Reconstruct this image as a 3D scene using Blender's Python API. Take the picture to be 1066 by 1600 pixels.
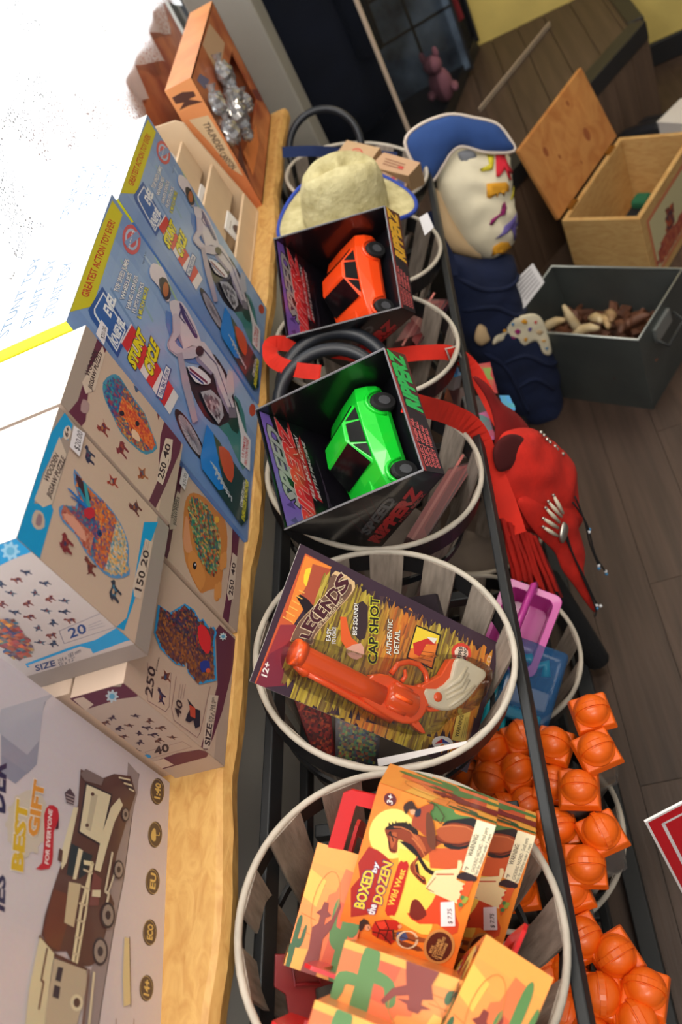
import bpy, bmesh, math, random
from mathutils import Vector, Matrix
random.seed(7)
V = Vector
for o in list(bpy.data.objects):
    bpy.data.objects.remove(o)
SC = bpy.context.scene
COL = SC.collection
CZ = 1.62                      # camera height above the floor
# ------------------------------------------------------------------ camera
RW = ((0.9077, -0.2975, -0.2960), (-0.0143, -0.7269, 0.6866), (-0.4194, -0.6189, -0.6641))
R3 = Matrix(RW)
FPX = 1341.16
cam_d = bpy.data.cameras.new('camera')
cam = bpy.data.objects.new('camera', cam_d)
COL.objects.link(cam)
rx = R3 @ V((1, 0, 0)); ry = R3 @ V((0, -1, 0)); rz = R3 @ V((0, 0, -1))
cam.matrix_world = Matrix(((rx.x, ry.x, rz.x, 0), (rx.y, ry.y, rz.y, 0), (rx.z, ry.z, rz.z, CZ), (0, 0, 0, 1)))
cam_d.sensor_fit = 'VERTICAL'
cam_d.sensor_height = 36.0
cam_d.sensor_width = 36.0
cam_d.lens = FPX * 36.0 / 1600.0
cam_d.clip_start = 0.02
cam_d.dof.use_dof = True
cam_d.dof.focus_distance = 1.02
cam_d.dof.aperture_fstop = 5.0
SC.camera = cam
# ------------------------------------------------------------------ world, lights, exposure
w = bpy.data.worlds.new('world'); SC.world = w; w.use_nodes = True
bg = w.node_tree.nodes['Background']
bg.inputs['Color'].default_value = (0.93, 0.97, 1.0, 1)
bg.inputs['Strength'].default_value = 0.26

def area(name, loc, target, sx, sy, power, color):
    l = bpy.data.lights.new(name, 'AREA'); l.shape = 'RECTANGLE'; l.size = sx; l.size_y = sy
    l.energy = power; l.color = color
    o = bpy.data.objects.new(name, l); COL.objects.link(o)
    o.location = loc
    o.rotation_euler = (V(target) - V(loc)).to_track_quat('-Z', 'Y').to_euler()
    return o

area('window_daylight', (-0.95, 1.1, 1.72), (0.3, 1.1, 1.0), 3.5, 1.5, 120, (0.95, 0.98, 1.0))
area('ceiling_light', (0.0, 0.55, 2.5), (0.0, 0.62, 0.0), 1.1, 0.5, 19, (1.0, 0.92, 0.83))
area('rear_fill_light', (0.5, -0.9, 2.5), (0.1, 0.1, 0.0), 1.1, 0.5, 24, (1.0, 0.92, 0.83))  # unseen fill light added behind the camera to brighten the red sign
area('ceiling_light_far', (0.7, 2.4, 2.5), (0.6, 2.4, 0.0), 1.1, 0.5, 16, (1.0, 0.88, 0.72))
try:
    SC.cycles.max_bounces = 7; SC.cycles.diffuse_bounces = 3; SC.cycles.glossy_bounces = 3; SC.cycles.transmission_bounces = 4
    SC.cycles.transparent_max_bounces = 10; SC.cycles.caustics_reflective = False; SC.cycles.caustics_refractive = False
except Exception:
    pass
SC.view_settings.view_transform = 'Standard'
SC.view_settings.look = 'None'
SC.view_settings.exposure = 0.0
SC.view_settings.gamma = 1.0
SC.view_settings.use_curve_mapping = False

# ------------------------------------------------------------------ photo pixel -> point helpers (measuring tools)
CAM = V((0, 0, CZ))
def ray(px, py): return (R3 @ V((px - 533, py - 800, FPX))).normalized()
def PX(px, py, x): r = ray(px, py); return CAM + r * (x / r.x)
def PY(px, py, y): r = ray(px, py); return CAM + r * (y / r.y)
def PZ(px, py, z): r = ray(px, py); return CAM + r * ((z - CZ) / r.z)
def PP(px, py, O, N): r = ray(px, py); return CAM + r * ((O - CAM).dot(N) / r.dot(N))
def PD(px, py, d): return CAM + ray(px, py) * d
CROPS = dict(A=(0, 400, .4034), B=(140, 180, .2627), D=(0, 820, .394), E=(0, 1180, .394), F=(380, 840, .41276), G=(340, 1180, .5441),
             H=(560, 1190, .28143), I=(380, 380, .37523), J=(0, 1000, .375), K=(230, 720, .3125), L=(400, 860, .20638), M=(220, 0, .25),
             N=(690, 160, .17824), O=(680, 560, .3125), Q=(400, 1400, .469), P=(0, 0, 1))
def cv(k, pts):
    ox, oy, s = CROPS[k]
    return [(ox + s * x, oy + s * y) for x, y in pts]

# ------------------------------------------------------------------ materials
def lin(c):
    def f(v):
        v /= 255.0
        return v / 12.92 if v <= 0.04045 else ((v + 0.055) / 1.055) ** 2.4
    return (f(c[0]), f(c[1]), f(c[2]), 1)
MATS = {}
def mat(name, rgb, rough=.6, metal=0., spec=.5, var=0., vscale=8., bump=0., bscale=60., stretch=(1, 1, 1), trans=0., alpha=1., coat=0., rgb2=None):
    if name in MATS: return MATS[name]
    m = bpy.data.materials.new(name); m.use_nodes = True
    nt = m.node_tree; b = nt.nodes['Principled BSDF']
    c = lin(rgb)
    b.inputs['Base Color'].default_value = c
    b.inputs['Roughness'].default_value = rough
    b.inputs['Metallic'].default_value = metal
    b.inputs['Specular IOR Level'].default_value = spec
    b.inputs['Transmission Weight'].default_value = trans
    b.inputs['Alpha'].default_value = alpha
    b.inputs['Coat Weight'].default_value = coat
    if var or bump or rgb2:
        tc = nt.nodes.new('ShaderNodeTexCoord'); mp = nt.nodes.new('ShaderNodeMapping')
        mp.inputs['Scale'].default_value = stretch
        nt.links.new(tc.outputs['Object'], mp.inputs['Vector'])
        oi = nt.nodes.new('ShaderNodeObjectInfo'); ad = nt.nodes.new('ShaderNodeVectorMath'); ad.operation = 'ADD'
        sc = nt.nodes.new('ShaderNodeVectorMath'); sc.operation = 'SCALE'; sc.inputs['Scale'].default_value = 7.0
        cb = nt.nodes.new('ShaderNodeCombineXYZ')
        for i in range(3): nt.links.new(oi.outputs['Random'], cb.inputs[i])
        nt.links.new(cb.outputs[0], sc.inputs[0]); nt.links.new(mp.outputs[0], ad.inputs[0]); nt.links.new(sc.outputs[0], ad.inputs[1])
    if var or rgb2:
        n = nt.nodes.new('ShaderNodeTexNoise'); n.inputs['Scale'].default_value = vscale; n.inputs['Detail'].default_value = 5
        nt.links.new(ad.outputs[0], n.inputs['Vector'])
        r = nt.nodes.new('ShaderNodeValToRGB')
        r.color_ramp.elements[0].position = .3; r.color_ramp.elements[1].position = .7
        if rgb2:
            r.color_ramp.elements[0].color = lin(rgb2); r.color_ramp.elements[1].color = c
        else:
            r.color_ramp.elements[0].color = tuple(x * (1 - var) for x in c[:3]) + (1,)
            r.color_ramp.elements[1].color = tuple(min(1, x * (1 + var)) for x in c[:3]) + (1,)
        nt.links.new(n.outputs['Fac'], r.inputs['Fac']); nt.links.new(r.outputs['Color'], b.inputs['Base Color'])
    if bump:
        n2 = nt.nodes.new('ShaderNodeTexNoise'); n2.inputs['Scale'].default_value = bscale; n2.inputs['Detail'].default_value = 6
        nt.links.new(ad.outputs[0], n2.inputs['Vector'])
        bp = nt.nodes.new('ShaderNodeBump'); bp.inputs['Strength'].default_value = bump; bp.inputs['Distance'].default_value = .004
        nt.links.new(n2.outputs['Fac'], bp.inputs['Height']); nt.links.new(bp.outputs['Normal'], b.inputs['Normal'])
    MATS[name] = m
    return m
def print_mat(name, rough, coat=0.):
    m = bpy.data.materials.new(name); m.use_nodes = True; nt = m.node_tree; b = nt.nodes['Principled BSDF']
    at = nt.nodes.new('ShaderNodeAttribute'); at.attribute_name = 'Col'
    n = nt.nodes.new('ShaderNodeTexNoise'); n.inputs['Scale'].default_value = 90; n.inputs['Detail'].default_value = 3
    mx = nt.nodes.new('ShaderNodeMix'); mx.data_type = 'RGBA'; mx.blend_type = 'MULTIPLY'; mx.inputs[0].default_value = .1
    nt.links.new(at.outputs['Color'], mx.inputs[6]); nt.links.new(n.outputs['Color'], mx.inputs[7])
    nt.links.new(mx.outputs[2], b.inputs['Base Color'])
    b.inputs['Roughness'].default_value = rough; b.inputs['Coat Weight'].default_value = coat; b.inputs['Coat Roughness'].default_value = .12
    MATS[name] = m
    return m
PRINT = print_mat('printed_card', .45)
GLOSS = print_mat('printed_gloss_card', .35, .5)
def clear_mat(name, tint, amount, rough=.08, glossy=.1, fres=.8):
    m = bpy.data.materials.new(name); m.use_nodes = True; nt = m.node_tree
    nt.nodes.remove(nt.nodes['Principled BSDF'])
    out = nt.nodes['Material Output']
    t = nt.nodes.new('ShaderNodeBsdfTransparent'); g = nt.nodes.new('ShaderNodeBsdfGlossy'); d = nt.nodes.new('ShaderNodeBsdfDiffuse')
    g.inputs['Roughness'].default_value = rough; d.inputs['Color'].default_value = lin(tint); t.inputs['Color'].default_value = (1, 1, 1, 1)
    m1 = nt.nodes.new('ShaderNodeMixShader'); m1.inputs[0].default_value = amount
    m2 = nt.nodes.new('ShaderNodeMixShader')
    fr = nt.nodes.new('ShaderNodeFresnel'); fr.inputs['IOR'].default_value = 1.45
    ma = nt.nodes.new('ShaderNodeMath'); ma.operation = 'MULTIPLY_ADD'; ma.inputs[1].default_value = fres; ma.inputs[2].default_value = glossy * .3
    nt.links.new(fr.outputs[0], ma.inputs[0]); nt.links.new(ma.outputs[0], m2.inputs[0])
    nt.links.new(t.outputs[0], m1.inputs[1]); nt.links.new(d.outputs[0], m1.inputs[2])
    nt.links.new(m1.outputs[0], m2.inputs[1]); nt.links.new(g.outputs[0], m2.inputs[2])
    nt.links.new(m2.outputs[0], out.inputs['Surface'])
    MATS[name] = m
    return m

# ------------------------------------------------------------------ mesh building
MW = {}
def thing(name, label, cat, loc=(0, 0, 0), rot=None, group=None, kind=None):
    o = bpy.data.objects.new(name, None); COL.objects.link(o)
    o.empty_display_size = .05
    M = Matrix.Translation(V(loc)) @ (rot.to_4x4() if rot is not None else Matrix.Identity(4))
    o.matrix_world = M
    MW[o.name] = M.copy()
    tag(o, label, cat, group, kind)
    return o
def tag(o, label=None, cat=None, group=None, kind=None):
    if label: o['label'] = label
    if cat: o['category'] = cat
    if group: o['group'] = group
    if kind: o['kind'] = kind
    return o
def axes(x, z):
    x = V(x).normalized(); z = V(z); z = (z - x * z.dot(x)).normalized(); y = z.cross(x)
    return Matrix(((x.x, y.x, z.x), (x.y, y.y, z.y), (x.z, y.z, z.z)))
def smooth_loop(pts, n=4, closed=True):
    out = []; N = len(pts)
    rng = range(N) if closed else range(N - 1)
    for i in rng:
        if closed: p0, p1, p2, p3 = pts[i - 1], pts[i], pts[(i + 1) % N], pts[(i + 2) % N]
        else: p0, p1, p2, p3 = pts[max(i - 1, 0)], pts[i], pts[i + 1], pts[min(i + 2, N - 1)]
        for k in range(n):
            t = k / n
            out.append(tuple(.5 * ((2 * b) + (c - a) * t + (2 * a - 5 * b + 4 * c - d) * t * t + (3 * b - a - 3 * c + d) * t ** 3)
                             for a, b, c, d in zip(p0, p1, p2, p3)))
    if not closed: out.append(tuple(pts[-1]))
    return out
class MB:
    def __init__(s, M=None):
        s.v = []; s.f = []; s.M = M
    def add(s, vs, fs):
        b = len(s.v)
        s.v += [(s.M @ V(p)) if s.M is not None else V(p) for p in vs]
        s.f += [tuple(i + b for i in f) for f in fs]
        return s
    def hexa(s, p):
        return s.add(p, [(3, 2, 1, 0), (4, 5, 6, 7), (0, 1, 5, 4), (1, 2, 6, 5), (2, 3, 7, 6), (3, 0, 4, 7)])
    def box(s, c, d, R=None):
        h = V(d) / 2; c = V(c); pts = []
        for z in (-1, 1):
            for x, y in ((-1, -1), (1, -1), (1, 1), (-1, 1)):
                p = V((x * h.x, y * h.y, z * h.z)); pts.append(c + ((R @ p) if R is not None else p))
        return s.hexa(pts)
    def lohi(s, lo, hi):
        lo, hi = V(lo), V(hi); return s.box((lo + hi) / 2, hi - lo)
    def prism(s, pts, off):
        n = len(pts); off = V(off); pts = [V(p) for p in pts]
        fs = [tuple(range(n))[::-1], tuple(range(n, 2 * n))] + [(i, (i + 1) % n, (i + 1) % n + n, i + n) for i in range(n)]
        return s.add(pts + [p + off for p in pts], fs)
    def tube(s, path, r, n=8, closed=False, flat=1.0, up=None):
        path = [V(p) for p in path]; N = len(path); vs = []; fs = []
        prev = None
        for i, p in enumerate(path):
            a = path[i - 1] if (i or closed) else p
            b = path[(i + 1) % N] if (i < N - 1 or closed) else p
            t = (b - a).normalized()
            if up is not None: u = V(up)
            elif prev is not None: u = prev
            else: u = V((0, 0, 1)) if abs(t.z) < .9 else V((1, 0, 0))
            u = u - t * u.dot(t)
            if u.length < 1e-6: u = t.orthogonal()
            u.normalize(); prev = u; w_ = t.cross(u)
            rr = r[i] if isinstance(r, (list, tuple)) else r
            for k in range(n):
                a_ = 2 * math.pi * k / n
                vs.append(p + u * (math.cos(a_) * rr * flat) + w_ * (math.sin(a_) * rr))
        for i in range(N if closed else N - 1):
            for k in range(n):
                j = (i + 1) % N
                fs.append((i * n + k, i * n + (k + 1) % n, j * n + (k + 1) % n, j * n + k))
        if not closed:
            fs.append(tuple(range(n))[::-1]); fs.append(tuple(range((N - 1) * n, N * n)))
        return s.add(vs, fs)
    def lathe(s, prof, n=24, T=None, cap=True):
        vs = []; fs = []
        for r_, z in prof:
            for k in range(n):
                a_ = 2 * math.pi * k / n
                p = V((r_ * math.cos(a_), r_ * math.sin(a_), z)); vs.append(T @ p if T is not None else p)
        for i in range(len(prof) - 1):
            for k in range(n):
                fs.append((i * n + k, i * n + (k + 1) % n, (i + 1) * n + (k + 1) % n, (i + 1) * n + k))
        if cap:
            fs.append(tuple(range(n))[::-1]); m = (len(prof) - 1) * n; fs.append(tuple(range(m, m + n)))
        return s.add(vs, fs)
    def ball(s, c, r, n=12, m=8, R=None, fn=None):
        r = V((r, r, r)) if not hasattr(r, '__len__') else V(r)
        vs = []; fs = []; c = V(c)
        for i in range(m + 1):
            th = math.pi * i / m
            for k in range(n):
                a_ = 2 * math.pi * k / n
                d = V((math.sin(th) * math.cos(a_), math.sin(th) * math.sin(a_), math.cos(th)))
                g = fn(d) if fn else 1
                p = V((d.x * r.x, d.y * r.y, d.z * r.z)) * g
                vs.append(c + ((R @ p) if R is not None else p))
        for i in range(m):
            for k in range(n):
                fs.append((i * n + k, (i + 1) * n + k, (i + 1) * n + (k + 1) % n, i * n + (k + 1) % n))
        return s.add(vs, fs)
    def ribbon(s, left, right, th):
        left = [V(p) for p in left]; right = [V(p) for p in right]; n = len(left); vs = []; fs = []
        for i in range(n):
            a = left[max(i - 1, 0)]; b = left[min(i + 1, n - 1)]
            nn = (b - a).cross(right[i] - left[i])
            if nn.length < 1e-9: nn = V((0, 0, 1))
            nn.normalize(); nn *= th / 2
            vs += [left[i] + nn, right[i] + nn, right[i] - nn, left[i] - nn]
        for i in range(n - 1):
            for k in range(4):
                fs.append((i * 4 + k, i * 4 + (k + 1) % 4, i * 4 + 4 + (k + 1) % 4, i * 4 + 4 + k))
        fs += [(3, 2, 1, 0), tuple(range(4 * n - 4, 4 * n))]
        return s.add(vs, fs)
    def build(s, name, m, parent=None, base=None, smooth=False, bevel=0., seg=2, solid=0., sub=0, local=False, label=None, cat=None, group=None, kind=None):
        if parent is not None: Mi = MW[parent.name].inverted() if not local else Matrix.Identity(4)
        elif base is not None: Mi = Matrix.Translation(-V(base))
        else:
            Mi = Matrix.Identity(4)
        me = bpy.data.meshes.new(name)
        me.from_pydata([tuple(Mi @ p) for p in s.v], [], s.f)
        bm = bmesh.new(); bm.from_mesh(me); bmesh.ops.remove_doubles(bm, verts=bm.verts, dist=1e-6)
        bmesh.ops.recalc_face_normals(bm, faces=bm.faces); bm.to_mesh(me); bm.free()
        if smooth:
            for p in me.polygons: p.use_smooth = True
        me.materials.append(MATS[m] if isinstance(m, str) else m)
        o = bpy.data.objects.new(name, me); COL.objects.link(o)
        if parent is not None:
            o.parent = parent; MW[o.name] = MW[parent.name]
        else:
            if base is not None: o.location = V(base)
            MW[o.name] = Matrix.Translation(V(base)) if base is not None else Matrix.Identity(4)
        if solid:
            md = o.modifiers.new('solid', 'SOLIDIFY'); md.thickness = solid; md.offset = 0
        if bevel:
            md = o.modifiers.new('bevel', 'BEVEL'); md.width = bevel; md.segments = seg; md.limit_method = 'ANGLE'; md.angle_limit = .6
        if sub:
            md = o.modifiers.new('sub', 'SUBSURF'); md.levels = sub; md.render_levels = sub
        tag(o, label, cat, group, kind)
        return o
def copy_tree(o, parent=None, M=None, labels=None):
    c = o.copy(); COL.objects.link(c); c.parent = parent
    if parent is None:
        c.matrix_world = M; MW[c.name] = M.copy()
    else: MW[c.name] = MW[parent.name]
    for ch in [x for x in o.children]: copy_tree(ch, c)
    return c

# ------------------------------------------------------------------ flat print on real faces
_TC = {}
def glyph(s, bold):
    k = (s, bold)
    if k not in _TC:
        cu = bpy.data.curves.new('lettering', 'FONT'); cu.body = s; cu.offset = bold; cu.resolution_u = 2
        ob = bpy.data.objects.new('lettering', cu); COL.objects.link(ob)
        dg = bpy.context.evaluated_depsgraph_get(); ev = ob.evaluated_get(dg); me = ev.to_mesh()
        vs = [(v.co.x, v.co.y) for v in me.vertices]; fs = [tuple(p.vertices) for p in me.polygons]
        ev.to_mesh_clear(); bpy.data.objects.remove(ob); bpy.data.curves.remove(cu)
        _TC[k] = (vs, fs)
    return _TC[k]
def clip_poly(pts, w, h):
    for ax, lim, sg in ((0, 0, 1), (0, w, -1), (1, 0, 1), (1, h, -1)):
        out = []; n = len(pts)
        for i in range(n):
            a, b = pts[i - 1], pts[i]
            da, db = (a[ax] - lim) * sg, (b[ax] - lim) * sg
            if (da >= 0) != (db >= 0):
                t = da / (da - db); out.append((a[0] + (b[0] - a[0]) * t, a[1] + (b[1] - a[1]) * t))
            if db >= 0: out.append(b)
        pts = out
        if len(pts) < 3: return []
    return pts
def inside(p, poly):
    x, y = p; c = False; n = len(poly)
    for i in range(n):
        (x0, y0), (x1, y1) = poly[i - 1], poly[i]
        if (y0 > y) != (y1 > y) and x < (x1 - x0) * (y - y0) / (y1 - y0) + x0: c = not c
    return c
class Print:
    """flat artwork lying on one face; o, lx, ly are the face frame in the frame M of its thing; w, h its size in metres"""
    def __init__(s, M, o, lx, ly, w_, h_, lift=.0003):
        s.M = M; s.o = V(o); s.lx = V(lx).normalized(); s.ly = V(ly).normalized(); s.n = s.lx.cross(s.ly)
        s.w = w_; s.h = h_; s.P = []; s.lift = lift; s.crop = None; s.setM(M)
    def setM(s, M):
        R = M.to_3x3(); s.wO = M @ s.o; s.wx = R @ s.lx; s.wy = R @ s.ly; s.wn = R @ s.n
    def m(s, p):
        if s.crop is None: return p
        ox, oy, k = CROPS[s.crop]
        d = PP(ox + k * p[0], oy + k * p[1], s.wO, s.wn) - s.wO
        return (d.dot(s.wx), d.dot(s.wy))
    def use(s, crop): s.crop = crop; return s
    def _layer(s, bb):
        l = 0
        for q in s.P:
            b = q[0]
            if not (b[2] < bb[0] or b[0] > bb[2] or b[3] < bb[1] or b[1] > bb[3]): l = max(l, q[1] + 1)
        return l
    def raw(s, polys, cols):
        cl = []; cc = []
        for p, c in zip(polys, cols):
            q = clip_poly(p, s.w, s.h)
            if len(q) >= 3: cl.append(q); cc.append(c)
        if not cl: return
        xs = [a for q in cl for a, _ in q]; ys = [b for q in cl for _, b in q]
        bb = (min(xs), min(ys), max(xs), max(ys))
        s.P.append((bb, s._layer(bb), cl, cc))
    def poly(s, pts, col, sm=0):
        if sm: pts = smooth_loop(pts, sm)
        s.raw([[s.m(p) for p in pts]], [col]); return s
    def full(s, col): s.raw([[(0, 0), (s.w, 0), (s.w, s.h), (0, s.h)]], [col]); return s
    def line(s, pts, wd, col, closed=False):
        q = [V(s.m(p) + (0,)) for p in pts]; n = len(q); ps = []
        for i in range(n if closed else n - 1):
            a, b = q[i], q[(i + 1) % n]; t = (b - a)
            if t.length < 1e-7: continue
            t.normalize(); u = V((-t.y, t.x, 0)) * wd / 2; a = a - t * wd * .3; b = b + t * wd * .3
            ps.append([tuple((a + u).xy), tuple((b + u).xy), tuple((b - u).xy), tuple((a - u).xy)])
        s.raw(ps, [col] * len(ps)); return s
    def ell(s, c, a, b, col, n=20):
        c = V(c); a = V(a) - c; b = V(b) - c
        return s.poly([tuple(c + a * math.cos(t * 2 * math.pi / n) + b * math.sin(t * 2 * math.pi / n)) for t in range(n)], col)
    def text(s, t, a, b, h, col, bold=0., out=None, ow=.04):
        a = V(s.m(a)); b = V(s.m(b)); h = V(s.m(h))
        vs, fs = glyph(t, 0.0); x0 = min(v[0] for v in vs); x1 = max(v[0] for v in vs)
        cap = .70
        for bd, c in (((bold + ow, out),) if out else ()) + ((bold, col),):
            vs, fs = glyph(t, bd)
            q = [tuple(a + (b - a) * ((x - x0) / (x1 - x0)) + (h - a) * (y / cap)) for x, y in vs]
            s.raw([[q[i] for i in f] for f in fs], [c] * len(fs))
        return s
    def mosaic(s, outline, cell, cols, sm=0, jit=.3, fn=None, blend=.6):
        if sm: outline = smooth_loop(outline, sm)
        ol = [s.m(p) for p in outline]; xs = [p[0] for p in ol]; ys = [p[1] for p in ol]
        x0, y0 = min(xs), min(ys); cw, ch = cell if isinstance(cell, tuple) else (cell, cell)
        nx = int((max(xs) - x0) / cw) + 2; ny = int((max(ys) - y0) / ch) + 2
        g = [[(x0 + (i + random.uniform(-jit, jit)) * cw, y0 + (j + random.uniform(-jit, jit)) * ch) for j in range(ny + 1)] for i in range(nx + 1)]
        ps = []; cs = []
        for i in range(nx):
            for j in range(ny):
                c = (x0 + (i + .5) * cw, y0 + (j + .5) * ch)
                if inside(c, ol):
                    ps.append([g[i][j], g[i + 1][j], g[i + 1][j + 1], g[i][j + 1]])
                    u = ((c[0] - x0) / (max(xs) - x0), (c[1] - y0) / (max(ys) - y0))
                    cc = [fn(*u) for _ in range(4)] if fn else [random.choice(cols) for _ in range(4)]
                    av = tuple(sum(q_[k_] for q_ in cc) / 4 for k_ in range(3)); cs.append(mixc(cc[0], av, blend))
        s.raw(ps, cs); return s
    def grad(s, lo, hi, fn, nx=8, ny=8):
        ps = []; cs = []
        for i in range(nx):
            for j in range(ny):
                a = lambda t: lo[0] + (hi[0] - lo[0]) * t / nx
                b = lambda t: lo[1] + (hi[1] - lo[1]) * t / ny
                ps.append([(a(i), b(j)), (a(i + 1), b(j)), (a(i + 1), b(j + 1)), (a(i), b(j + 1))]); cs.append(fn((i + .5) / nx, (j + .5) / ny))
        s.raw(ps, cs); return s
    def build(s, name, parent, m=None, label=None):
        vs = []; fs = []; cols = []
        for bb, l, polys, cs in s.P:
            z = s.lift + l * .00013
            for p, c in zip(polys, cs):
                b = len(vs)
                vs += [tuple(s.o + s.lx * x + s.ly * y + s.n * z) for x, y in p]
                ar = sum(p[i - 1][0] * p[i][1] - p[i][0] * p[i - 1][1] for i in range(len(p)))
                f = tuple(range(b, b + len(p))); fs.append(f if ar > 0 else f[::-1]); cols.append(lin(c))
        me = bpy.data.meshes.new(name); me.from_pydata(vs, [], fs)
        at = me.color_attributes.new('Col', 'FLOAT_COLOR', 'CORNER')
        data = []
        for p in me.polygons: data += list(cols[p.index]) * p.loop_total
        at.data.foreach_set('color', data)
        me.materials.append(m or PRINT)
        o = bpy.data.objects.new(name, me); COL.objects.link(o); o.parent = parent; MW[o.name] = MW[parent.name]
        if label: o['label'] = label
        return o
def mixc(a, b, t): return tuple(a[i] + (b[i] - a[i]) * t for i in range(3))
# ================================================================== SETTING
mat('laminate', (72, 56, 47), .5, var=.3, vscale=5, stretch=(9, .55, 3), bump=.15, bscale=14)
mat('laminate_dark', (38, 32, 28), .8)
mat('yellow_wall', (222, 198, 112), .85, var=.14, vscale=5, bump=.25, bscale=30)
mat('black_trim', (34, 34, 36), .45)
mat('grey_paint', (150, 147, 138), .6, var=.06, vscale=6)
mat('white_paint', (225, 222, 212), .6)
mat('ceiling_paint', (226, 222, 214), .8)
floor = MB().lohi((-1.2, -1.4, -.08), (2.6, 3.5, -.006)).build('floor', 'laminate_dark', kind='structure')
pl = MB().lohi((.0006, .0006, -.006), (.1294, 1.1994, 0)).build('plank', 'laminate', floor)
first = True
for i in range(22):
    x = -.9 + i * .13; y = -1.9 + (i * .437) % 1.2
    while y < 3.45:
        o = pl if first else pl.copy()
        if not first: COL.objects.link(o); o.parent = floor
        first = False
        o.location = (x, y, 0)
        if y + 1.2 > 3.48: o.scale = (1, (3.48 - y) / 1.2, 1)
        y += 1.2
MB().lohi((-1.2, 3.47, 0), (2.6, 3.6, 2.7)).build('wall_back', 'yellow_wall', kind='structure')
MB().lohi((.54, 3.452, 0), (2.6, 3.47, .085)).build('baseboard_back', 'black_trim', kind='structure', bevel=.004)
MB().lohi((-1.2, -1.4, 2.62), (2.6, 3.6, 2.7)).build('ceiling', 'ceiling_paint', kind='structure')
# window wall along the ledge
wl = MB()
wl.lohi((-.86, -1.4, 0), (-.70, 3.6, .86)); wl.lohi((-.86, -1.4, 2.4), (-.70, 3.6, 2.62)); wl.lohi((-.86, 2.81, .86), (-.70, 3.6, 2.4)); wl.lohi((-.86, -1.4, .86), (-.70, -.62, 2.4))
wl.build('wall_left', 'white_paint', kind='structure')
win = MB()
for a, b in (((-.8, -.62, .86), (-.74, 2.81, .92)), ((-.8, -.62, 2.34), (-.74, 2.81, 2.4)), ((-.8, -.62, .92), (-.74, -.56, 2.34)), ((-.8, 2.75, .92), (-.74, 2.81, 2.34)), ((-.8, .89, .92), (-.74, .94, 2.34))):
    win.lohi(a, b)
win = win.build('window_1', 'white_paint', kind='structure', bevel=.004)
clear_mat('window_glass', (235, 240, 245), .0, .02)
for y0, y1 in ((-.56, .89), (.94, 2.75)):
    MB().lohi((-.772, y0, .92), (-.768, y1, 2.34)).build('pane', 'window_glass', win)
# grey post beyond the end of the ledge
MB().lohi((-.62, 2.42, 0), (-.462, 2.56, 2.62)).build('trim_1', 'grey_paint', kind='structure', bevel=.006)
# window frame edge seen behind the boxes
# ---- corner platform clad with laminate boards
PT = .352
poly = [(.534, 3.03), (.534, 3.465), (-.69, 3.465), (-.69, 2.62), (-.45, 2.60), (-.24, 2.197)]
plat = MB().prism([(x, y, 0) for x, y in poly], (0, 0, PT - .008)).build('trim_2', 'laminate_dark', kind='structure', label='raised corner platform clad in brown laminate boards with black edging')
x = -.69
while x < .53:
    q = clip_poly([(a - x, b) for a, b in poly], .096, 9)
    if len(q) >= 3:
        q = [(a + x, b) for a, b in q]
        cx_ = sum(a for a, b in q) / len(q); cy_ = sum(b for a, b in q) / len(q)
        q = [(cx_ + (a - cx_) * .985, cy_ + (b - cy_) * .995) for a, b in q]
        MB().prism([(a, b, PT - .008) for a, b in q], (0, 0, .008)).build('plank', 'laminate', plat)
    x += .097
A = V((.534, 3.03, 0)); B = V((-.24, 2.197, 0)); dd = (B - A).normalized(); nn = V((-dd.y, dd.x, 0))
if nn.y > 0: nn = -nn
mat('laminate_riser', (96, 76, 62), .5, var=.28, vscale=5, stretch=(7, 7, .6), bump=.15, bscale=14)
L = (B - A).length; k = 0; t = 0.
while t < L - .01:
    e = min(t + .108, L) - .002
    q = [A + dd * t, A + dd * e, A + dd * e + nn * .008, A + dd * t + nn * .008]
    MB().prism(q, (0, 0, PT - .052)).build('plank', 'laminate_riser', plat)
    t += .11
ed = MB()
ed.hexa([A + nn * .012 + V((0, 0, PT - .052)), B + nn * .012 + V((0, 0, PT - .052)), B - nn * .045 + V((0, 0, PT - .052)), A - nn * .045 + V((0, 0, PT - .052)),
         A + nn * .012 + V((0, 0, PT + .006)), B + nn * .012 + V((0, 0, PT + .006)), B - nn * .045 + V((0, 0, PT + .006)), A - nn * .045 + V((0, 0, PT + .006))])
ed.lohi((.492, 3.06, PT - .052), (.545, 3.465, PT + .006))
ed.build('edge_trim', 'black_trim', plat, bevel=.003)
# pale clear strip standing on the platform
clear_mat('acrylic', (225, 215, 200), .08, .05)
mat('acrylic_edge', (190, 170, 150), .3)
a = V((.286, 3.34, PT)); b = V((-.03, 2.924, PT))
ac = thing('acrylic_barrier', 'low clear acrylic barrier standing on the brown platform', 'barrier', (a + b) / 2)
ah = V((0, 0, .012)); an = V((.006, -.005, 0))
MB().hexa([a, b, b + an, a + an, a + ah, b + ah, b + an + ah, a + an + ah]).build('sheet', 'acrylic', ac)
MB().tube([a + ah, b + ah], .003, 6).build('polished_edge', 'acrylic_edge', ac)
MB().tube([a, b], .004, 6).build('bottom_channel', 'acrylic_edge', ac)

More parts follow.
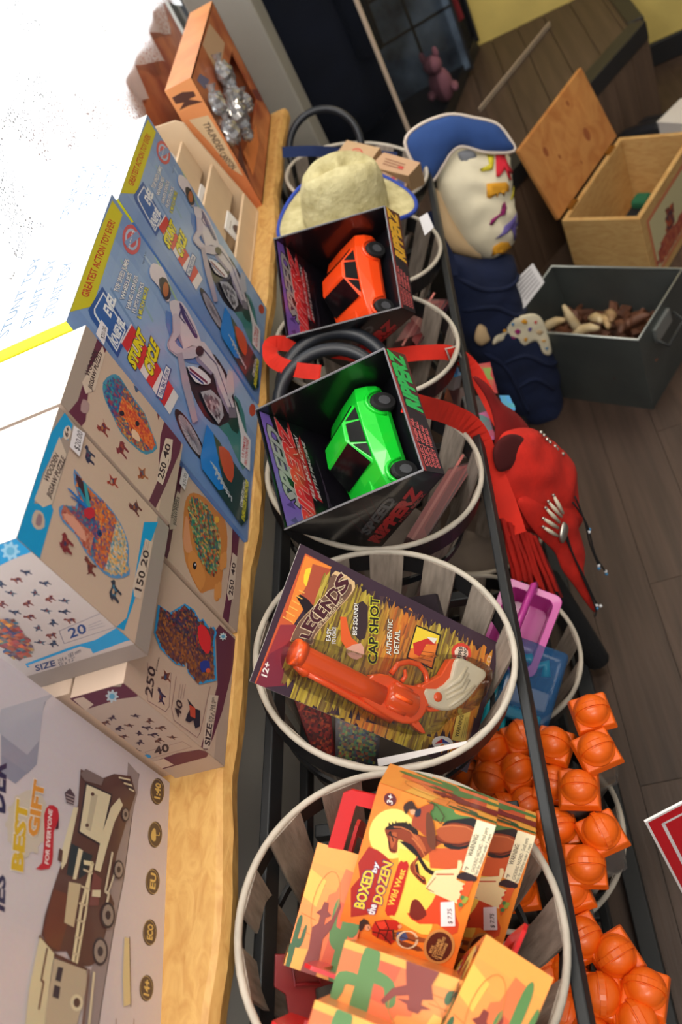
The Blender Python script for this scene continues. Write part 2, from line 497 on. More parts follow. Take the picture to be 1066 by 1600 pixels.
# ---- live-edge ledge
def wood_mat(name, c1, c2, scale=(2, .25, 6), rough=.55):
    m = bpy.data.materials.new(name); m.use_nodes = True; nt = m.node_tree; b = nt.nodes['Principled BSDF']
    tc = nt.nodes.new('ShaderNodeTexCoord'); mp = nt.nodes.new('ShaderNodeMapping'); mp.inputs['Scale'].default_value = scale
    n = nt.nodes.new('ShaderNodeTexNoise'); n.inputs['Scale'].default_value = 7; n.inputs['Detail'].default_value = 7; n.inputs['Distortion'].default_value = 1.2
    n2 = nt.nodes.new('ShaderNodeTexNoise'); n2.inputs['Scale'].default_value = 5; n2.inputs['Detail'].default_value = 3
    r = nt.nodes.new('ShaderNodeValToRGB'); r.color_ramp.elements[0].color = lin(c2); r.color_ramp.elements[1].color = lin(c1)
    r.color_ramp.elements[0].position = .32; r.color_ramp.elements[1].position = .62
    mx = nt.nodes.new('ShaderNodeMix'); mx.data_type = 'RGBA'; mx.blend_type = 'MULTIPLY'; mx.inputs[0].default_value = .35
    bp = nt.nodes.new('ShaderNodeBump'); bp.inputs['Strength'].default_value = .35; bp.inputs['Distance'].default_value = .003
    nt.links.new(tc.outputs['Object'], mp.inputs['Vector']); nt.links.new(mp.outputs[0], n.inputs['Vector']); nt.links.new(tc.outputs['Object'], n2.inputs['Vector'])
    nt.links.new(n.outputs['Fac'], r.inputs['Fac']); nt.links.new(r.outputs['Color'], mx.inputs[6]); nt.links.new(n2.outputs['Fac'], mx.inputs[7])
    nt.links.new(mx.outputs[2], b.inputs['Base Color']); nt.links.new(n.outputs['Fac'], bp.inputs['Height']); nt.links.new(bp.outputs['Normal'], b.inputs['Normal'])
    b.inputs['Roughness'].default_value = rough
    MATS[name] = m
wood_mat('ledge_wood', (228, 180, 106), (206, 152, 82), (9, 4, 9))
wood_mat('pine', (222, 180, 116), (204, 156, 92), (3, 3, 12))
wood_mat('pine_lid', (214, 148, 80), (192, 120, 58), (2.2, 2.2, 2.2))
TZ = .87
led = thing('wooden_ledge', 'live-edge yellow wooden ledge running under the window', 'ledge', (-.58, .8, TZ - .045))
pts = []; N = 90
vs = []; fs = []
for i in range(N + 1):
    y = -.7 + 2.94 * i / N
    wob = .0035 * math.sin(y * 9.) + .003 * math.sin(y * 23 + 1) + random.uniform(-.0016, .0016)
    xe = -.474 + wob + (.004 if i == N else 0)
    yy = y if i < N else y
    vs += [(-.699, yy, TZ - .045), (xe - .016, yy, TZ - .045), (xe - .001, yy, TZ - .03), (xe + .002 + random.uniform(-.0015, .0015), yy, TZ - .013), (xe - .003, yy, TZ - .002), (xe - .010, yy, TZ), (-.699, yy, TZ)]
for i in range(N):
    for k in range(7):
        fs.append((i * 7 + k, i * 7 + (k + 1) % 7, i * 7 + 7 + (k + 1) % 7, i * 7 + 7 + k))
fs += [tuple(range(7))[::-1], tuple(range(N * 7, N * 7 + 7))]
m = MB(); m.add(vs, fs); m.build('slab', 'ledge_wood', led)
for y in (-.4, .8, 2.0):
    MB().prism([(-.698, y, TZ - .045), (-.52, y, TZ - .045), (-.698, y, TZ - .25)], (0, .03, 0)).build('bracket', 'black_trim', led)

# ---- lace curtain with a pointed hem
cm = bpy.data.materials.new('lace'); cm.use_nodes = True; nt = cm.node_tree; nt.nodes.remove(nt.nodes['Principled BSDF'])
tr = nt.nodes.new('ShaderNodeBsdfTranslucent'); df = nt.nodes.new('ShaderNodeBsdfDiffuse'); tp = nt.nodes.new('ShaderNodeBsdfTransparent')
tr.inputs['Color'].default_value = (.93, .94, .95, 1); df.inputs['Color'].default_value = (.9, .9, .9, 1)
m1 = nt.nodes.new('ShaderNodeMixShader'); m1.inputs[0].default_value = .4
m2 = nt.nodes.new('ShaderNodeMixShader')
tc = nt.nodes.new('ShaderNodeTexCoord'); vo = nt.nodes.new('ShaderNodeTexVoronoi'); vo.inputs['Scale'].default_value = 190
no = nt.nodes.new('ShaderNodeTexNoise'); no.inputs['Scale'].default_value = 7; no.inputs['Detail'].default_value = 2
cmp_ = nt.nodes.new('ShaderNodeMath'); cmp_.operation = 'LESS_THAN'; cmp_.inputs[1].default_value = .32
cm2 = nt.nodes.new('ShaderNodeMath'); cm2.operation = 'GREATER_THAN'; cm2.inputs[1].default_value = .52
mu = nt.nodes.new('ShaderNodeMath'); mu.operation = 'MULTIPLY'
nt.links.new(tc.outputs['Object'], vo.inputs['Vector']); nt.links.new(tc.outputs['Object'], no.inputs['Vector'])
nt.links.new(vo.outputs['Distance'], cmp_.inputs[0]); nt.links.new(no.outputs['Fac'], cm2.inputs[0])
nt.links.new(cmp_.outputs[0], mu.inputs[0]); nt.links.new(cm2.outputs[0], mu.inputs[1])
nt.links.new(tr.outputs[0], m1.inputs[1]); nt.links.new(df.outputs[0], m1.inputs[2])
nt.links.new(mu.outputs[0], m2.inputs[0]); nt.links.new(m1.outputs[0], m2.inputs[1]); nt.links.new(tp.outputs[0], m2.inputs[2])
nt.links.new(m2.outputs[0], nt.nodes['Material Output'].inputs['Surface'])
MATS['lace'] = cm
vs = []; fs = []; n = 280; zz = 10
for i in range(n + 1):
    y = -.55 + 3.25 * i / n
    ph = ((y - 1.73) / .2) % 1.0
    hem = 1.123 + .07 * (abs(ph - .85) / .85 if ph < .85 else (ph - .85) / .15 * 1.0)
    hem = 1.123 + (.062 * (.85 - ph) / .85 if ph < .85 else .062 * (ph - .85) / .15)
    if y < 1.86: hem = min(hem, 1.123) - .05 * min(1, (1.86 - y) / .1)
    xx = -.645 + .008 * math.sin(y * 19) + .004 * math.sin(y * 43 + 1)
    for k in range(zz + 1):
        t = k / zz
        vs.append((xx + .006 * t * math.sin(y * 31), y, hem + (2.33 - hem) * t))
for i in range(n):
    for k in range(zz):
        a = i * (zz + 1) + k; fs.append((a, a + zz + 1, a + zz + 2, a + 1))
cu = MB(); cu.add(vs, fs)
cu.build('lace_curtain', 'lace', base=(-.645, .9, 1.12), smooth=True, label='white lace curtain with pointed hem hanging in the bright window', cat='curtain')
cr = MB().tube([(-.66, -.6, 2.335), (-.66, 2.78, 2.335)], .009, 10)
cr.build('curtain_rod', 'white_paint', base=(-.66, .9, 2.33), label='white curtain rod above the lace curtain', cat='curtain rod')

# ---- dark glass display case in the corner, standing on the platform
mat('case_dark', (22, 24, 30), .5)
mat('chrome', (190, 185, 175), .28, metal=1.)
clear_mat('case_glass', (30, 34, 42), .22, .03, .0, .03)
ca = thing('glass_display_case', 'tall dark glass display case in the corner with a chrome corner post', 'display case', (-.2, 3.0, PT))
fp = [V((-.24, 2.62, 0)), V((.035, 3.43, 0)), V((-.68, 3.43, 0)), V((-.68, 2.66, 0))]
up = lambda z: V((0, 0, z))
MB().prism([p + up(PT) for p in fp], up(.05)).build('base', 'case_dark', ca)
MB().prism([p + up(2.2) for p in fp], up(.08)).build('top', 'case_dark', ca)
def panel(a, b, z0, z1, th):
    d = (b - a); n_ = V((-d.y, d.x, 0)).normalized() * th
    return MB().hexa([a + up(z0), b + up(z0), b + n_ + up(z0), a + n_ + up(z0), a + up(z1), b + up(z1), b + n_ + up(z1), a + n_ + up(z1)])
panel(fp[2], fp[1], PT + .05, 2.2, .012).build('back_panel', 'case_dark', ca)
panel(fp[3], fp[2], PT + .05, 2.2, .012).build('side_panel', 'case_dark', ca)
panel(fp[0], fp[1], PT + .05, 2.2, .005).build('pane', 'case_glass', ca)
panel(fp[0], fp[3], PT + .05, 2.2, .005).build('pane', 'case_glass', ca)
for i in (0, 1, 3):
    MB().tube([fp[i] + up(PT + .03), fp[i] + up(2.22)], .007 if i == 0 else .01, 8).build('post', 'acrylic_edge' if i == 0 else 'case_dark', ca)
# things inside the case
mat('navy_cloth', (20, 26, 44), .9, var=.3, vscale=9, bump=.3, bscale=40)
mat('brown_cloth', (62, 34, 24), .9, var=.3, vscale=9)
def garment(name, label, cat, base, wdt, h, m, seed, cuff=None, yaw=0.):
    random.seed(seed)
    n = 26; vs = []; fs = []; R = Matrix.Rotation(yaw, 3, 'Z')
    for j in range(9):
        t = j / 8
        for i in range(n):
            a_ = 2 * math.pi * i / n
            sh = 1. - .45 * max(0, t - .8) / .2
            r_ = 1 + .09 * math.sin(a_ * 7 + seed) * (1 - t * .6)
            p = R @ V((math.cos(a_) * wdt / 2 * r_ * sh * (1.05 - .1 * t), math.sin(a_) * .09 * r_, 0))
            vs.append(V(base) + p + V((0, 0, h * t)))
    for j in range(8):
        for i in range(n): fs.append((j * n + i, j * n + (i + 1) % n, j * n + n + (i + 1) % n, j * n + n + i))
    fs += [tuple(range(n))[::-1], tuple(range(8 * n, 9 * n))]
    t_ = thing(name, label, cat, base)
    m_ = MB(); m_.add(vs, fs); m_.build('body', m, t_, smooth=True)
    hk = MB(); c = V(base) + V((0, 0, h))
    hk.tube([c + V((0, 0, -.01)), c + V((0, 0, .06)), c + V((.03, 0, .09)), c + V((.05, 0, .06))], .004, 6)
    hk.build('hanger_hook', 'chrome', t_)
    for sg in (-1, 1):
        sl = MB(); s0 = c + R @ V((sg * wdt * .3, 0, -.06)); s1 = c + R @ V((sg * wdt * .48, -.05, -h * .45)); s2 = c + R @ V((sg * wdt * .46, -.08, -h * .8))
        sl.tube([s0, s1, s2], [.05, .055, .045], 10); sl.build('sleeve', m, t_, smooth=True)
        if cuff: MB().tube([s2, s2 + V((0, 0, -.015))], .05, 10).build('cuff', cuff, t_, smooth=True)
random.seed(3)
garment('hanging_coat', 'dark navy coat hanging behind the glass left of the chrome post', 'coat', (-.47, 2.95, .47), .36, 1.0, 'navy_cloth', 3, None, .4)
garment('hanging_jacket', 'dark brown jacket hanging deep in the glass case', 'jacket', (-.47, 3.30, .55), .24, .9, 'brown_cloth', 5, None, .2)
mat('poster_reflection', (112, 132, 154), .5, rgb2=(30, 38, 52), vscale=9)  # blue-grey colour stands in for the reflection in the case glass
ps = thing('reflection_poster', 'blue-grey framed poster imitating the glass reflection inside the case', 'poster', (-.155, 3.2, .40))
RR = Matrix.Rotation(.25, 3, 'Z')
MB().box((-.155, 3.20, .56), (.30, .012, .36), RR).build('board', 'poster_reflection', ps)
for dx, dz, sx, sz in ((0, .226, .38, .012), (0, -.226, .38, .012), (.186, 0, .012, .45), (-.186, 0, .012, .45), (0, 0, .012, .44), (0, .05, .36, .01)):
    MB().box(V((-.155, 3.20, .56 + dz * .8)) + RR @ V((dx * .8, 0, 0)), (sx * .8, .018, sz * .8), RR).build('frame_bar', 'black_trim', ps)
mat('scarf_red', (120, 20, 32), .85)
mat('pink_plush', (120, 76, 88), .9)
sc_ = MB(); pp = [V((.0, 3.36, 1.1)), V((.0, 3.34, .9)), V((-.01, 3.33, .7)), V((-.0, 3.34, .5))]
sc_.ribbon([p + V((-.035, -.03, 0)) for p in pp], [p + V((.015, .02, 0)) for p in pp], .012)
sc_.build('red_scarf', 'scarf_red', base=(0, 3.34, .5), bevel=.003, label='red scarf hanging inside the glass case at its far edge', cat='scarf')
pk = thing('pink_plush_toy', 'dusty pink plush toy sitting low in the glass case', 'plush toy', (-.12, 3.02, .40))
MB().ball((-.12, 3.0, .46), (.04, .035, .06)).build('body', 'pink_plush', pk, smooth=True)
MB().ball((-.125, 2.985, .535), (.032, .03, .03)).build('head', 'pink_plush', pk, smooth=True)
for sg in (-1, 1):
    MB().ball((-.125 + sg * .022, 2.985, .567), (.010, .007, .02)).build('ear', 'pink_plush', pk, smooth=True)
    MB().ball((-.12 + sg * .04, 2.97, .45), (.014, .03, .014)).build('arm', 'pink_plush', pk, smooth=True)
# ================================================================== RACK AND BASKETS
mat('rack_metal', (44, 46, 48), .5, metal=.3)
mat('rack_foot', (16, 17, 20), .95, var=.2, vscale=40, bump=.4, bscale=200)
mat('basket_slat', (146, 134, 122), .75, var=.3, vscale=9, stretch=(12, 12, .8), bump=.3, bscale=30)
mat('basket_rim', (188, 180, 166), .6, var=.14, vscale=30, bump=.35, bscale=60)
mat('basket_band', (24, 25, 28), .45)
mat('basket_base', (112, 100, 90), .8, var=.25, vscale=10)
TH = .4; RB = .158; HB = .19; UPX, UPZ = -.311, .80
LOX, LOZ = -.275, .415
NB = V((math.sin(TH), 0, math.cos(TH)))
RY = Matrix.Rotation(TH, 3, 'Y')
UY = [.277 + .318 * i for i in range(6)]
LY = [.205, .528, .823, 1.141]
rack = thing('basket_rack', 'black metal two-tier rack holding slatted baskets in rows', 'rack', (-.3, 1.0, 0))
def rail(a, b, w_, h_, name='rail'):
    a, b = V(a), V(b); d = (b - a).normalized(); u = V((0, 0, 1)); s_ = d.cross(u)
    if s_.length < .1: s_ = V((1, 0, 0)); u = d.cross(s_)
    s_.normalize(); u = s_.cross(d)
    q = [a - s_ * w_ / 2 - u * h_ / 2, a + s_ * w_ / 2 - u * h_ / 2, a + s_ * w_ / 2 + u * h_ / 2, a - s_ * w_ / 2 + u * h_ / 2]
    MB().hexa(q + [p + (b - a) for p in q]).build(name, 'rack_metal', rack, bevel=.002)
Y0, Y1 = .06, 2.06
rail((-.168, Y0, .712), (-.168, Y1, .712), .012, .03)                   # upper front rail
rail((-.462, Y0, .795), (-.462, Y1, .795), .012, .03)                   # upper back rail
rail((-.465, Y0, .70), (-.465, Y1, .70), .012, .02)
rail((-.20, Y0, .235), (-.20, Y1, .235), .014, .025)                   # lower front
rail((-.43, Y0, .44), (-.43, Y1, .44), .016, .025)
rail((-.17, Y0, .03), (-.17, Y1, .03), .03, .03)                       # floor rail
for y in [Y0] + [u + .159 for u in UY]:
    rail((-.456, y, .69), (-.212, y, .645), .016, .018, 'cross_bar')
    if y < 1.5: rail((-.42, y, .32), (-.20, y, .235), .016, .018, 'cross_bar')
for y in (Y0, Y1):
    rail((-.462, y, 0), (-.462, y, .81), .022, .022, 'upright')
    rail((-.175, y, .03), (-.175, y, .70), .022, .022, 'upright')
    rail((-.462, y, .03), (-.17, y, .03), .022, .022, 'foot_bar')
f0 = V((-.134, .984, .028)); f1 = PY(856, 905, 1.03)
MB().tube([f1, f0 + (f1 - f0) * .3, f0 + (f1 - f0) * .03, f0], [.024, .026, .026, .014], 12).build('leg', 'rack_foot', rack, smooth=True)

def basket_proto():
    b = thing('slatted_basket', 'basket', 'basket', (0, 0, 0))
    ns = 13
    for i in range(ns):
        a0 = 2 * math.pi * (i + .5) / ns
        vs = []; 
        for t, r_ in ((0, .112), (.35, .128), (.7, .143), (1, .153)):
            hw = .62 * math.pi / ns
            for da, dr in ((-hw, 0), (hw, 0), (hw, .003), (-hw, .003)):
                vs.append(((r_ + dr) * math.cos(a0 + da), (r_ + dr) * math.sin(a0 + da), HB * t))
        fs = []
        for j in range(3):
            for k in range(4): fs.append((j * 4 + k, j * 4 + (k + 1) % 4, j * 4 + 4 + (k + 1) % 4, j * 4 + 4 + k))
        fs += [(3, 2, 1, 0), (12, 13, 14, 15)]
        m = MB(); m.add(vs, fs); m.build('slat', 'basket_slat', b, local=True)
    m = MB(); n = 64
    m.tube([(.157 * math.cos(2 * math.pi * i / n), .157 * math.sin(2 * math.pi * i / n), HB) for i in range(n)], .0040, 8, closed=True)
    m.build('rim', 'basket_rim', b, smooth=True, local=True)
    def hoop(r0, z0, z1, name):
        m = MB(); pr = [(r0, z0), (r0 + .004, z0), (r0 + .005, z1), (r0 + .001, z1), (r0, z0)]
        m.lathe(pr, 48, cap=False); m.build(name, 'basket_band', b, smooth=False, local=True)
    hoop(.1545, HB - .034, HB - .003, 'top_band'); hoop(.137, HB * .44, HB * .44 + .014, 'middle_band')
    m = MB(); m.lathe([(.116, 0.0), (.116, .008)], 32); m.build('base', 'basket_base', b, local=True)
    return b
bp_ = basket_proto()
def bmat(x, y, z):
    c = V((x, y, z)) - NB * HB
    return Matrix.Translation(c) @ RY.to_4x4() @ Matrix.Rotation(random.uniform(0, .4), 4, 'Z')
UL = ['slatted basket nearest the camera, full of orange wild west toy boxes', 'slatted basket holding the carded orange toy revolver', 'slatted basket under the green toy car box',
      'slatted basket under the orange toy car box', 'slatted basket under the straw hat', 'far slatted basket holding two small brown cartons']
LL = ['lower basket of orange-capped candy bottles cut off by the bottom edge', 'lower basket of orange-capped candy bottles with its pale rim by the floor', 'lower basket holding the pink tub and teal toy case', 'lower basket of small colourful toy cartons behind the red bag']
BM = []
for i, y in enumerate(UY):
    M = bmat(UPX, y, UPZ)
    if i == 0:
        bp_.matrix_world = M; MW[bp_.name] = M.copy(); o = bp_
    else: o = copy_tree(bp_, None, M)
    tag(o, UL[i], 'basket', 'baskets in the upper row of the rack'); BM.append(M)
LM = []
for i, y in enumerate(LY):
    M = bmat(LOX, y, LOZ); o = copy_tree(bp_, None, M); tag(o, LL[i], 'basket', 'baskets in the lower row of the rack'); LM.append(M)

# ================================================================== TOYS IN THE BASKETS
def RM_(X, Y, Z): return Matrix(((X[0], Y[0], Z[0]), (X[1], Y[1], Z[1]), (X[2], Y[2], Z[2])))
def ortho(X, Y, Z):
    return axes(X, Z)
# ---- wild west boxes: local x = reading direction, y = up (handle side), z = outward from the front
mat('orange_card', (232, 128, 58), .4, coat=.4)
mat('red_plastic', (196, 30, 34), .35, coat=.3)
mat('sticker', (236, 232, 230), .55)
BW, BH, BD = .152, .111, .060
OR1, OR2, YEL, RUST, MAR = (243, 152, 60), (232, 110, 42), (252, 208, 74), (206, 84, 40), (110, 36, 34)
GRN = (84, 128, 70); DGR = (52, 92, 56)
def cowboy(p, T, col):
    f = lambda pts: [T(x, y) for x, y in pts]
    p.poly(f([(-.3, 0), (-.22, .3), (-.3, .55), (-.12, .62), (-.12, .72), (-.3, .74), (-.14, .8), (-.1, .9), (.08, .9), (.12, .8), (.3, .76), (.1, .71), (.12, .62), (.34, .72), (.5, .95), (.56, .9), (.42, .6), (.2, .45), (.26, .2), (.3, 0)]), col)
def cactus(p, T, col):
    f = lambda pts: [T(x, y) for x, y in pts]
    p.poly(smooth_loop(f([(-.12, 0), (-.13, .5), (-.13, .9), (0, 1.02), (.13, .9), (.13, .5), (.12, 0)]), 3), col)
    p.poly(smooth_loop(f([(-.1, .25), (-.4, .32), (-.5, .6), (-.4, .7), (-.33, .58), (-.28, .45), (-.1, .42)]), 3), col)
    p.poly(smooth_loop(f([(.1, .4), (.4, .44), (.46, .78), (.36, .86), (.28, .7), (.26, .58), (.1, .55)]), 3), col)
def desert(p, w_, h_, flip=1):
    """cactus and roping cowboy artwork of the narrow ends (w_ x h_)"""
    p.crop = None
    p.grad((0, 0), (w_, h_), lambda u, v: mixc((238, 134, 72), (246, 160, 72), v) , 1, 6)
    p.poly([(0, 0), (w_, 0), (w_, h_ * .12), (w_ * .55, h_ * .2), (0, h_ * .14)], (242, 168, 74))
    p.poly([(w_ * .35, h_ * .1), (w_ * .4, h_ * .62), (w_ * .5, h_ * .66), (w_ * .56, h_ * .86), (w_ * .76, h_ * .84), (w_ * .82, h_ * .5), (w_, h_ * .42), (w_, h_ * .1)], (226, 112, 62))
    p.poly([(w_ * .55, h_ * .1), (w_ * .6, h_ * .6), (w_ * .74, h_ * .58), (w_ * .78, h_ * .1)], (208, 88, 54))
    for a in (.3, .42, .7): p.line([(w_ * .05, h_ * a), (w_ * .3, h_ * (a - .02))], .0008, (196, 110, 40))
    p.poly([(0, h_ * .55), (w_ * .25, h_ * .5), (w_ * .3, h_ * .72), (0, h_ * .78)], (248, 184, 82))
    cactus(p, lambda x, y: (w_ * .78 + x * w_ * .5, h_ * .02 + y * h_ * .86), GRN)
    cactus(p, lambda x, y: (w_ * .06 + x * w_ * .3, y * h_ * .4), DGR)
    n = 18
    p.line([(w_ * .38 + w_ * .2 * math.cos(2 * math.pi * i / n), h_ * .55 + h_ * .26 * math.sin(2 * math.pi * i / n)) for i in range(n)], .0007, (190, 130, 60), True)
    cowboy(p, lambda x, y: (w_ * .4 + x * w_ * .42, y * h_ * .62), (128, 48, 42))
def west_box_geo(b):
    m = MB().box((0, 0, 0), (BW, BH, BD)); m.build('carton', 'orange_card', b, local=True, bevel=.0015)
    h = MB(); y = BH / 2; w2 = .044; xo = .009
    h.prism([(x_ + xo, y_, .003) for x_, y_ in ((-w2, y), (-w2 + .003, y + .026), (-w2 + .009, y + .033), (w2 - .009, y + .033), (w2 - .003, y + .026), (w2, y), (w2 - .014, y), (w2 - .016, y + .018), (-w2 + .016, y + .018), (-w2 + .014, y))], (0, 0, -.0035))
    h.build('handle', 'red_plastic', b, local=True, label='flat red carry handle')
def end_art(b, M, sx):
    # narrow end facing +x or -x (BD x BH)
    if sx > 0: p = Print(M, (BW / 2, -BH / 2, BD / 2), (0, 0, -1), (0, 1, 0), BD, BH)
    else: p = Print(M, (-BW / 2, -BH / 2, -BD / 2), (0, 0, 1), (0, 1, 0), BD, BH)
    # artwork runs along the long side
    q = Print(M, p.o + V(p.lx) * 0 , p.lx, p.ly, BD, BH)
    desert(p, BD, BH)
    return p
LAND = 1
def west_art(p):
    p.crop = None
    p.grad((0, 0), (BW, BH), lambda u, v: mixc((236, 124, 46), (250, 178, 60), max(0, 1 - 1.6 * math.hypot(u - .55, v - .5))), 14, 10)
    p.use('H')
    p.ell((190, 400), (300, 470), (120, 520), (250, 226, 120), 26)
    p.poly([(230, 480), (400, 560), (520, 600), (430, 800), (390, 960), (250, 900), (160, 830), (230, 640)], (252, 220, 96), 3)
    p.poly([(390, 480), (620, 480), (640, 560), (560, 600), (400, 590)], (206, 92, 50))       # mesa
    p.poly([(410, 215), (520, 250), (545, 290), (640, 310), (640, 340), (430, 330), (400, 270)], GRN, 3)
    p.poly([(270, 840), (380, 820), (430, 740), (470, 700), (560, 900), (520, 960), (440, 900), (340, 900)], (214, 76, 44), 2)
    p.poly([(285, 830), (300, 770), (330, 765), (360, 800), (380, 850), (330, 880), (290, 860)], MAR, 2)
    # horse
    p.poly([(655, 318), (560, 318), (470, 345), (480, 470), (600, 480), (660, 400)], (30, 30, 34), 3)
    p.poly([(148, 372), (185, 350), (240, 345), (300, 370), (330, 400), (420, 420), (480, 350), (560, 340), (650, 370), (640, 440), (560, 470), (470, 450), (400, 500), (360, 530), (320, 560), (330, 620), (370, 640), (375, 680), (345, 665), (295, 610), (290, 570), (330, 520), (290, 470), (225, 430), (215, 500), (175, 495), (165, 430)], (140, 60, 34), 3)
    p.poly([(430, 380), (500, 350), (560, 350), (640, 380), (630, 430), (560, 450), (480, 440)], (176, 86, 48), 2)
    p.poly([(150, 372), (190, 345), (260, 335), (330, 380), (320, 410), (250, 370), (190, 375)], (40, 26, 24), 2)
    p.poly([(180, 400), (215, 392), (210, 440), (185, 480)], (182, 92, 52), 2)
    p.poly([(300, 400), (345, 420), (380, 500), (330, 470)], (186, 96, 54), 2)
    p.poly([(230, 440), (300, 460), (350, 530), (390, 590), (430, 610), (420, 630), (370, 600), (320, 520)], (24, 22, 26), 2)
    p.poly([(330, 560), (340, 620), (372, 660), (352, 660), (310, 600)], (52, 26, 24), 2)
    for l, c_ in (([(200, 360), (240, 362), (290, 384), (330, 430)], (206, 116, 66)), ([(300, 420), (345, 470), (370, 520)], (206, 120, 70)), ([(460, 360), (520, 352), (600, 360), (645, 385)], (206, 120, 72)), ([(170, 440), (178, 486), (205, 494)], (70, 30, 26)), ([(165, 400), (215, 420)], (50, 28, 26)), ([(180, 385), (196, 440)], (50, 28, 26)), ([(420, 425), (470, 450), (560, 462), (640, 440)], (70, 30, 28)), ([(330, 525), (310, 560), (320, 610), (362, 650)], (190, 100, 60))):
        p.line(l, .0011, c_)
    p.ell((176, 392), (182, 392), (176, 398), (30, 18, 18), 6)
    for k in range(9): p.poly([(168 + k * 19, 352 - k * .5), (186 + k * 19, 350), (170 + k * 19, 334 - (k % 3) * 5)], (36, 24, 24))
    # rider
    p.poly([(330, 260), (385, 235), (415, 230), (420, 255), (395, 280), (400, 340), (380, 410), (345, 380), (300, 350), (305, 310)], (168, 72, 44), 2)
    p.poly([(380, 280), (410, 300), (430, 390), (430, 480), (400, 470), (380, 410)], (108, 60, 40), 2)
    p.poly([(255, 265), (258, 232), (300, 212), (318, 240), (335, 262), (315, 272), (285, 258), (270, 288)], (58, 36, 30), 2)
    p.poly([(290, 262), (318, 262), (318, 285), (296, 288)], (226, 170, 130), 2)
    p.poly([(320, 268), (350, 255), (345, 295), (318, 300)], (40, 44, 62), 2)
    p.line([(400, 160), (370, 180), (385, 215), (440, 240), (480, 300), (460, 340), (430, 310)], .0008, (70, 44, 30))
    # tipi
    p.poly([(430, 600), (550, 590), (555, 545), (575, 545), (580, 570), (545, 650), (600, 680), (560, 790), (400, 720), (375, 690)], (240, 222, 170), 1)
    p.poly([(560, 620), (600, 610), (660, 640), (640, 665), (550, 645)], (40, 36, 44), 2)
    p.line([(435, 622), (530, 622)], .0012, (190, 70, 50)); p.line([(430, 640), (380, 700), (420, 720)], .0007, (150, 90, 60))
    for a in ((590, 690), (575, 720), (560, 770), (605, 700)): p.ell(a, (a[0] + 12, a[1]), (a[0], a[1] + 12), (206, 50, 40), 6)
    p.poly([(600, 660), (640, 660), (625, 700), (600, 770), (560, 830), (550, 780)], (222, 96, 50), 1)
    for a in ((580, 750), (570, 790), (590, 770), (600, 755)): p.ell(a, (a[0] + 14, a[1]), (a[0], a[1] + 14), random.choice(((70, 130, 80), (150, 170, 70))), 6)
    # title block
    p.poly([(60, 470), (110, 490), (150, 520), (190, 560), (100, 840), (30, 850), (-40, 860), (-40, 700), (10, 640), (0, 560)], (170, 40, 34), 1)
    p.poly([(222, 570), (250, 555), (282, 575), (215, 825), (190, 848), (150, 825)], (190, 40, 40), 2)
    p.text('BOXED', (32, 815), (92, 610), (-22, 800), (248, 214, 60), .03, (34, 50, 120), .05)
    p.text('by', (102, 615), (112, 560), (78, 605), (240, 240, 240), .03, (34, 50, 120), .05)
    p.text('the', (88, 850), (104, 795), (48, 838), (240, 240, 240), .03, (34, 50, 120), .05)
    p.text('DOZEN', (130, 790), (190, 565), (82, 772), (248, 200, 60), .03, (34, 50, 120), .05)
    p.text('Wild West', (196, 800), (264, 600), (164, 790), (250, 210, 80), .02)
    # standing cowboy
    p.poly([(195, 948), (245, 938), (320, 968), (385, 984), (386, 1006), (310, 1000), (240, 985)], (150, 84, 48), 1)
    p.poly([(200, 985), (260, 1000), (340, 1028), (362, 1050), (330, 1052), (240, 1022)], (120, 62, 40), 1)
    p.poly([(215, 945), (262, 948), (280, 985), (240, 995), (212, 975)], (58, 92, 148), 1); p.line([(205, 965), (250, 975), (330, 1000)], .0008, (60, 34, 28))
    p.poly([(75, 920), (95, 884), (150, 874), (212, 878), (238, 904), (218, 934), (192, 930), (188, 958), (204, 990), (182, 1012), (148, 992), (108, 976), (78, 956)], (190, 40, 34), 1)
    p.poly([(100, 890), (150, 884), (165, 905), (140, 930), (110, 920)], (222, 66, 48), 1); p.poly([(130, 950), (180, 945), (195, 985), (175, 1000), (145, 980)], (150, 26, 30), 1)
    for l in ([(95, 886), (120, 930), (108, 974)], [(150, 876), (170, 920), (150, 988)], [(120, 930), (190, 932)], [(80, 940), (130, 950), (182, 1005)]): p.line(l, .0009, (60, 20, 24))
    p.poly([(188, 928), (200, 928), (206, 988), (194, 985)], (70, 44, 32)); p.ell((232, 912), (244, 914), (230, 924), (222, 164, 124), 8)
    p.poly([(2, 928), (10, 886), (30, 868), (56, 880), (64, 902), (76, 926), (54, 904), (40, 900), (24, 932), (12, 938)], (52, 32, 28), 1)
    p.ell((54, 918), (70, 918), (54, 936), (226, 166, 126), 10); p.line([(56, 912), (60, 924)], .0007, (70, 40, 34))
    for k in range(2):
        p.line([(270 + 55 * math.cos(t * .5) + k * 8, 985 + 48 * math.sin(t * .5)) for t in range(13)], .0008, (236, 226, 190))
    # seal
    p.ell((450, 1025), (535, 1040), (430, 1120), (206, 150, 84), 24); p.ell((450, 1025), (520, 1040), (432, 1105), (78, 30, 26), 24)
    p.text('BOX', (408, 1060), (425, 1020), (392, 1055), (236, 196, 120), .01)
    p.text('CONTAINS:', (425, 1085), (462, 985), (408, 1078), (236, 196, 120), .01)
    p.text('12 COWBOYS', (443, 1095), (488, 975), (427, 1088), (236, 196, 120), .01)
    p.text('& INDIANS', (462, 1095), (500, 1010), (447, 1088), (236, 196, 120), .01)
    # age mark
    p.ell((178, 208), (212, 220), (170, 242), (98, 34, 44), 18); p.text('3+', (190, 236), (196, 186), (160, 226), (240, 236, 230), .02)
    # warning label
    p.poly([(660, 318), (768, 352), (662, 634), (575, 600)], (240, 232, 196))
    p.text('WARNING:', (632, 524), (672, 402), (606, 516), (40, 36, 36), .012)
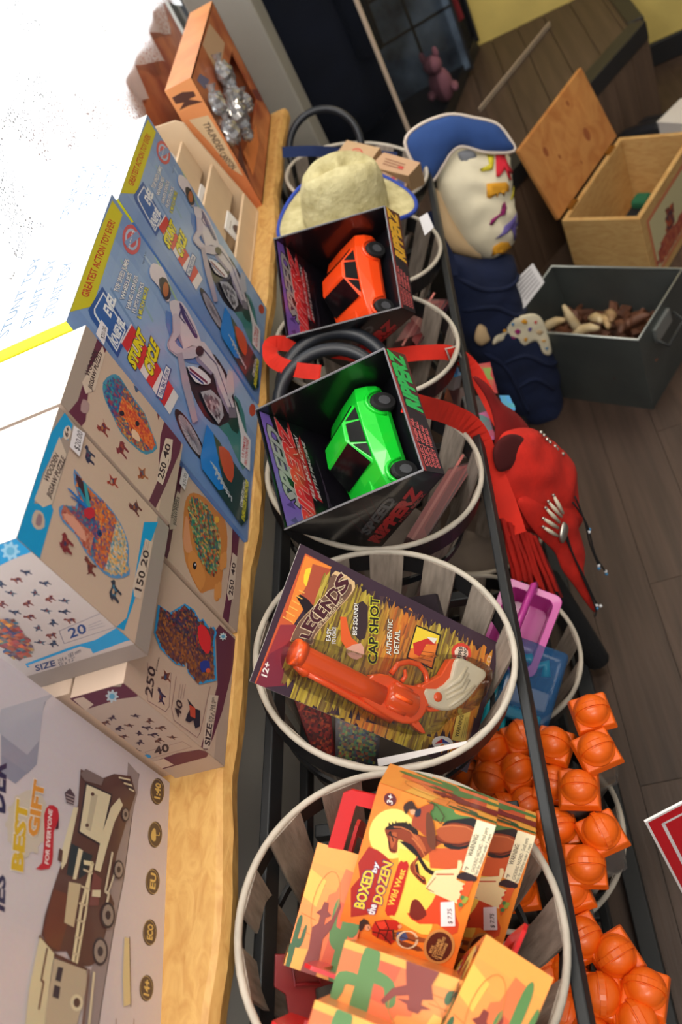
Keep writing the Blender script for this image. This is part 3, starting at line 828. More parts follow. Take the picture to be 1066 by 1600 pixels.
    p.text('CHOKING HAZARD - Small parts', (644, 612), (724, 366), (624, 606), (60, 54, 52), .005)
    p.text('Not for children under 3 years.', (660, 628), (742, 398), (644, 620), (60, 54, 52), .003)
    p.poly([(590, 600), (615, 590), (600, 575)], (60, 54, 52))
    p.poly([(596, 597), (610, 591), (602, 581)], (240, 232, 196))
def price(p, quad, txt, a, b, h):
    p.poly(quad, (238, 234, 238)); p.text(txt, a, b, h, (40, 38, 44), .01)

s = .89
XA = V((.5487, .6463, .5303)); ZA = V((.0841, -.6738, .7341))
RA = axes(XA, ZA); cA = V((-.2762, .315, -.7852 + CZ))
MA = Matrix.Translation(cA) @ RA.to_4x4()
bA = thing('toy_box', 'topmost orange wild west toy box with a full view of the rearing horse', 'toy box', cA, RA, 'wild west toy boxes in the nearest basket')
west_box_geo(bA)
pA = Print(MA, (-BW / 2, -BH / 2, BD / 2), (1, 0, 0), (0, 1, 0), BW, BH)
west_art(pA); fA = pA.build('front_print', bA, GLOSS)
qs = Print(MA, (-BW / 2, -BH / 2, BD / 2), (1, 0, 0), (0, 1, 0), BW, BH, .0022)
qs.use('H'); price(qs, [(458, 775), (535, 770), (540, 908), (460, 910)], '$ 7.75', (524, 895), (520, 812), (500, 893)); qs.build('price_sticker', bA)
eA = end_art(bA, MA, 1); eA.build('end_print', bA, GLOSS); end_art(bA, MA, -1).build('end_print', bA, GLOSS)
# second box just behind it
def west_copy(label, M, red=True):
    c = copy_tree(bA, None, M); tag(c, label, 'toy box', 'wild west toy boxes in the nearest basket'); return c
MBx = Matrix.Translation(RA @ V((-.020, -.042, -BD - .004))) @ MA
west_copy('orange wild west toy box right behind the topmost one, partly covered by it', MBx)
def west_end(label, ctr, X, Y, Z, off=(0, 0, 0)):
    """box standing in the basket showing a narrow end: end face normal N"""
    # box local +x -> N (Z of fit), local y -> long side of the end face
    N = V(Z).normalized(); Yl = V(Y); Yl = (Yl - N * Yl.dot(N)).normalized(); Zl = N.cross(Yl)
    R = Matrix(((N.x, Yl.x, Zl.x), (N.y, Yl.y, Zl.y), (N.z, Yl.z, Zl.z)))
    c = V(ctr) + V((0, 0, CZ)) + V(off)
    return west_copy(label, Matrix.Translation(c) @ R.to_4x4())
def solve_end(p0, p1, p2, d, N):
    """three photo corners of an end face: place it on a plane with normal N at distance d"""
    N = V(N).normalized(); O = PD(*p0, d)
    a, b, c = O, PP(*p1, O, N), PP(*p2, O, N)
    return a, b, c, N
def west_end_px(label, pa, pb, pc, d, N, along, land=0):
    # pa->pb the long (BH) edge, pa->pc towards the other side
    a, b, c, N = solve_end(pa, pb, pc, d, N)
    Yl = (b - a).normalized() * along; Zl = N.cross(Yl)
    ctr = a + (b - a).normalized() * BH / 2
    side = (c - a); side = side - (b - a).normalized() * side.dot((b - a).normalized())
    ctr = ctr + side.normalized() * BD / 2 - N * BW / 2
    R = Matrix(((N.x, Yl.x, Zl.x), (N.y, Yl.y, Zl.y), (N.z, Yl.z, Zl.z)))
    c = west_copy(label, Matrix.Translation(ctr) @ R.to_4x4())
    if land:
        for ch_ in list(c.children):
            if ch_.name.startswith('end_print'): bpy.data.objects.remove(ch_)
        q = Print(MW[c.name], (BW / 2, -land * BH / 2, -land * BD / 2), (0, land, 0), (0, 0, land), BH, BD)
        desert(q, BH, BD); q.build('end_print', c, GLOSS)
    return c
west_end_px('orange wild west toy box showing its cactus end, in the middle of its basket', (540, 1468), (718, 1530), (503, 1574), .80, (.25, -.30, .92), -1, LAND)
west_end_px('orange wild west toy box at the right of its basket showing its cactus end', (760, 1460), (690, 1610), (845, 1498), .79, (.45, -.15, .88), -1)
west_end_px('orange wild west toy box leaning at the left behind the red handle', (497, 1316), (458, 1457), (585, 1340), .90, (.25, -.30, .92), -1)
west_end_px('orange wild west toy box cut off by the bottom edge of the photo', (493, 1562), (665, 1632), (465, 1665), .76, (.25, -.30, .92), -1, LAND)
# red handle in the left of the basket, shade painted into its colour
hd = thing('loose_handle', 'red plastic carry handle, darkened as in shade, at the left inside the nearest basket', 'handle', PD(470, 1530, .93))
O = PD(470, 1500, .92); N_ = V((.55, -.45, .7)).normalized()
P_ = lambda x, y: PP(x, y, O, N_)
m = MB(); m.prism([P_(*q) for q in cv('Q', [(65, 195), (245, 195), (262, 290), (200, 310), (205, 420), (120, 470), (100, 330), (62, 305)])], -N_ * .005)
mat('shaded_red', (112, 16, 22), .4, coat=.3)
m.build('plate', 'shaded_red', hd, bevel=.001)
m = MB(); m.tube([P_(*q) + N_ * .002 for q in cv('Q', [(120, 230), (205, 225), (215, 290), (130, 295)])], .002, 6, closed=True); m.build('slot_edge', 'shaded_red', hd)

# ---- carded toy revolver
CX = V((.4452, .8761, .1848)); CN = V((.7345, -.4754, .4843))
RC = axes(CX, CN); cC = V((-.3043, .567, -.8043 + CZ)); MC = Matrix.Translation(cC) @ RC.to_4x4()
CW, CH = .166, .305
gun = thing('toy_revolver_pack', 'orange toy revolver with cream grip on a western blister card', 'toy gun', cC, RC)
mat('card_back', (196, 190, 184), .7)
MB().box((0, 0, -.0006), (CW, CH, .001)).build('card', 'card_back', gun, local=True)
p = Print(MC, (-CW / 2, -CH / 2, 0), (1, 0, 0), (0, 1, 0), CW, CH)
p.full((62, 42, 56))
p.use('F')
def sunset(u, v): return mixc(mixc((246, 150, 60), (150, 52, 62), min(1, max(0, (1 - u) * 1.3 - .1))), (200, 80, 60), .2)
p.poly([(235, 60), (330, 110), (310, 150), (190, 330), (165, 470), (140, 560), (40, 560)], (206, 92, 52))
p.poly([(140, 330), (200, 330), (165, 480), (150, 560), (40, 570)], (150, 52, 60)); p.poly([(100, 440), (170, 400), (160, 560), (40, 570)], (122, 40, 58))
p.poly([(235, 68), (335, 112), (310, 150), (280, 190), (240, 250), (190, 330), (160, 300)], (240, 140, 56))
p.poly([(236, 120), (268, 118), (268, 150), (245, 185), (228, 170)], (250, 218, 60), 2)
p.poly([(262, 100), (330, 120), (315, 190), (270, 260), (215, 225), (240, 180)], (178, 82, 56), 1)
p.poly([(200, 225), (215, 215), (245, 235), (265, 260), (240, 300), (215, 250)], (34, 20, 26), 1)
for k in range(6):
    p.line([(150 + k * 12, 300 - k * 20), (185 + k * 9, 320 - k * 22)], .0012, (250, 190, 90))
# wood-plank field
def planks(u, v):
    base = ((150, 118, 40), (120, 88, 36), (178, 150, 50), (92, 60, 36), (196, 172, 60))[int(u * 23 + 3 * math.sin(v * 5)) % 5]
    return mixc(base, (206, 96, 40), min(1, max(0, .25 + .5 * math.sin(v * 6 + .4)) * .55))
FIELD = [(310, 105), (430, 165), (580, 245), (760, 335), (905, 415), (945, 440), (845, 795), (640, 815), (480, 735), (330, 665), (150, 575), (150, 480), (185, 390), (250, 330)]
def streak(u, v):
    # u reading direction, v from the bottom (grip end) to the top (muzzle end) of the card
    olive = random.choice(((190, 168, 56), (168, 146, 52), (206, 186, 78), (136, 112, 44), (112, 84, 46), (176, 150, 60)))
    fire = random.choice(((226, 124, 44), (206, 98, 40), (232, 156, 56), (180, 84, 44)))
    k = math.exp(-((v - .52) / .10) ** 2) * .9 + math.exp(-((v - .06) / .12) ** 2) * .8
    c = mixc(olive, fire, min(1, k))
    return mixc(c, (70, 48, 52), .55) if random.random() < .16 else c
p.mosaic(FIELD, (.017, .0022), None, 0, .4, streak, .25)
for k in range(46):
    t = random.random(); a_ = (330 + 520 * t, 665 + 120 * t) if k % 2 else (440 + 460 * t, 178 + 235 * t); d_ = random.uniform(12, 42) * (-1 if k % 2 else 1)
    p.poly([(a_[0] - 9, a_[1]), (a_[0] + 9, a_[1] + 4), (a_[0] - d_ * .12, a_[1] + d_)], random.choice(((62, 42, 58), (52, 36, 48), (80, 56, 60))))
p.poly([(430, 250), (470, 260), (460, 380), (420, 370)], (60, 42, 46), 2)
# LEGENDS banner
ban = cv('L', [(255, 690), (320, 545), (420, 440), (520, 330), (560, 230), (600, 155), (745, 240), (720, 330), (640, 420), (560, 510), (480, 600), (440, 660), (420, 720), (330, 680)])
p.use('P'); p.poly(ban, (226, 190, 140), 2); p.poly([( (x - 471) * .94 + 471, (y - 985) * .94 + 985) for x, y in ban], (120, 88, 72), 2)
p.use('L')
for ch, a, b, h in (('L', (400, 668), (430, 612), (330, 650)), ('E', (425, 610), (470, 540), (340, 575)), ('G', (462, 565), (512, 488), (385, 500)), ('E', (508, 515), (552, 440), (430, 455)), ('N', (550, 465), (600, 385), (478, 408)), ('D', (595, 412), (645, 335), (525, 340)), ('S', (650, 335), (700, 250), (580, 255))):
    p.text(ch, a, b, h, (74, 28, 38), .035, (236, 216, 180), .03)
p.text('OF THE WILD WEST', (470, 590), (660, 375), (455, 575), (240, 220, 180), .01)
p.use('F')
p.text('EASY', (325, 392), (330, 345), (308, 390), (240, 236, 230), .02, (30, 20, 26), .05)
p.text('TO LOAD!', (345, 405), (346, 340), (330, 405), (240, 236, 230), .02, (30, 20, 26), .05)
p.text('BIG SOUND!', (428, 370), (434, 252), (412, 368), (240, 236, 230), .02, (30, 20, 26), .05)
p.text('CAP SHOT', (503, 478), (512, 228), (470, 476), (40, 28, 30), .03, (226, 226, 50), .05)
p.text('AUTHENTIC', (556, 445), (563, 312), (538, 443), (244, 240, 220), .02, (60, 40, 30), .05)
p.text('DETAIL', (585, 440), (590, 352), (566, 438), (244, 240, 220), .02, (60, 40, 30), .05)
p.poly([(362, 300), (385, 302), (392, 340), (405, 380), (440, 410), (450, 450), (420, 460), (385, 420), (365, 390)], (232, 100, 44), 1)
p.poly([(385, 420), (440, 400), (452, 440), (425, 462), (395, 450)], (226, 170, 150), 2)
p.poly([(652, 330), (748, 368), (715, 500), (615, 455)], (30, 24, 28)); p.poly([(655, 337), (741, 372), (711, 492), (622, 452)], (240, 130, 50)); p.poly([(655, 337), (741, 372), (735, 400), (630, 420)], (246, 214, 60))
p.poly([(640, 400), (700, 380), (730, 385), (725, 405), (690, 405), (665, 450), (645, 440)], (206, 50, 44), 1); p.poly([(690, 376), (732, 382), (720, 402)], (240, 236, 220))
for k in range(4): p.line([(660 + k * 4, 470 - k * 13), (705 + k * 5, 485 - k * 16)], .0006, (90, 40, 26))
p.ell((824, 437), (862, 445), (818, 475), (222, 70, 50), 12); p.ell((824, 437), (850, 443), (820, 462), (244, 220, 200), 12)
p.text('SUPER', (822, 466), (830, 412), (808, 464), (40, 26, 30), .03); p.text('BANG', (840, 466), (846, 418), (828, 464), (40, 26, 30), .03)
p.ell((752, 778), (792, 782), (750, 805), (236, 232, 232), 16); p.poly([(722, 780), (750, 760), (752, 778)], (206, 40, 50)); p.poly([(782, 780), (750, 760), (752, 778)], (50, 70, 160)); p.poly([(730, 795), (775, 795), (752, 780)], (240, 140, 40))
p.poly([(812, 645), (858, 652), (838, 775), (786, 765)], (226, 196, 96)); p.text('WARNING!', (812, 755), (832, 672), (798, 752), (60, 44, 30), .02)
for k in range(3): p.line([(822 + k * 7, 760), (840 + k * 5, 680)], .0006, (120, 96, 50))
p.text('12+', (88, 528), (102, 476), (68, 520), (240, 236, 232), .03)
p.text('7.50', (915, 552), (940, 450), (900, 545), (220, 180, 160), .0)
p.build('card_print', gun, GLOSS)
# blister and revolver: outline traced on the card, then given real depth
mat('toy_orange', (255, 92, 26), .28, coat=.5)
mat('toy_cream', (236, 222, 192), .35, coat=.4)
Pc = Print(MC, (0, 0, 0), (1, 0, 0), (0, 1, 0), 1, 1); Pc.use('F')
lift = .016
class Sh: pass
def gpt(x, y, z): a = Pc2(x, y); return V((a[0], a[1], z))
def Pc2(x, y):
    # point on plane lifted from the card so that the gun sits in front of it
    ox, oy, k = CROPS['F']; O = MC @ V((0, 0, lift)); n_ = MC.to_3x3() @ V((0, 0, 1))
    q = MC.inverted() @ PP(ox + k * x, oy + k * y, O, n_); return (q.x, q.y)
def gshape(name, outl, z0, z1, m, bev=.003, sm=2, label=None):
    o2 = smooth_loop(outl, sm) if sm else outl
    mb = MB(); mb.prism([gpt(x, y, z0) for x, y in o2], (0, 0, z1 - z0)); return mb.build(name, m, gun, local=True, bevel=bev, seg=3, label=label)
def gtube(name, path, r, m, n=14, label=None):
    mb = MB(); mb.tube([gpt(x, y, lift) for x, y in path], r, n); return mb.build(name, m, gun, local=True, smooth=True, label=label)
gtube('barrel', [(190, 438), (215, 448), (330, 505), (430, 556), (520, 600)], [.0125, .0138, .0138, .0138, .0138], 'toy_orange', 18)
gtube('muzzle', [(190, 430), (224, 446)], .0152, 'toy_orange', 18)
gtube('ejector_rod', [(220, 500), (330, 560), (470, 640), (560, 690)], [.004, .0042, .0045, .005], 'toy_orange', 10)
gtube('front_sight', [(200, 480), (235, 512), (250, 516)], [.005, .006, .003], 'toy_orange', 10)
gshape('frame', [(430, 575), (480, 520), (540, 520), (600, 555), (680, 570), (690, 620), (668, 680), (620, 705), (560, 690), (450, 620)], lift - .008, lift + .008, 'toy_orange')
mb = MB(); a = gpt(535, 590, lift + .002); b = gpt(640, 640, lift + .002); d = (b - a).normalized(); T = Matrix.Translation(a) @ axes(V((0, 0, 1)), d).to_4x4()
Lc = (b - a).length
mb.lathe([(.011, -.002), (.0155, .002), (.0162, Lc * .5), (.0155, Lc - .002), (.011, Lc + .002)], 20, T); mb.build('cylinder', 'toy_orange', gun, local=True, smooth=True)
for k in range(6):
    aa = 2 * math.pi * k / 6; mb = MB(T); mb.tube([(math.cos(aa) * .0155, math.sin(aa) * .0155, .004), (math.cos(aa) * .0155, math.sin(aa) * .0155, Lc * .7)], .0028, 8); mb.build('cylinder_rib', 'toy_orange', gun, local=True, smooth=True)
gtube('trigger_guard', [(560, 515), (585, 480), (625, 470), (665, 480), (690, 510), (697, 545), (680, 575)], .0034, 'toy_orange', 10)
gtube('trigger', [(600, 545), (615, 525), (612, 500)], [.003, .0028, .002], 'toy_orange', 8)
gshape('hammer', [(625, 690), (655, 690), (685, 738), (672, 742), (640, 715)], lift - .004, lift + .004, 'toy_orange', .0015)
gtube('recoil_shield', [(655, 560), (675, 600), (670, 650), (640, 700)], [.006, .008, .008, .005], 'toy_orange', 12)
gshape('backstrap', [(668, 560), (740, 520), (775, 460), (800, 458), (780, 530), (730, 600), (690, 640), (760, 655), (700, 660), (672, 640)], lift - .007, lift + .006, 'toy_orange', .002, 1)
grip = [(670, 570), (720, 572), (770, 530), (785, 465), (820, 458), (870, 485), (912, 515), (880, 560), (840, 610), (790, 650), (740, 655), (700, 640), (675, 610)]
gshape('grip', grip, lift - .010, lift + .010, 'toy_cream', .005, 2, 'cream ribbed grip')
for k in range(4):
    t = k / 3
    gp = [(745 + t * 10, 575 + t * 50), (800 + t * 15, 540 + t * 60), (830 + t * 12, 490 + t * 70)] if k < 3 else [(760, 640), (810, 605), (860, 560)]
    mb = MB(); mb.tube([gpt(x, y, lift + .0095) for x, y in gp], [.002, .0034, .002], 8); mb.build('grip_rib', 'toy_cream', gun, local=True, smooth=True)
mb = MB(); mb.ball(gpt(720, 603, lift + .010), (.006, .006, .003)); mb.build('grip_screw', 'toy_orange', gun, local=True, smooth=True)
clear_mat('blister', (240, 236, 226), .0, .08, .06)
bl = smooth_loop([(165, 440), (230, 380), (420, 440), (560, 455), (660, 455), (790, 440), (925, 500), (870, 640), (760, 690), (690, 750), (560, 720), (380, 640), (200, 540)], 3)
q0 = [V(Pc2(x, y) + (.0012,)) for x, y in bl]; cc = sum(q0, V()) / len(q0); n = len(q0)
q1 = [cc + (a - cc) * .955 + V((0, 0, .033)) for a in q0]
mb = MB(); mb.add(q0 + q1, [(i, (i + 1) % n, n + (i + 1) % n, n + i) for i in range(n)] + [tuple(range(n, 2 * n))]); mb.build('blister', 'blister', gun, local=True, label='clear blister over the toy')

# other packs standing behind the revolver card
mat('pack_dark', (40, 32, 38), .5); mat('pack_red', (150, 34, 36), .45); mat('pack_white', (214, 208, 206), .5)
def slab_px(name, label, cat, quad_px, d, N, th, m, art=None, group=None):
    O = PD(*quad_px[0], d); N = V(N).normalized(); q = [PP(x, y, O, N) for x, y in quad_px]
    c = sum(q, V()) / 4; X = (q[1] - q[0]).normalized(); R = axes(X, N); M = Matrix.Translation(c) @ R.to_4x4()
    t = thing(name, label, cat, c, R, group)
    mb = MB(); mb.prism([p_ for p_ in q], -N * th); mb.build('carton', m, t)
    if art:
        Mi = M.inverted(); ql = [Mi @ p_ for p_ in q]; xs = [a.x for a in ql]; ys = [a.y for a in ql]
        pr = Print(M, (min(xs), min(ys), 0), (1, 0, 0), (0, 1, 0), max(xs) - min(xs), max(ys) - min(ys))
        art(pr, [(a.x - min(xs), a.y - min(ys)) for a in ql]); pr.build('front_print', t, GLOSS)
    return t
def art_red(p, q):
    p.poly(q, (120, 28, 32)); c = (sum(a for a, b in q) / 4, sum(b for a, b in q) / 4)
    p.mosaic([(c[0] + (a - c[0]) * .85, c[1] + (b - c[1]) * .85) for a, b in q], .003, ((60, 24, 30), (176, 48, 44), (206, 90, 50), (40, 26, 34), (130, 30, 34)))
def art_mix(p, q):
    p.poly(q, (44, 40, 52)); c = (sum(a for a, b in q) / 4, sum(b for a, b in q) / 4)
    p.mosaic([(c[0] + (a - c[0]) * .85, c[1] + (b - c[1]) * .85) for a, b in q], .003, ((40, 60, 110), (190, 180, 60), (60, 140, 90), (30, 26, 34), (170, 60, 44)))
slab_px('toy_pack', 'dark red toy pack under the left end of the revolver card', 'toy pack', cv('F', [(190, 600), (330, 640), (350, 850), (260, 800)]), 1.14, (.5, -.6, .6), .012, 'pack_red', art_red)
slab_px('toy_pack', 'dark blue and yellow toy pack under the middle of the revolver card', 'toy pack', cv('F', [(350, 670), (520, 720), (510, 870), (350, 850)]), 1.12, (.4, -.6, .7), .012, 'pack_dark', art_mix)
slab_px('price_card', 'white card edge with barcode in front of the revolver card', 'card', cv('F', [(508, 838), (846, 770), (850, 785), (512, 868)]), 1.015, (.1, -.6, .8), .0015, 'pack_white')
slab_px('toy_pack', 'red-edged white carton upright behind the revolver card', 'toy pack', cv('F', [(495, 205), (550, 208), (575, 260), (510, 250)]), 1.16, (.6, -.6, .5), .01, 'pack_red')
slab_px('toy_pack', 'dark thin card standing upright at the right behind the revolver card', 'toy pack', cv('F', [(728, 212), (738, 215), (778, 355), (760, 350)]), 1.12, (.9, -.3, .2), .1, 'pack_dark')

# ---- boxed toy cars
mat('car_black_card', (20, 20, 25), .32, coat=.5)
mat('tyre', (20, 20, 22), .7); mat('hub', (150, 152, 158), .35, metal=.8)
mat('car_glass', (12, 13, 16), .15)
mat('purple_card', (98, 74, 150), .4)
def car_parts(parent, M, body):
    """M: car frame (x forward, y left, z up) in the parent's frame; about .165 long"""
    st = [(-.082, .030, .010, .030, .026), (-.078, .034, .008, .036, .030), (-.055, .037, .006, .040, .033), (-.02, .036, .006, .040, .032), (.02, .036, .006, .038, .031), (.05, .037, .006, .034, .030), (.072, .034, .007, .027, .026), (.082, .027, .009, .020, .020)]
    vs = []; fs = []
    for x, hw, zb, zt, wt in st:
        pr = [(-hw * .92, zb), (-hw, zb + .006), (-hw, (zb + zt) / 2 + .003), (-wt, zt), (0, zt + .0015), (wt, zt), (hw, (zb + zt) / 2 + .003), (hw, zb + .006), (hw * .92, zb)]
        vs += [(x, a, b) for a, b in pr]
    n = 9
    for i in range(len(st) - 1):
        for k in range(n): fs.append((i * n + k, i * n + (k + 1) % n, (i + 1) * n + (k + 1) % n, (i + 1) * n + k))
    fs += [tuple(range(n))[::-1], tuple(range((len(st) - 1) * n, len(st) * n))]
    b = MB(M); b.add(vs, fs); b.build('car_body', body, parent, local=True, bevel=.0012)
    # cabin
    cab = [(-.062, .028, .036, .026, .038), (-.035, .030, .036, .022, .055), (-.008, .030, .036, .022, .057), (.032, .029, .034, .026, .036)]
    vs = []; fs = []
    for x, wb, zb, wt, zt in cab: vs += [(x, -wb, zb), (x, -wt, zt), (x, wt, zt), (x, wb, zb)]
    for i in range(3):
        for k in range(4): fs.append((i * 4 + k, i * 4 + (k + 1) % 4, i * 4 + 4 + (k + 1) % 4, i * 4 + 4 + k))
    fs += [(3, 2, 1, 0), (12, 13, 14, 15)]
    b = MB(M); b.add(vs, fs); b.build('cabin', body, parent, local=True, bevel=.001)
    def patch(name, pts, off):
        q = [V(a) for a in pts]; n_ = (q[1] - q[0]).cross(q[2] - q[0]).normalized()
        b = MB(M); b.prism([a - n_ * .0006 for a in q], n_ * (.0006 + off)); b.build(name, 'car_glass', parent, local=True)
    lerp = lambda a, b, t: V(a) + (V(b) - V(a)) * t
    A, B, C, D = V((.032, -.026, .036)), V((.032, .026, .036)), V((-.008, .022, .057)), V((-.008, -.022, .057))
    patch('windscreen', [lerp(A, D, .12), lerp(B, C, .12), lerp(B, C, .9), lerp(A, D, .9)], .0012)
    A, B, C, D = V((-.062, .026, .038)), V((-.062, -.026, .038)), V((-.035, -.022, .055)), V((-.035, .022, .055))
    patch('rear_window', [lerp(A, D, .2), lerp(B, C, .2), lerp(B, C, .9), lerp(A, D, .9)], .0012)
    for s_ in (-1, 1):
        w1 = [(-.031, s_ * .0285, .0395), (.0, s_ * .0285, .0395), (-.005, s_ * .0232, .0535), (-.031, s_ * .0232, .0525)]
        w2 = [(.003, s_ * .0285, .0392), (.022, s_ * .0284, .0385), (.0, s_ * .0242, .051)]
        w3 = [(-.034, s_ * .0288, .0395), (-.054, s_ * .0285, .0388), (-.036, s_ * .0236, .052)]
        for w_ in (w1, w2, w3):
            w_ = w_ if s_ < 0 else w_[::-1]
            patch('side_window', w_, .0014)
        for x in (-.05, .052):
            T = M @ Matrix.Translation((x, s_ * .0325, .014)) @ Matrix.Rotation(math.pi / 2, 4, 'X')
            t = MB(T); t.lathe([(.006, -.0075), (.0125, -.0075), (.0142, -.005), (.0142, .005), (.0125, .0075), (.006, .0075)], 20); w_ = t.build('wheel', 'tyre', parent, local=True, smooth=False, bevel=.0008)
            t = MB(T); t.lathe([(.0065, -.0082), (.0065, .0082)], 12); t.build('hub', 'hub', w_, local=True)
            arch = MB(M); arch.tube([(x + .0185 * math.cos(a), s_ * .0365, .014 + .0185 * math.sin(a)) for a in [math.pi * k / 8 for k in range(9)]], .0022, 6); arch.build('wheel_arch', body, parent, local=True, smooth=True)
    sc = MB(M); sc.box((.05, 0, .0345), (.02, .022, .004)); sc.build('hood_scoop', body, parent, local=True, bevel=.0012)
GW = .190
PA, PB, PC_, PD_ = V((0, .106, .073)), V((0, -.098, .057)), V((0, -.112, .0186)), V((0, .0686, -.1356))
UPC = V((0, .65, .76)).normalized()
def car_box(label, c, R):
    t = thing('toy_car_box', label, 'toy car', c, R, 'boxed toy cars on the baskets')
    hx = V((GW / 2, 0, 0)); th = .0022
    def wall(name, a, b, n_):
        MB().prism([a - hx, a + hx, b + hx, b - hx], n_ * th).build(name, 'car_black_card', t, local=True)
    ctr = (PA + PB + PC_ + PD_) / 4
    for nm, a, b in (('base', PC_, PD_), ('front_lip', PB, PC_), ('back_wall', PD_, PA)):
        d = (b - a); n_ = V((0, -d.z, d.y)).normalized()
        if n_.dot(ctr - a) < 0: n_ = -n_
        wall(nm, a, b, n_)
    for s_ in (-1, 1):
        MB().prism([p_ + hx * s_ for p_ in (PA, PB, PC_, PD_)], (-s_ * th, 0, 0)).build('side_panel', 'car_black_card', t, local=True)
        e = MB(); e.tube([PA + hx * s_, PB + hx * s_], .0012, 5); e.build('top_edge', 'card_edge', t, local=True)
    e = MB(); e.tube([PB - hx, PB + hx], .0012, 5); e.build('top_edge', 'card_edge', t, local=True)
    return t
mat('card_edge', (120, 118, 122), .5)
def car_tree(t, body):
    fw = V((-1, 0, 0)); lf = UPC.cross(fw); o = PC_.lerp(PD_, .50) + UPC * .003
    C = Matrix(((fw.x, lf.x, UPC.x, o.x), (fw.y, lf.y, UPC.y, o.y), (fw.z, lf.z, UPC.z, o.z), (0, 0, 0, 1)))
    car_parts(t, C @ Matrix.Diagonal((1.09, 1.72, 1.42, 1)), body)
mat('car_green', (22, 206, 50), .3, coat=.5)
mat('car_orange', (255, 78, 24), .3, coat=.5)
KG, KO = 1.07, 1.05
RG = axes((-.0715, .918, .3901), (-.1136, -.396, .9112)) * (KG / 1.13)
cG = V((-.2729, .7868, -.6719)) * KG + V((0, 0, CZ)); MG = Matrix.Translation(cG) @ RG.to_4x4()
gbox = car_box('black open-front box with a neon green toy sports car', cG, RG); car_tree(gbox, 'car_green')
RO = axes((.10, .86, .50), (-.16, -.47, .868)) @ Matrix.Rotation(math.radians(8.6), 3, 'X') * (KO / 1.13)
cO = V((-.2682, 1.1764, -.6698)) * KO + V((0, 0, CZ)) + axes((.10, .86, .50), (-.16, -.47, .868)) @ V((0, .0175, -.0185)) * (KO / 1.13); MO = Matrix.Translation(cO) @ RO.to_4x4()
obox = car_box('black open-front box with a bright orange toy sports car', cO, RO); car_tree(obox, 'car_orange')
# title on the inner face of the back wall
ly = (PA - PD_); W_, H_ = GW - .006, ly.length - .004
tp_ = Print(MG, PD_ + V((-W_ / 2, 0, 0)), (1, 0, 0), ly, W_, H_, .0032)
if tp_.n.dot((PB - PA)) < 0: pass
tp_.full((22, 19, 28))
y_ = lambda v: H_ * (.40 + .60 * v)
tp_.poly([(0, y_(1)), (W_, y_(1)), (W_, y_(.84)), (W_ * .8, y_(.80)), (W_ * .72, y_(.87)), (W_ * .55, y_(.76)), (W_ * .4, y_(.8)), (W_ * .28, y_(.66)), (W_ * .1, y_(.62)), (0, y_(.42))], (112, 86, 168))
for k in range(7): x = W_ * (.04 + k * .13); tp_.poly([(x, y_(.78)), (x + .012, y_(.82)), (x + .004, y_(.93))], (78, 56, 126))
tp_.poly([(W_ * .02, y_(.44)), (W_ * .16, y_(.66)), (W_ * .98, y_(.74)), (W_ * .8, y_(.62)), (W_ * 1.0, y_(.52)), (W_ * .74, y_(.48)), (W_ * .9, y_(.36)), (W_ * .5, y_(.34)), (W_ * .3, y_(.24)), (W_ * .34, y_(.42))], (176, 34, 44))
tp_.text('SPEED', (W_ * .20, y_(.70)), (W_ * .84, y_(.75)), (W_ * .28, y_(.90)), (150, 150, 150), .045, (40, 36, 46), .04)
tp_.text('RIPPERZ', (W_ * .02, y_(.46)), (W_ * .90, y_(.53)), (W_ * .10, y_(.68)), (214, 50, 58), .045, (224, 190, 190), .02)
tp_.text('PULL BACK ACTION', (W_ * .30, y_(.36)), (W_ * .86, y_(.42)), (W_ * .33, y_(.42)), (206, 200, 204), .02)
tp_.text('BATTLE MACHINE', (W_ * .32, y_(.26)), (W_ * .84, y_(.31)), (W_ * .34, y_(.31)), (206, 196, 200), .02)
for k in range(6): tp_.line([(W_ * (.05 + .03 * k), y_(.3 - .04 * k)), (W_ * (.2 + .1 * k), y_(.06 + .02 * k))], .0012, (70, 60, 76))
o1 = tp_.build('title_print', gbox, GLOSS)
def lip_art(M, col):
    d = (PB - PC_); h_ = d.length
    p = Print(M, PC_ + V((-GW / 2, 0, 0)), (1, 0, 0), d, GW, h_)
    p.full((36, 24, 28)); p.poly([(0, h_ * .86), (GW, h_ * .86), (GW, h_), (0, h_)], (150, 50, 48))
    p.poly([(GW * .46, 0), (GW, 0), (GW, h_ * .8), (GW * .52, h_ * .7)], (84, 30, 32))
    p.text('RIPPERZ', (GW * .50, h_ * .12), (GW * .96, h_ * .22), (GW * .53, h_ * .76), col, .06, (40, 30, 36), .04)
    for k in range(4): p.text('COLLECT THEM ALL', (GW * .04, h_ * (.68 - k * .19)), (GW * (.42 - .02 * k), h_ * (.72 - k * .19)), (GW * .045, h_ * (.81 - k * .19)), (214, 96, 96), .04)
    return p
lip_art(MG, (40, 176, 84)).build('lip_print', gbox, GLOSS)
lip_art(MO, (226, 170, 44)).build('lip_print', obox, GLOSS)
o2 = o1.copy(); COL.objects.link(o2); o2.parent = obox
def side_art(M):
    d = (PC_ - PD_); L_ = d.length
    p = Print(M, PD_ + V((-GW / 2, 0, 0)), d, UPC, L_, .10)
    p.text('RIPPERZ', (L_ * .14, .012), (L_ * .80, .012), (L_ * .20, .034), (190, 34, 44), .06, (60, 20, 26), .03)
    p.text('SPEED', (L_ * .28, .042), (L_ * .72, .042), (L_ * .33, .060), (92, 94, 98), .05, (40, 36, 44), .03)
    p.text('PULL BACK', (L_ * .42, .003), (L_ * .78, .003), (L_ * .43, .009), (160, 60, 64), .03)
    for k in range(4): p.line([(L_ * (.05 + .05 * k), .002), (L_ * (.5 + .1 * k), .09)], .0008, (84, 30, 36))
    return p
sa = side_art(MG)
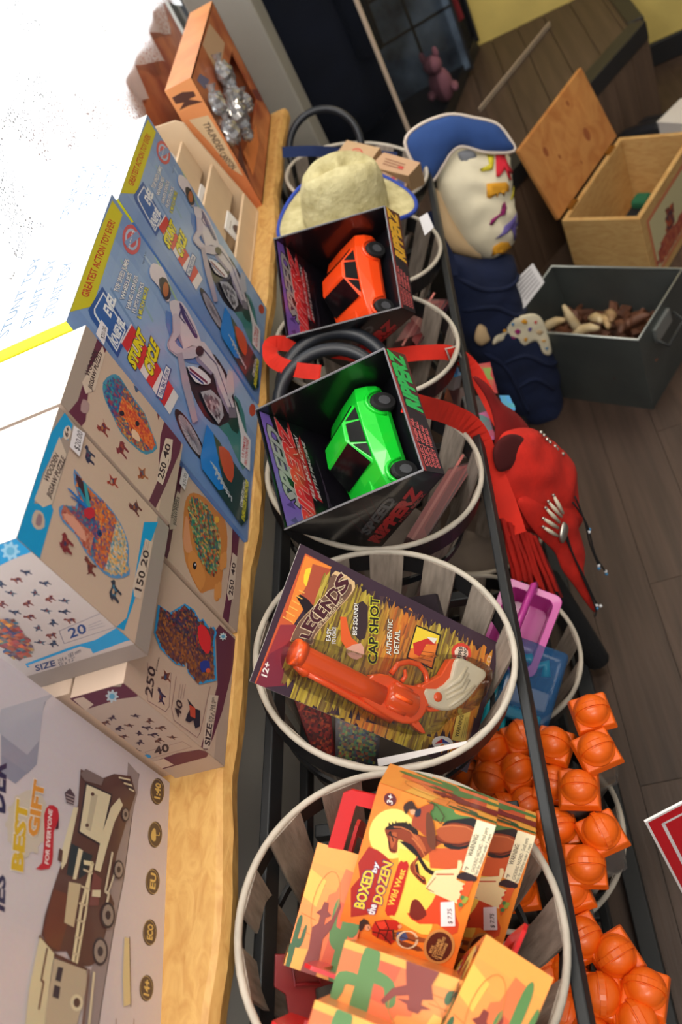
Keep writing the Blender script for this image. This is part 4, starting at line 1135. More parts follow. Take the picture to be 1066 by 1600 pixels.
if sa.n.x > 0: print('SIDE NORMAL', sa.n)
sa = sa.build('side_print', gbox, GLOSS); o3 = sa.copy(); COL.objects.link(o3); o3.parent = obox
# dark red cartons lying flat in the baskets beneath the car boxes
clear_mat('shrink_wrap', (200, 170, 170), .12, .1, .4)
def flat_carton(label, a, b, c, d_, dist, N):
    O = PD(*a, dist); N = V(N).normalized(); q = [PP(x, y, O, N) for x, y in (a, b, c, d_)]
    ctr = sum(q, V()) / 4; R = axes(q[1] - q[0], N)
    t = thing('wrapped_carton', label, 'carton', ctr, R, 'wrapped red cartons in the baskets')
    MB().prism(q, -N * .05).build('carton', 'pack_red', t)
    M = MW[t.name]; ql = [M.inverted() @ p_ for p_ in q]; xs = [v.x for v in ql]; ys = [v.y for v in ql]
    p = Print(M, (min(xs), min(ys), 0), (1, 0, 0), (0, 1, 0), max(xs) - min(xs), max(ys) - min(ys))
    qq = [(v.x - min(xs), v.y - min(ys)) for v in ql]
    p.poly(qq, (164, 62, 60)); w_, h_ = p.w, p.h
    p.poly([(w_ * .1, h_ * .2), (w_ * .9, h_ * .3), (w_ * .8, h_ * .6), (w_ * .15, h_ * .5)], (120, 32, 36)); p.line([(0, h_ * .7), (w_, h_ * .75)], .004, (206, 120, 112)); p.line([(0, h_ * .15), (w_, h_ * .15)], .003, (70, 30, 34))
    p.build('front_print', t, GLOSS)
    cc_ = ctr
    MB().prism([cc_ + (v - cc_) * 1.04 + N * .003 for v in q], -N * .056).build('shrink_wrap', 'shrink_wrap', t)
flat_carton('shrink-wrapped red carton tucked in the basket beside the green car box', (636, 838), (700, 735), (744, 722), (660, 850), 1.24, (.55, -.25, .8))
flat_carton('shrink-wrapped red carton tucked in the basket beside the orange car box', (618, 535), (660, 470), (704, 470), (660, 520), 1.60, (.55, -.25, .8))
# ================================================================== BOXES ON THE LEDGE
mat('kraft', (196, 172, 152), .7, var=.05, vscale=20)
mat('grey_board', (150, 142, 138), .8, var=.06, vscale=60)
mat('white_card', (232, 230, 228), .5)
mat('blue_card', (120, 150, 200), .4, coat=.3)
mat('train_card', (206, 198, 202), .4, coat=.3)
KR = (196, 172, 154); PLUM = (98, 44, 68); BLU = (20, 150, 208); INK = (62, 44, 52)
def shelf_box(name, label, cat, lo, hi, m, group=None, parts=True):
    lo, hi = V(lo), V(hi); b = V(((lo.x + hi.x) / 2, (lo.y + hi.y) / 2, lo.z))
    t = thing(name, label, cat, b, None, group)
    MB().lohi(lo, hi).build('carton', m, t, bevel=.0012)
    return t
def front(t, lo, hi):   # face towards +X, read along +Y
    return Print(MW[t.name], V((hi[0], lo[1], lo[2])) - MW[t.name].translation, (0, 1, 0), (0, 0, 1), hi[1] - lo[1], hi[2] - lo[2])
def near(t, lo, hi):    # face towards -Y, read along +X
    return Print(MW[t.name], V((lo[0], lo[1], lo[2])) - MW[t.name].translation, (1, 0, 0), (0, 0, 1), hi[0] - lo[0], hi[2] - lo[2])
def topf(t, lo, hi):
    return Print(MW[t.name], V((hi[0], lo[1], hi[2])) - MW[t.name].translation, (0, 1, 0), (-1, 0, 0), hi[1] - lo[1], hi[0] - lo[0])
QUAD = [(-1.1, -.2), (-.95, .35), (-.6, .62), (.1, .55), (.45, .62), (.6, .95), (.75, .8), (1.1, .6), (1.05, .35), (.7, .25), (.6, -.1), (.62, -.9), (.35, -.9), (.3, -.25), (-.3, -.2), (-.4, -.9), (-.68, -.9), (-.7, -.2), (-.9, .0)]
BIRD = [(-1.0, -.5), (-.4, .1), (-.5, .8), (0, .5), (.35, .55), (.6, .9), (.95, .75), (.7, .5), (.6, 0), (.2, -.3), (.25, -.9), (0, -.9), (-.05, -.4), (-.5, -.4)]
FOXY = [(-1.1, .5), (-.7, .2), (-.5, .35), (.2, .4), (.45, 1.0), (.6, .8), (.8, .95), (.95, .5), (.65, .2), (.5, -.3), (.55, -.9), (.3, -.9), (.2, -.4), (-.3, -.35), (-.55, -.9), (-.8, -.85), (-.6, -.3), (-.75, 0)]
def critter(p, c, r, cols, seed):
    random.seed(seed); k = p.crop
    a = V(p.m(c)); rr = (V(p.m((c[0] + r, c[1]))) - a).length * .5 + (V(p.m((c[0], c[1] + r))) - a).length * .5
    p.crop = None; sh = (QUAD, BIRD, FOXY)[seed % 3]; f = random.choice((-1, 1)); t = random.uniform(-.3, .3)
    o = [(a.x + rr * .95 * (f * x * math.cos(t) - y * math.sin(t)), a.y + rr * .95 * (f * x * math.sin(t) + y * math.cos(t))) for x, y in sh]
    dk = lambda q: mixc(q, (70, 50, 60), .3)
    p.poly(o, dk(cols[0])); m_ = V((sum(x for x, y in o) / len(o), sum(y for x, y in o) / len(o)))
    p.poly([(m_.x + (x - m_.x) * .55, m_.y + (y - m_.y) * .4 + rr * .12) for x, y in o], dk(cols[1])); p.ell((m_.x - rr * .15, m_.y + rr * .2), (m_.x + rr * .15, m_.y + rr * .2), (m_.x - rr * .15, m_.y + rr * .38), dk(cols[2 % len(cols)]), 8)
    p.crop = k
def gear(p, c, r, col):
    p.poly([(c[0] + r * (1 if i % 4 < 2 else .72) * math.cos(i * math.pi / 16), c[1] + r * (1 if i % 4 < 2 else .72) * math.sin(i * math.pi / 16)) for i in range(32)], col)
    p.ell(c, (c[0] + r * .45, c[1]), (c[0], c[1] + r * .45), (96, 170, 206), 10)
RICH = ((196, 70, 34), (226, 130, 40), (40, 80, 150), (150, 40, 90), (240, 190, 70), (60, 30, 60), (30, 120, 150), (120, 40, 30), (220, 90, 60))
# ---- two stunt toy boxes
S1 = ((-.600, .778, TZ), (-.475, 1.064, 1.262)); S2 = ((-.600, 1.072, TZ), (-.475, 1.342, 1.250))
st1 = shelf_box('stunt_toy_box', 'tall blue motorcycle stunt toy box, the nearer one behind the puzzle boxes', 'toy box', *S1, 'blue_card', 'blue stunt toy boxes on the ledge')
st2 = shelf_box('stunt_toy_box', 'tall blue motorcycle stunt toy box, the farther one next to the cardboard tray', 'toy box', *S2, 'blue_card', 'blue stunt toy boxes on the ledge')
def stunt_art(p, first):
    w_, h_ = p.w, p.h
    p.crop = None
    p.grad((0, 0), (w_, h_), lambda u, v: mixc(mixc((128, 158, 206), (160, 188, 222), u), (106, 142, 198), .5 + .5 * math.sin(u * 5 + v * 3)), 8, 10)
    if first: p.use('A')
    K = 'A' if first else 'B'
    if first:
        for a, b, c in (((470, 20), (590, 250), (140, 176, 190)), ((600, 0), (760, 330), (150, 184, 150)), ((520, 0), (700, 330), (128, 160, 206)), ((640, 0), (980, 560), (88, 126, 186)), ((700, 60), (1000, 550), (150, 180, 214)), ((430, 130), (700, 560), (112, 148, 196)), ((560, 0), (640, 120), (156, 184, 216))):
            p.line([a, b], .006, c)
        yb = [(410, -10), (450, 50), (355, 197), (252, 215)]; yb = [(434, -215), (474, -160), (358, 195), (250, 222)]
        p.poly(yb, (206, 196, 40)); p.text('GREATEST ACTION TOY EVER!', (340, 162), (445, -130), (312, 152), (196, 44, 40), .02)
        p.use('B'); p.ell((247, 740), (300, 770), (235, 825), (206, 84, 100), 20); p.ell((247, 740), (285, 762), (240, 802), (170, 190, 220), 20); p.ell((247, 740), (275, 756), (242, 785), (206, 84, 100), 20)
        p.line([(215, 770), (285, 710)], .008, (120, 150, 200)); p.text('ELECTR', (232, 790), (258, 690), (226, 782), (236, 226, 226), .02)
        p.text('Ages 5 & up', (318, 888), (335, 815), (308, 884), (60, 80, 120), .0)
        p.use('A')
        for s_, a, b, h, c in (('TOP SPEED JUMPS', (456, 142), (500, 18), (438, 134), (240, 240, 240)), ('WHEELIES', (478, 172), (508, 70), (462, 166), (240, 240, 240)), ('HAND STANDS', (502, 206), (534, 82), (486, 200), (240, 240, 240)), ('FLIPS/TRICKS', (522, 222), (556, 108), (508, 216), (240, 240, 240)), ('& MUCH MORE', (544, 246), (574, 126), (528, 240), (226, 222, 70))):
            p.text(s_, a, b, h, c, .02, (52, 84, 150), .05)
        fl = lambda q: q
        ttl = [(395, 118), (500, 290), (455, 395), (430, 360), (350, 240), (340, 210)]
        p.poly(ttl, (30, 84, 160)); p.poly([(398, 140), (486, 288), (450, 372), (362, 225), (362, 205)], (226, 232, 240)); p.poly([(399, 150), (480, 288), (449, 362), (368, 222), (367, 206)], (40, 96, 172))
        p.text('EVEL', (425, 240), (447, 170), (398, 205), (240, 242, 246), .04); p.text('KNIEVEL', (448, 352), (482, 262), (425, 318), (240, 242, 246), .04)
        p.poly([(505, 262), (690, 545), (655, 615), (465, 335)], (226, 220, 224))
        for k in range(4):
            t = k / 4 + .02; q = lambda a, b, t: (a[0] + (b[0] - a[0]) * t, a[1] + (b[1] - a[1]) * t)
            a, b = (505, 262), (690, 545); c, d = (465, 335), (655, 615)
            p.poly([q(a, b, t), q(a, b, t + .12), q(c, d, t + .12), q(c, d, t)], (206, 50, 60))
        p.text('STUNT', (520, 440), (560, 318), (492, 400), (226, 216, 40), .06, (50, 44, 40), .05); p.text('CYCLE', (585, 470), (612, 360), (555, 425), (226, 216, 40), .06, (50, 44, 40), .05)
        p.poly([(640, 420), (662, 440), (625, 560), (600, 545)], (52, 84, 150)); p.poly([(640, 426), (657, 441), (623, 553), (606, 542)], (232, 234, 240)); p.text('TRAIL BIKE EDITION', (622, 548), (652, 446), (610, 540), (40, 80, 150), .03)
        # landscape glow
        p.poly([(880, 600), (910, 540), (945, 610), (960, 760), (940, 830), (880, 700), (830, 640)], (60, 130, 130), 2); p.poly([(905, 550), (930, 610), (920, 690), (880, 640)], (24, 70, 60), 2)
        # rider and bike
        p.poly([(715, 430), (760, 440), (810, 375), (850, 410), (895, 500), (905, 610), (850, 660), (790, 620), (740, 520)], (34, 36, 48), 2)
        p.poly([(640, 210), (760, 290), (800, 420), (760, 420), (700, 400), (660, 330)], (88, 130, 196), 2)
        SU, SH_, NV = (212, 204, 214), (150, 142, 172), (56, 58, 116)
        p.poly([(735, 330), (790, 335), (832, 400), (850, 440), (822, 455), (770, 405), (740, 375)], SU, 2)
        p.poly([(742, 362), (772, 400), (822, 452), (815, 462), (760, 410)], SH_, 1)
        p.poly([(820, 430), (850, 425), (880, 500), (908, 590), (908, 615), (886, 615), (845, 525)], SU, 2)
        p.poly([(826, 450), (842, 500), (890, 612), (880, 612), (838, 520)], SH_, 1)
        p.poly([(882, 585), (908, 588), (914, 628), (884, 628)], (120, 116, 132), 1)
        p.line([(770, 345), (835, 420), (895, 590)], .0025, NV)
        p.poly([(652, 178), (700, 180), (738, 240), (764, 300), (776, 352), (738, 348), (706, 362), (690, 310), (666, 240)], SU, 2)
        p.poly([(666, 240), (682, 270), (700, 330), (706, 362), (690, 330), (674, 290)], SH_, 1)
        p.poly([(690, 182), (706, 200), (735, 255), (762, 312), (750, 318), (722, 270), (700, 230)], NV, 2); p.line([(712, 222), (752, 300)], .0015, (214, 206, 216)); p.line([(700, 200), (690, 235), (712, 262)], .003, NV)
        p.poly([(664, 228), (690, 236), (694, 300), (672, 332), (704, 362), (758, 352), (770, 386), (706, 402), (650, 368), (643, 334), (662, 296)], (196, 188, 204), 2)
        p.line([(662, 240), (664, 296), (645, 336), (652, 366), (704, 400)], .0018, SH_); p.ell((768, 370), (784, 372), (766, 390), (50, 48, 62), 10)
        p.poly([(680, 380), (700, 375), (730, 500), (760, 640), (740, 650), (700, 500)], (170, 160, 180), 1)
        p.poly([(590, 30), (625, 48), (650, 110), (655, 165), (640, 178), (610, 120), (580, 85), (576, 50)], (216, 206, 216), 2)
        p.poly([(612, 90), (640, 90), (658, 150), (640, 175), (618, 140)], (40, 40, 60), 2); p.ell((637, 132), (648, 140), (634, 160), (176, 100, 60), 12)
        p.poly([(720, 430), (770, 440), (810, 480), (800, 500), (750, 490)], (232, 228, 236), 2); p.line([(730, 440), (795, 492)], .005, (120, 40, 80)); p.line([(728, 452), (780, 495)], .004, (40, 60, 140))
        p.poly([(770, 530), (810, 520), (850, 560), (860, 620), (840, 655), (800, 600)], (176, 178, 190), 1); p.mosaic([(780, 540), (820, 535), (850, 590), (840, 640), (800, 590)], .006, ((90, 90, 104), (206, 206, 214), (40, 42, 54), (140, 140, 154)))
        p.poly([(880, 440), (898, 450), (905, 530), (880, 560), (870, 500)], (196, 196, 206), 1)
        W0 = (735, 695); p.ell(W0, (765, 780), (682, 640), (30, 30, 36), 26); p.ell(W0, (757, 762), (694, 652), (176, 172, 186), 26)
        for k in range(10):
            a = k * math.pi / 10; ca, sa_ = math.cos(a), math.sin(a); ex = (22 * ca - 41 * sa_, 67 * ca - 43 * sa_)
            p.line([(W0[0] - ex[0], W0[1] - ex[1]), (W0[0] + ex[0], W0[1] + ex[1])], .0009, (110, 106, 124))
        p.ell(W0, (742, 715), (725, 685), (120, 116, 130), 12)
        # inset
        p.poly([(795, 655), (955, 880), (955, 1020), (930, 1048), (778, 830), (770, 780)], (20, 62, 66)); p.poly([(795, 655), (850, 730), (840, 800), (865, 905), (840, 910), (775, 825), (770, 780)], (10, 130, 220)); p.poly([(820, 690), (850, 730), (860, 790), (850, 830), (830, 740)], (60, 80, 60), 1)
        p.poly([(840, 740), (880, 760), (900, 820), (890, 880), (860, 840)], (206, 84, 50), 2)
        for k in range(7): p.line([(810 + k * 10, 800 + k * 20), (835 + k * 9, 830 + k * 18), (828 + k * 10, 850 + k * 17)], .003, (186, 196, 206))
        p.text('COMPLETE WITH', (932, 978), (948, 882), (922, 966), (236, 240, 240), .02); p.text('ENERGIZER LAUNCHER', (940, 1032), (957, 880), (929, 1016), (226, 222, 60), .04)
        p.poly([(905, 560), (945, 680), (968, 715), (964, 835), (928, 798), (930, 700)], (226, 226, 232)); p.text('ULTIMATE', (940, 785), (950, 705), (932, 777), (206, 50, 60), .02); p.text('FRICTION POWER!', (952, 815), (960, 715), (943, 805), (206, 50, 60), .02)
        p.ell((977, 597), (988, 610), (970, 618), (196, 84, 60), 14)
    return p
f1 = front(st1, *S1); stunt_art(f1, True); o1 = f1.build('front_print', st1, GLOSS)
o2 = o1.copy(); COL.objects.link(o2); o2.parent = st2; o2.scale = (1, (S2[1][1] - S2[0][1]) / (S1[1][1] - S1[0][1]), (S2[1][2] - S2[0][2]) / (S1[1][2] - S1[0][2]))
for t, S in ((st1, S1), (st2, S2)):
    p = near(t, *S); p.poly([(0, p.h - .035), (p.w, p.h - .035), (p.w, p.h), (0, p.h)], (236, 230, 20)); p.poly([(0, 0), (p.w, 0), (p.w, p.h - .035), (0, p.h - .035)], (96, 136, 200)); p.build('side_print', t, GLOSS)
    p = topf(t, *S); p.full((232, 232, 226))  # near-white base paints the window glare under the lettering
    for k in range(3): p.text('STUNT TOY', (p.w * .1, p.h * (.2 + .25 * k)), (p.w * (.5 + .1 * k), p.h * (.2 + .25 * k)), (p.w * .1, p.h * (.32 + .25 * k)), (60, 110, 150), .0)
    p.build('top_glare_print', t, GLOSS)

# ---- wooden jigsaw puzzle boxes
FX = -.458
FO = ((-.590, .473, 1.060), (FX, .640, 1.250)); LI = ((-.590, .646, 1.060), (FX, .776, 1.250))
DO = ((-.545, .449, TZ), (-.482, .622, 1.0595)); RA_ = ((-.590, .628, TZ), (-.480, .776, 1.0595))
fox = shelf_box('puzzle_box', 'blue-trimmed jigsaw puzzle box with a fox in feathers, stacked on top at the near end', 'puzzle box', *FO, 'kraft', 'wooden jigsaw puzzle boxes on the ledge')
lion = shelf_box('puzzle_box', 'plum-trimmed jigsaw puzzle box with a feathered lion, stacked behind the fox one', 'puzzle box', *LI, 'kraft', 'wooden jigsaw puzzle boxes on the ledge')
dog = shelf_box('puzzle_box', 'plum-trimmed jigsaw puzzle box with a dark dog picture, under the fox one', 'puzzle box', *DO, 'kraft', 'wooden jigsaw puzzle boxes on the ledge')
rab = shelf_box('puzzle_box', 'plum-trimmed jigsaw puzzle box with a brown rabbit picture, under the lion one', 'puzzle box', *RA_, 'kraft', 'wooden jigsaw puzzle boxes on the ledge')
# fox front
p = front(fox, *FO); p.full((198, 172, 154)); p.poly([(0, 0), (p.w, 0), (p.w, .022), (0, .022)], (150, 138, 132)); p.poly([(0, p.h - .026), (p.w, p.h - .026), (p.w, p.h), (0, p.h)], (164, 148, 138)); p.use('A')
p.poly([(250, 605), (280, 655), (262, 715), (240, 700), (165, 840), (130, 960), (195, 960), (205, 985), (150, 1180), (60, 1130), (0, 1010), (0, 980)], BLU)
p.poly([(228, 700), (255, 770), (200, 960), (165, 975), (130, 945)], (206, 186, 170), 1)
p.text('WOODEN', (182, 880), (226, 778), (166, 862), INK, .02); p.text('JIGSAW PUZZLE', (192, 942), (250, 788), (176, 926), INK, .02)
p.ell((258, 685), (272, 690), (252, 712), (216, 200, 186), 14); p.text('6+', (258, 705), (268, 672), (246, 690), INK, .03)
p.poly([(135, 985), (165, 1000), (170, 1050), (140, 1060), (120, 1030)], (196, 176, 160), 2); p.poly([(145, 1000), (160, 1010), (155, 1045), (135, 1040)], (150, 120, 130), 2)
p.use('D')
p.poly([(570, -10), (625, -10), (600, 60), (555, 180), (535, 290), (490, 420), (460, 405), (500, 370), (520, 290)], BLU)
p.poly([(575, 55), (602, 70), (585, 170), (555, 295), (530, 285), (525, 240)], (206, 186, 170), 1)
p.text('150', (558, 265), (575, 190), (532, 255), INK, .02); p.line([(578, 188), (582, 168)], .0006, INK); p.text('20', (577, 170), (590, 108), (554, 160), INK, .02)
for k in range(3): p.line([(564 + k * 8, 118 - k * 4), (570 + k * 9, 68)], .0005, (130, 100, 100))
p.use('A')
foxo = [(285, 825), (320, 870), (370, 920), (410, 960), (450, 1010), (485, 1080), (498, 1140), (495, 1190), (500, 1235), (450, 1250), (400, 1230), (330, 1150), (290, 1080), (240, 1030), (225, 985), (240, 965), (290, 970), (300, 930), (285, 880)]
def foxc(u, v):
    if u < .35 and v > .55: return random.choice(((190, 96, 70), (200, 150, 130), (150, 60, 60)))
    if u < .6 and v > .5: return random.choice(((60, 140, 150), (40, 90, 150), (200, 60, 60), (90, 60, 120)))
    if v < .3: return random.choice(((226, 180, 110), (230, 150, 70), (200, 190, 190), (60, 130, 170)))
    return random.choice(((226, 120, 44), (196, 80, 40), (232, 150, 60), (120, 60, 120), (206, 100, 60), (60, 90, 150)))
p.poly(foxo, (90, 140, 190), 2); cx_, cy_ = 385, 1050
p.mosaic([(cx_ + (x - cx_) * .94, cy_ + (y - cy_) * .94) for x, y in foxo], .0024, None, 2, .3, foxc)
p.poly([(290, 845), (330, 890), (350, 950), (310, 930), (300, 890)], (66, 36, 50), 2)
for a, c in (((300, 895), (30, 130, 170)), ((325, 880), (60, 150, 160)), ((270, 930), (40, 90, 170)), ((260, 900), (30, 110, 190))): p.poly([(a[0] - 6, a[1]), (a[0] + 6, a[1] + 4), (350, 985), (335, 985)], c)
p.poly([(320, 985), (350, 975), (365, 1000), (345, 1020), (325, 1010)], (190, 40, 60), 2)
p.ell((382, 1075), (392, 1080), (380, 1088), (30, 60, 120), 10); p.ell((384, 1076), (388, 1078), (383, 1080), (20, 20, 30), 8)
p.poly([(240, 1000), (280, 1010), (320, 1060), (330, 1110), (280, 1060)], (216, 150, 130), 2)
p.use('A')
for i, (c, cols) in enumerate((((345, 775), ((40, 50, 90), (70, 110, 130), (110, 50, 90))), ((437, 875), ((200, 60, 40), (60, 60, 110), (230, 190, 150))), ((523, 975), ((120, 50, 50), (60, 70, 110), (190, 100, 50))), ((250, 1110), ((150, 40, 60), (40, 120, 90), (60, 40, 70))))): critter(p, c, 26, cols, i)
p.use('D'); critter(p, (260, 80), 32, ((150, 40, 50), (190, 70, 60), (60, 60, 100)), 9); critter(p, (355, 168), 30, ((130, 50, 50), (170, 70, 50), (90, 40, 50)), 11); critter(p, (452, 268), 32, ((50, 60, 80), (60, 150, 190), (230, 190, 150)), 12)
p.build('front_print', fox)
q = Print(MW[fox.name], V((FX, FO[0][1], FO[0][2])) - MW[fox.name].translation, (0, 1, 0), (0, 0, 1), .4, .4, .0025); q.use('A')
q.poly([(278, 660), (322, 690), (300, 780), (262, 742)], (230, 224, 230)); q.text('$20.00', (298, 760), (312, 690), (278, 745), (60, 56, 66), .0); q.build('price_sticker', fox)
# fox near side
p = near(fox, *FO); p.full((196, 184, 180)); p.poly([(0, 0), (p.w, 0), (p.w, .022), (0, .022)], (150, 138, 132)); p.use('D')
p.poly([(-10, 60), (120, 20), (175, -20), (150, 98), (60, 130), (-10, 165)], BLU); p.poly([(115, 10), (175, -30), (160, 40), (130, 45)], (190, 178, 178), 2); gear(p, (42, 102), 38, (150, 200, 226))
p.poly([(600, 395), (470, 403), (380, 455), (290, 480), (100, 550), (110, 565), (340, 520), (500, 460), (640, 430)], BLU)
p.poly([(110, 556), (320, 480), (360, 490), (370, 510), (150, 580)], (196, 184, 180), 1); p.text('SIZE', (145, 578), (222, 556), (138, 556), (40, 60, 110), .03); p.text('254 x 183 mm', (232, 548), (322, 502), (228, 532), (60, 66, 90), .0); p.text('10 x 7.2"', (240, 560), (300, 532), (236, 548), (60, 66, 90), .0)
p.line([(235, 420), (410, 345), (470, 400), (255, 470)], .0007, (130, 126, 140), True); p.text('20', (280, 448), (345, 425), (268, 412), (36, 70, 130), .02)
for k in range(3): p.line([(352, 398 + k * 9), (400 + k * 8, 378 + k * 10)], .0006, (140, 136, 150))
DK = ((40, 60, 100), (60, 110, 140), (50, 40, 70))
for i, (c) in enumerate(((105, 187), (68, 218), (45, 270), (5, 235), (10, 315), (140, 270), (180, 230), (200, 293), (258, 300), (60, 345), (112, 312), (187, 340), (257, 343), (120, 365), (152, 410), (210, 388), (205, 438), (162, 465), (212, 470), (280, 378))):
    critter(p, c, 17, (DK, ((150, 60, 50), (60, 70, 110), (200, 110, 70)), ((60, 110, 140), (190, 80, 50), (40, 60, 100)))[i % 3], 20 + i)
p.mosaic([(-10, 370), (60, 380), (95, 430), (130, 480), (120, 520), (60, 530), (0, 480)], .004, RICH, 2); p.build('side_print', fox)
# lion front
p = front(lion, *LI); p.full((198, 172, 154)); p.poly([(0, 0), (p.w, 0), (p.w, .022), (0, .022)], (178, 156, 142)); p.poly([(0, p.h - .026), (p.w, p.h - .026), (p.w, p.h), (0, p.h)], (164, 148, 138)); p.use('A')
p.poly([(435, 320), (405, 375), (340, 530), (330, 640), (310, 665), (260, 610), (300, 560), (385, 290), (420, 285)], PLUM)
p.poly([(395, 350), (405, 380), (365, 520), (330, 535), (316, 490)], (206, 186, 170), 1); p.text('WOODEN', (342, 470), (376, 375), (326, 455), INK, .02); p.text('JIGSAW PUZZLE', (352, 522), (392, 380), (338, 508), INK, .02)
p.poly([(320, 555), (345, 575), (335, 610), (310, 600)], (170, 140, 140), 2); gear(p, (410, 325), 16, (110, 170, 196))
p.poly([(640, 620), (710, 680), (695, 760), (650, 870), (600, 980), (575, 950), (610, 870), (620, 700)], PLUM); p.poly([(640, 705), (668, 712), (660, 790), (628, 888), (606, 870), (620, 780)], (206, 186, 170), 1)
p.text('250', (628, 868), (644, 808), (608, 855), INK, .02); p.line([(648, 805), (652, 788)], .0006, INK); p.text('40', (646, 786), (660, 735), (626, 776), INK, .02)
lio = [(430, 460), (460, 465), (490, 510), (520, 555), (560, 610), (590, 690), (608, 745), (565, 770), (520, 740), (470, 690), (440, 630), (420, 590), (400, 540), (398, 490)]
def lionc(u, v):
    if v > .7: return random.choice(((30, 120, 170), (200, 40, 60), (30, 160, 150), (60, 50, 120), (30, 90, 150)))
    if abs(u - .5) < .2: return random.choice(((226, 110, 50), (196, 70, 40), (230, 150, 70), (190, 60, 60)))
    return random.choice(((60, 60, 130), (30, 110, 150), (180, 60, 60), (226, 130, 50), (130, 40, 60), (226, 170, 60)))
p.poly(lio, (70, 140, 170), 2); p.mosaic([(500 + (x - 500) * .93, 615 + (y - 615) * .93) for x, y in lio], .0026, None, 2, .3, lionc)
p.ell((470, 610), (480, 614), (468, 620), (30, 30, 50), 8); p.ell((530, 650), (538, 654), (528, 660), (30, 30, 50), 8); p.poly([(510, 670), (535, 690), (540, 720), (510, 700)], (226, 190, 160), 2)
for i, (c, cols) in enumerate((((470, 405), ((40, 60, 100), (60, 90, 90), (50, 40, 70))), ((540, 505), ((50, 100, 150), (190, 70, 50), (40, 50, 80))), ((613, 600), ((130, 50, 50), (90, 50, 70), (190, 100, 50))), ((400, 668), ((170, 60, 50), (60, 50, 110), (220, 130, 60))), ((473, 750), ((150, 50, 60), (190, 80, 60), (110, 40, 60))), ((552, 845), ((200, 110, 60), (60, 110, 150), (150, 60, 50))))): critter(p, c, 26, cols, 50 + i)
p.build('front_print', lion)
q = Print(MW[lion.name], V((FX, LI[0][1], LI[0][2])) - MW[lion.name].translation, (0, 1, 0), (0, 0, 1), .4, .4, .0025); q.use('A')
q.poly([(385, 250), (412, 285), (395, 348), (364, 305)], (230, 224, 230)); q.text('$20.00', (396, 328), (404, 282), (382, 318), (60, 56, 66), .0); q.build('price_sticker', lion)
p = near(lion, *LI); p.full((190, 170, 156)); p.build('side_print', lion)
# dog front
p = front(dog, *DO); p.full((198, 172, 154)); p.poly([(0, 0), (p.w, 0), (p.w, .022), (0, .022)], (178, 156, 142));  p.use('K')
p.poly([(340, 850), (360, 820), (450, 905), (420, 1060), (375, 1250), (330, 1380), (300, 1445), (265, 1440), (290, 1350), (350, 1120)], PLUM); p.poly([(305, 1170), (355, 1175), (310, 1440), (275, 1440), (285, 1350)], (206, 186, 170), 1)
p.text('SIZE', (310, 1425), (322, 1320), (284, 1418), INK, .03); p.text('375 x 264 mm', (318, 1310), (332, 1185), (304, 1305), INK, .0); p.text('14.8 x 10.4"', (330, 1305), (342, 1200), (318, 1302), INK, .0)
dgo = [(50, 720), (110, 760), (185, 715), (230, 745), (260, 800), (275, 790), (310, 840), (330, 830), (345, 860), (335, 900), (345, 1100), (300, 1110), (255, 1120), (200, 1060), (190, 1000), (205, 930), (185, 1030), (140, 1020), (60, 940), (30, 860)]
p.poly(dgo, (40, 150, 214), 1)
def dogc(u, v):
    if u < .45: return random.choice(((150, 90, 40), (120, 60, 40), (90, 60, 90), (180, 110, 50), (60, 40, 70)))
    return random.choice(((40, 36, 60), (60, 50, 80), (190, 120, 40), (50, 60, 120), (150, 40, 50), (90, 60, 50)))
p.mosaic([(190 + (x - 190) * .93, 915 + (y - 915) * .95) for x, y in dgo], .0028, None, 0, .3, dogc)
p.poly([(250, 830), (280, 825), (312, 880), (310, 950), (290, 965), (255, 910)], (222, 40, 50), 2); p.poly([(260, 1010), (300, 1000), (310, 1040), (270, 1060)], (40, 60, 150), 2)
p.ell((300, 1050), (312, 1052), (298, 1062), (220, 90, 50), 8)
p.line([(0, 1010), (0, 1200), (90, 1255), (108, 1230), (118, 1060)], .0007, (120, 80, 90)); p.line([(140, 1080), (116, 1240), (130, 1300), (245, 1385), (260, 1360), (310, 1130)], .0007, (120, 80, 90))
p.text('250', (22, 1185), (40, 1042), (-14, 1165), INK, .02); p.text('pieces', (45, 1052), (60, 985), (36, 1046), INK, .0); p.text('40', (160, 1290), (172, 1210), (130, 1270), INK, .02)
for k in range(3): p.line([(150 + k * 12, 1190), (160 + k * 13, 1120)], .0006, (120, 90, 100))
critter(p, (95, 1080), 32, ((150, 80, 50), (70, 50, 80), (60, 90, 130)), 70); critter(p, (68, 1180), 30, ((60, 40, 80), (60, 80, 120), (150, 70, 60)), 71)
p.poly([(195, 1190), (215, 1215), (235, 1240), (260, 1250), (258, 1330), (235, 1340), (225, 1300), (205, 1310), (185, 1300), (195, 1270), (210, 1240)], (40, 36, 52), 1); p.poly([(205, 1220), (235, 1240), (235, 1290), (210, 1280)], (186, 70, 50), 1)
gear(p, (375, 880), 20, (206, 220, 226)); p.build('front_print', dog)
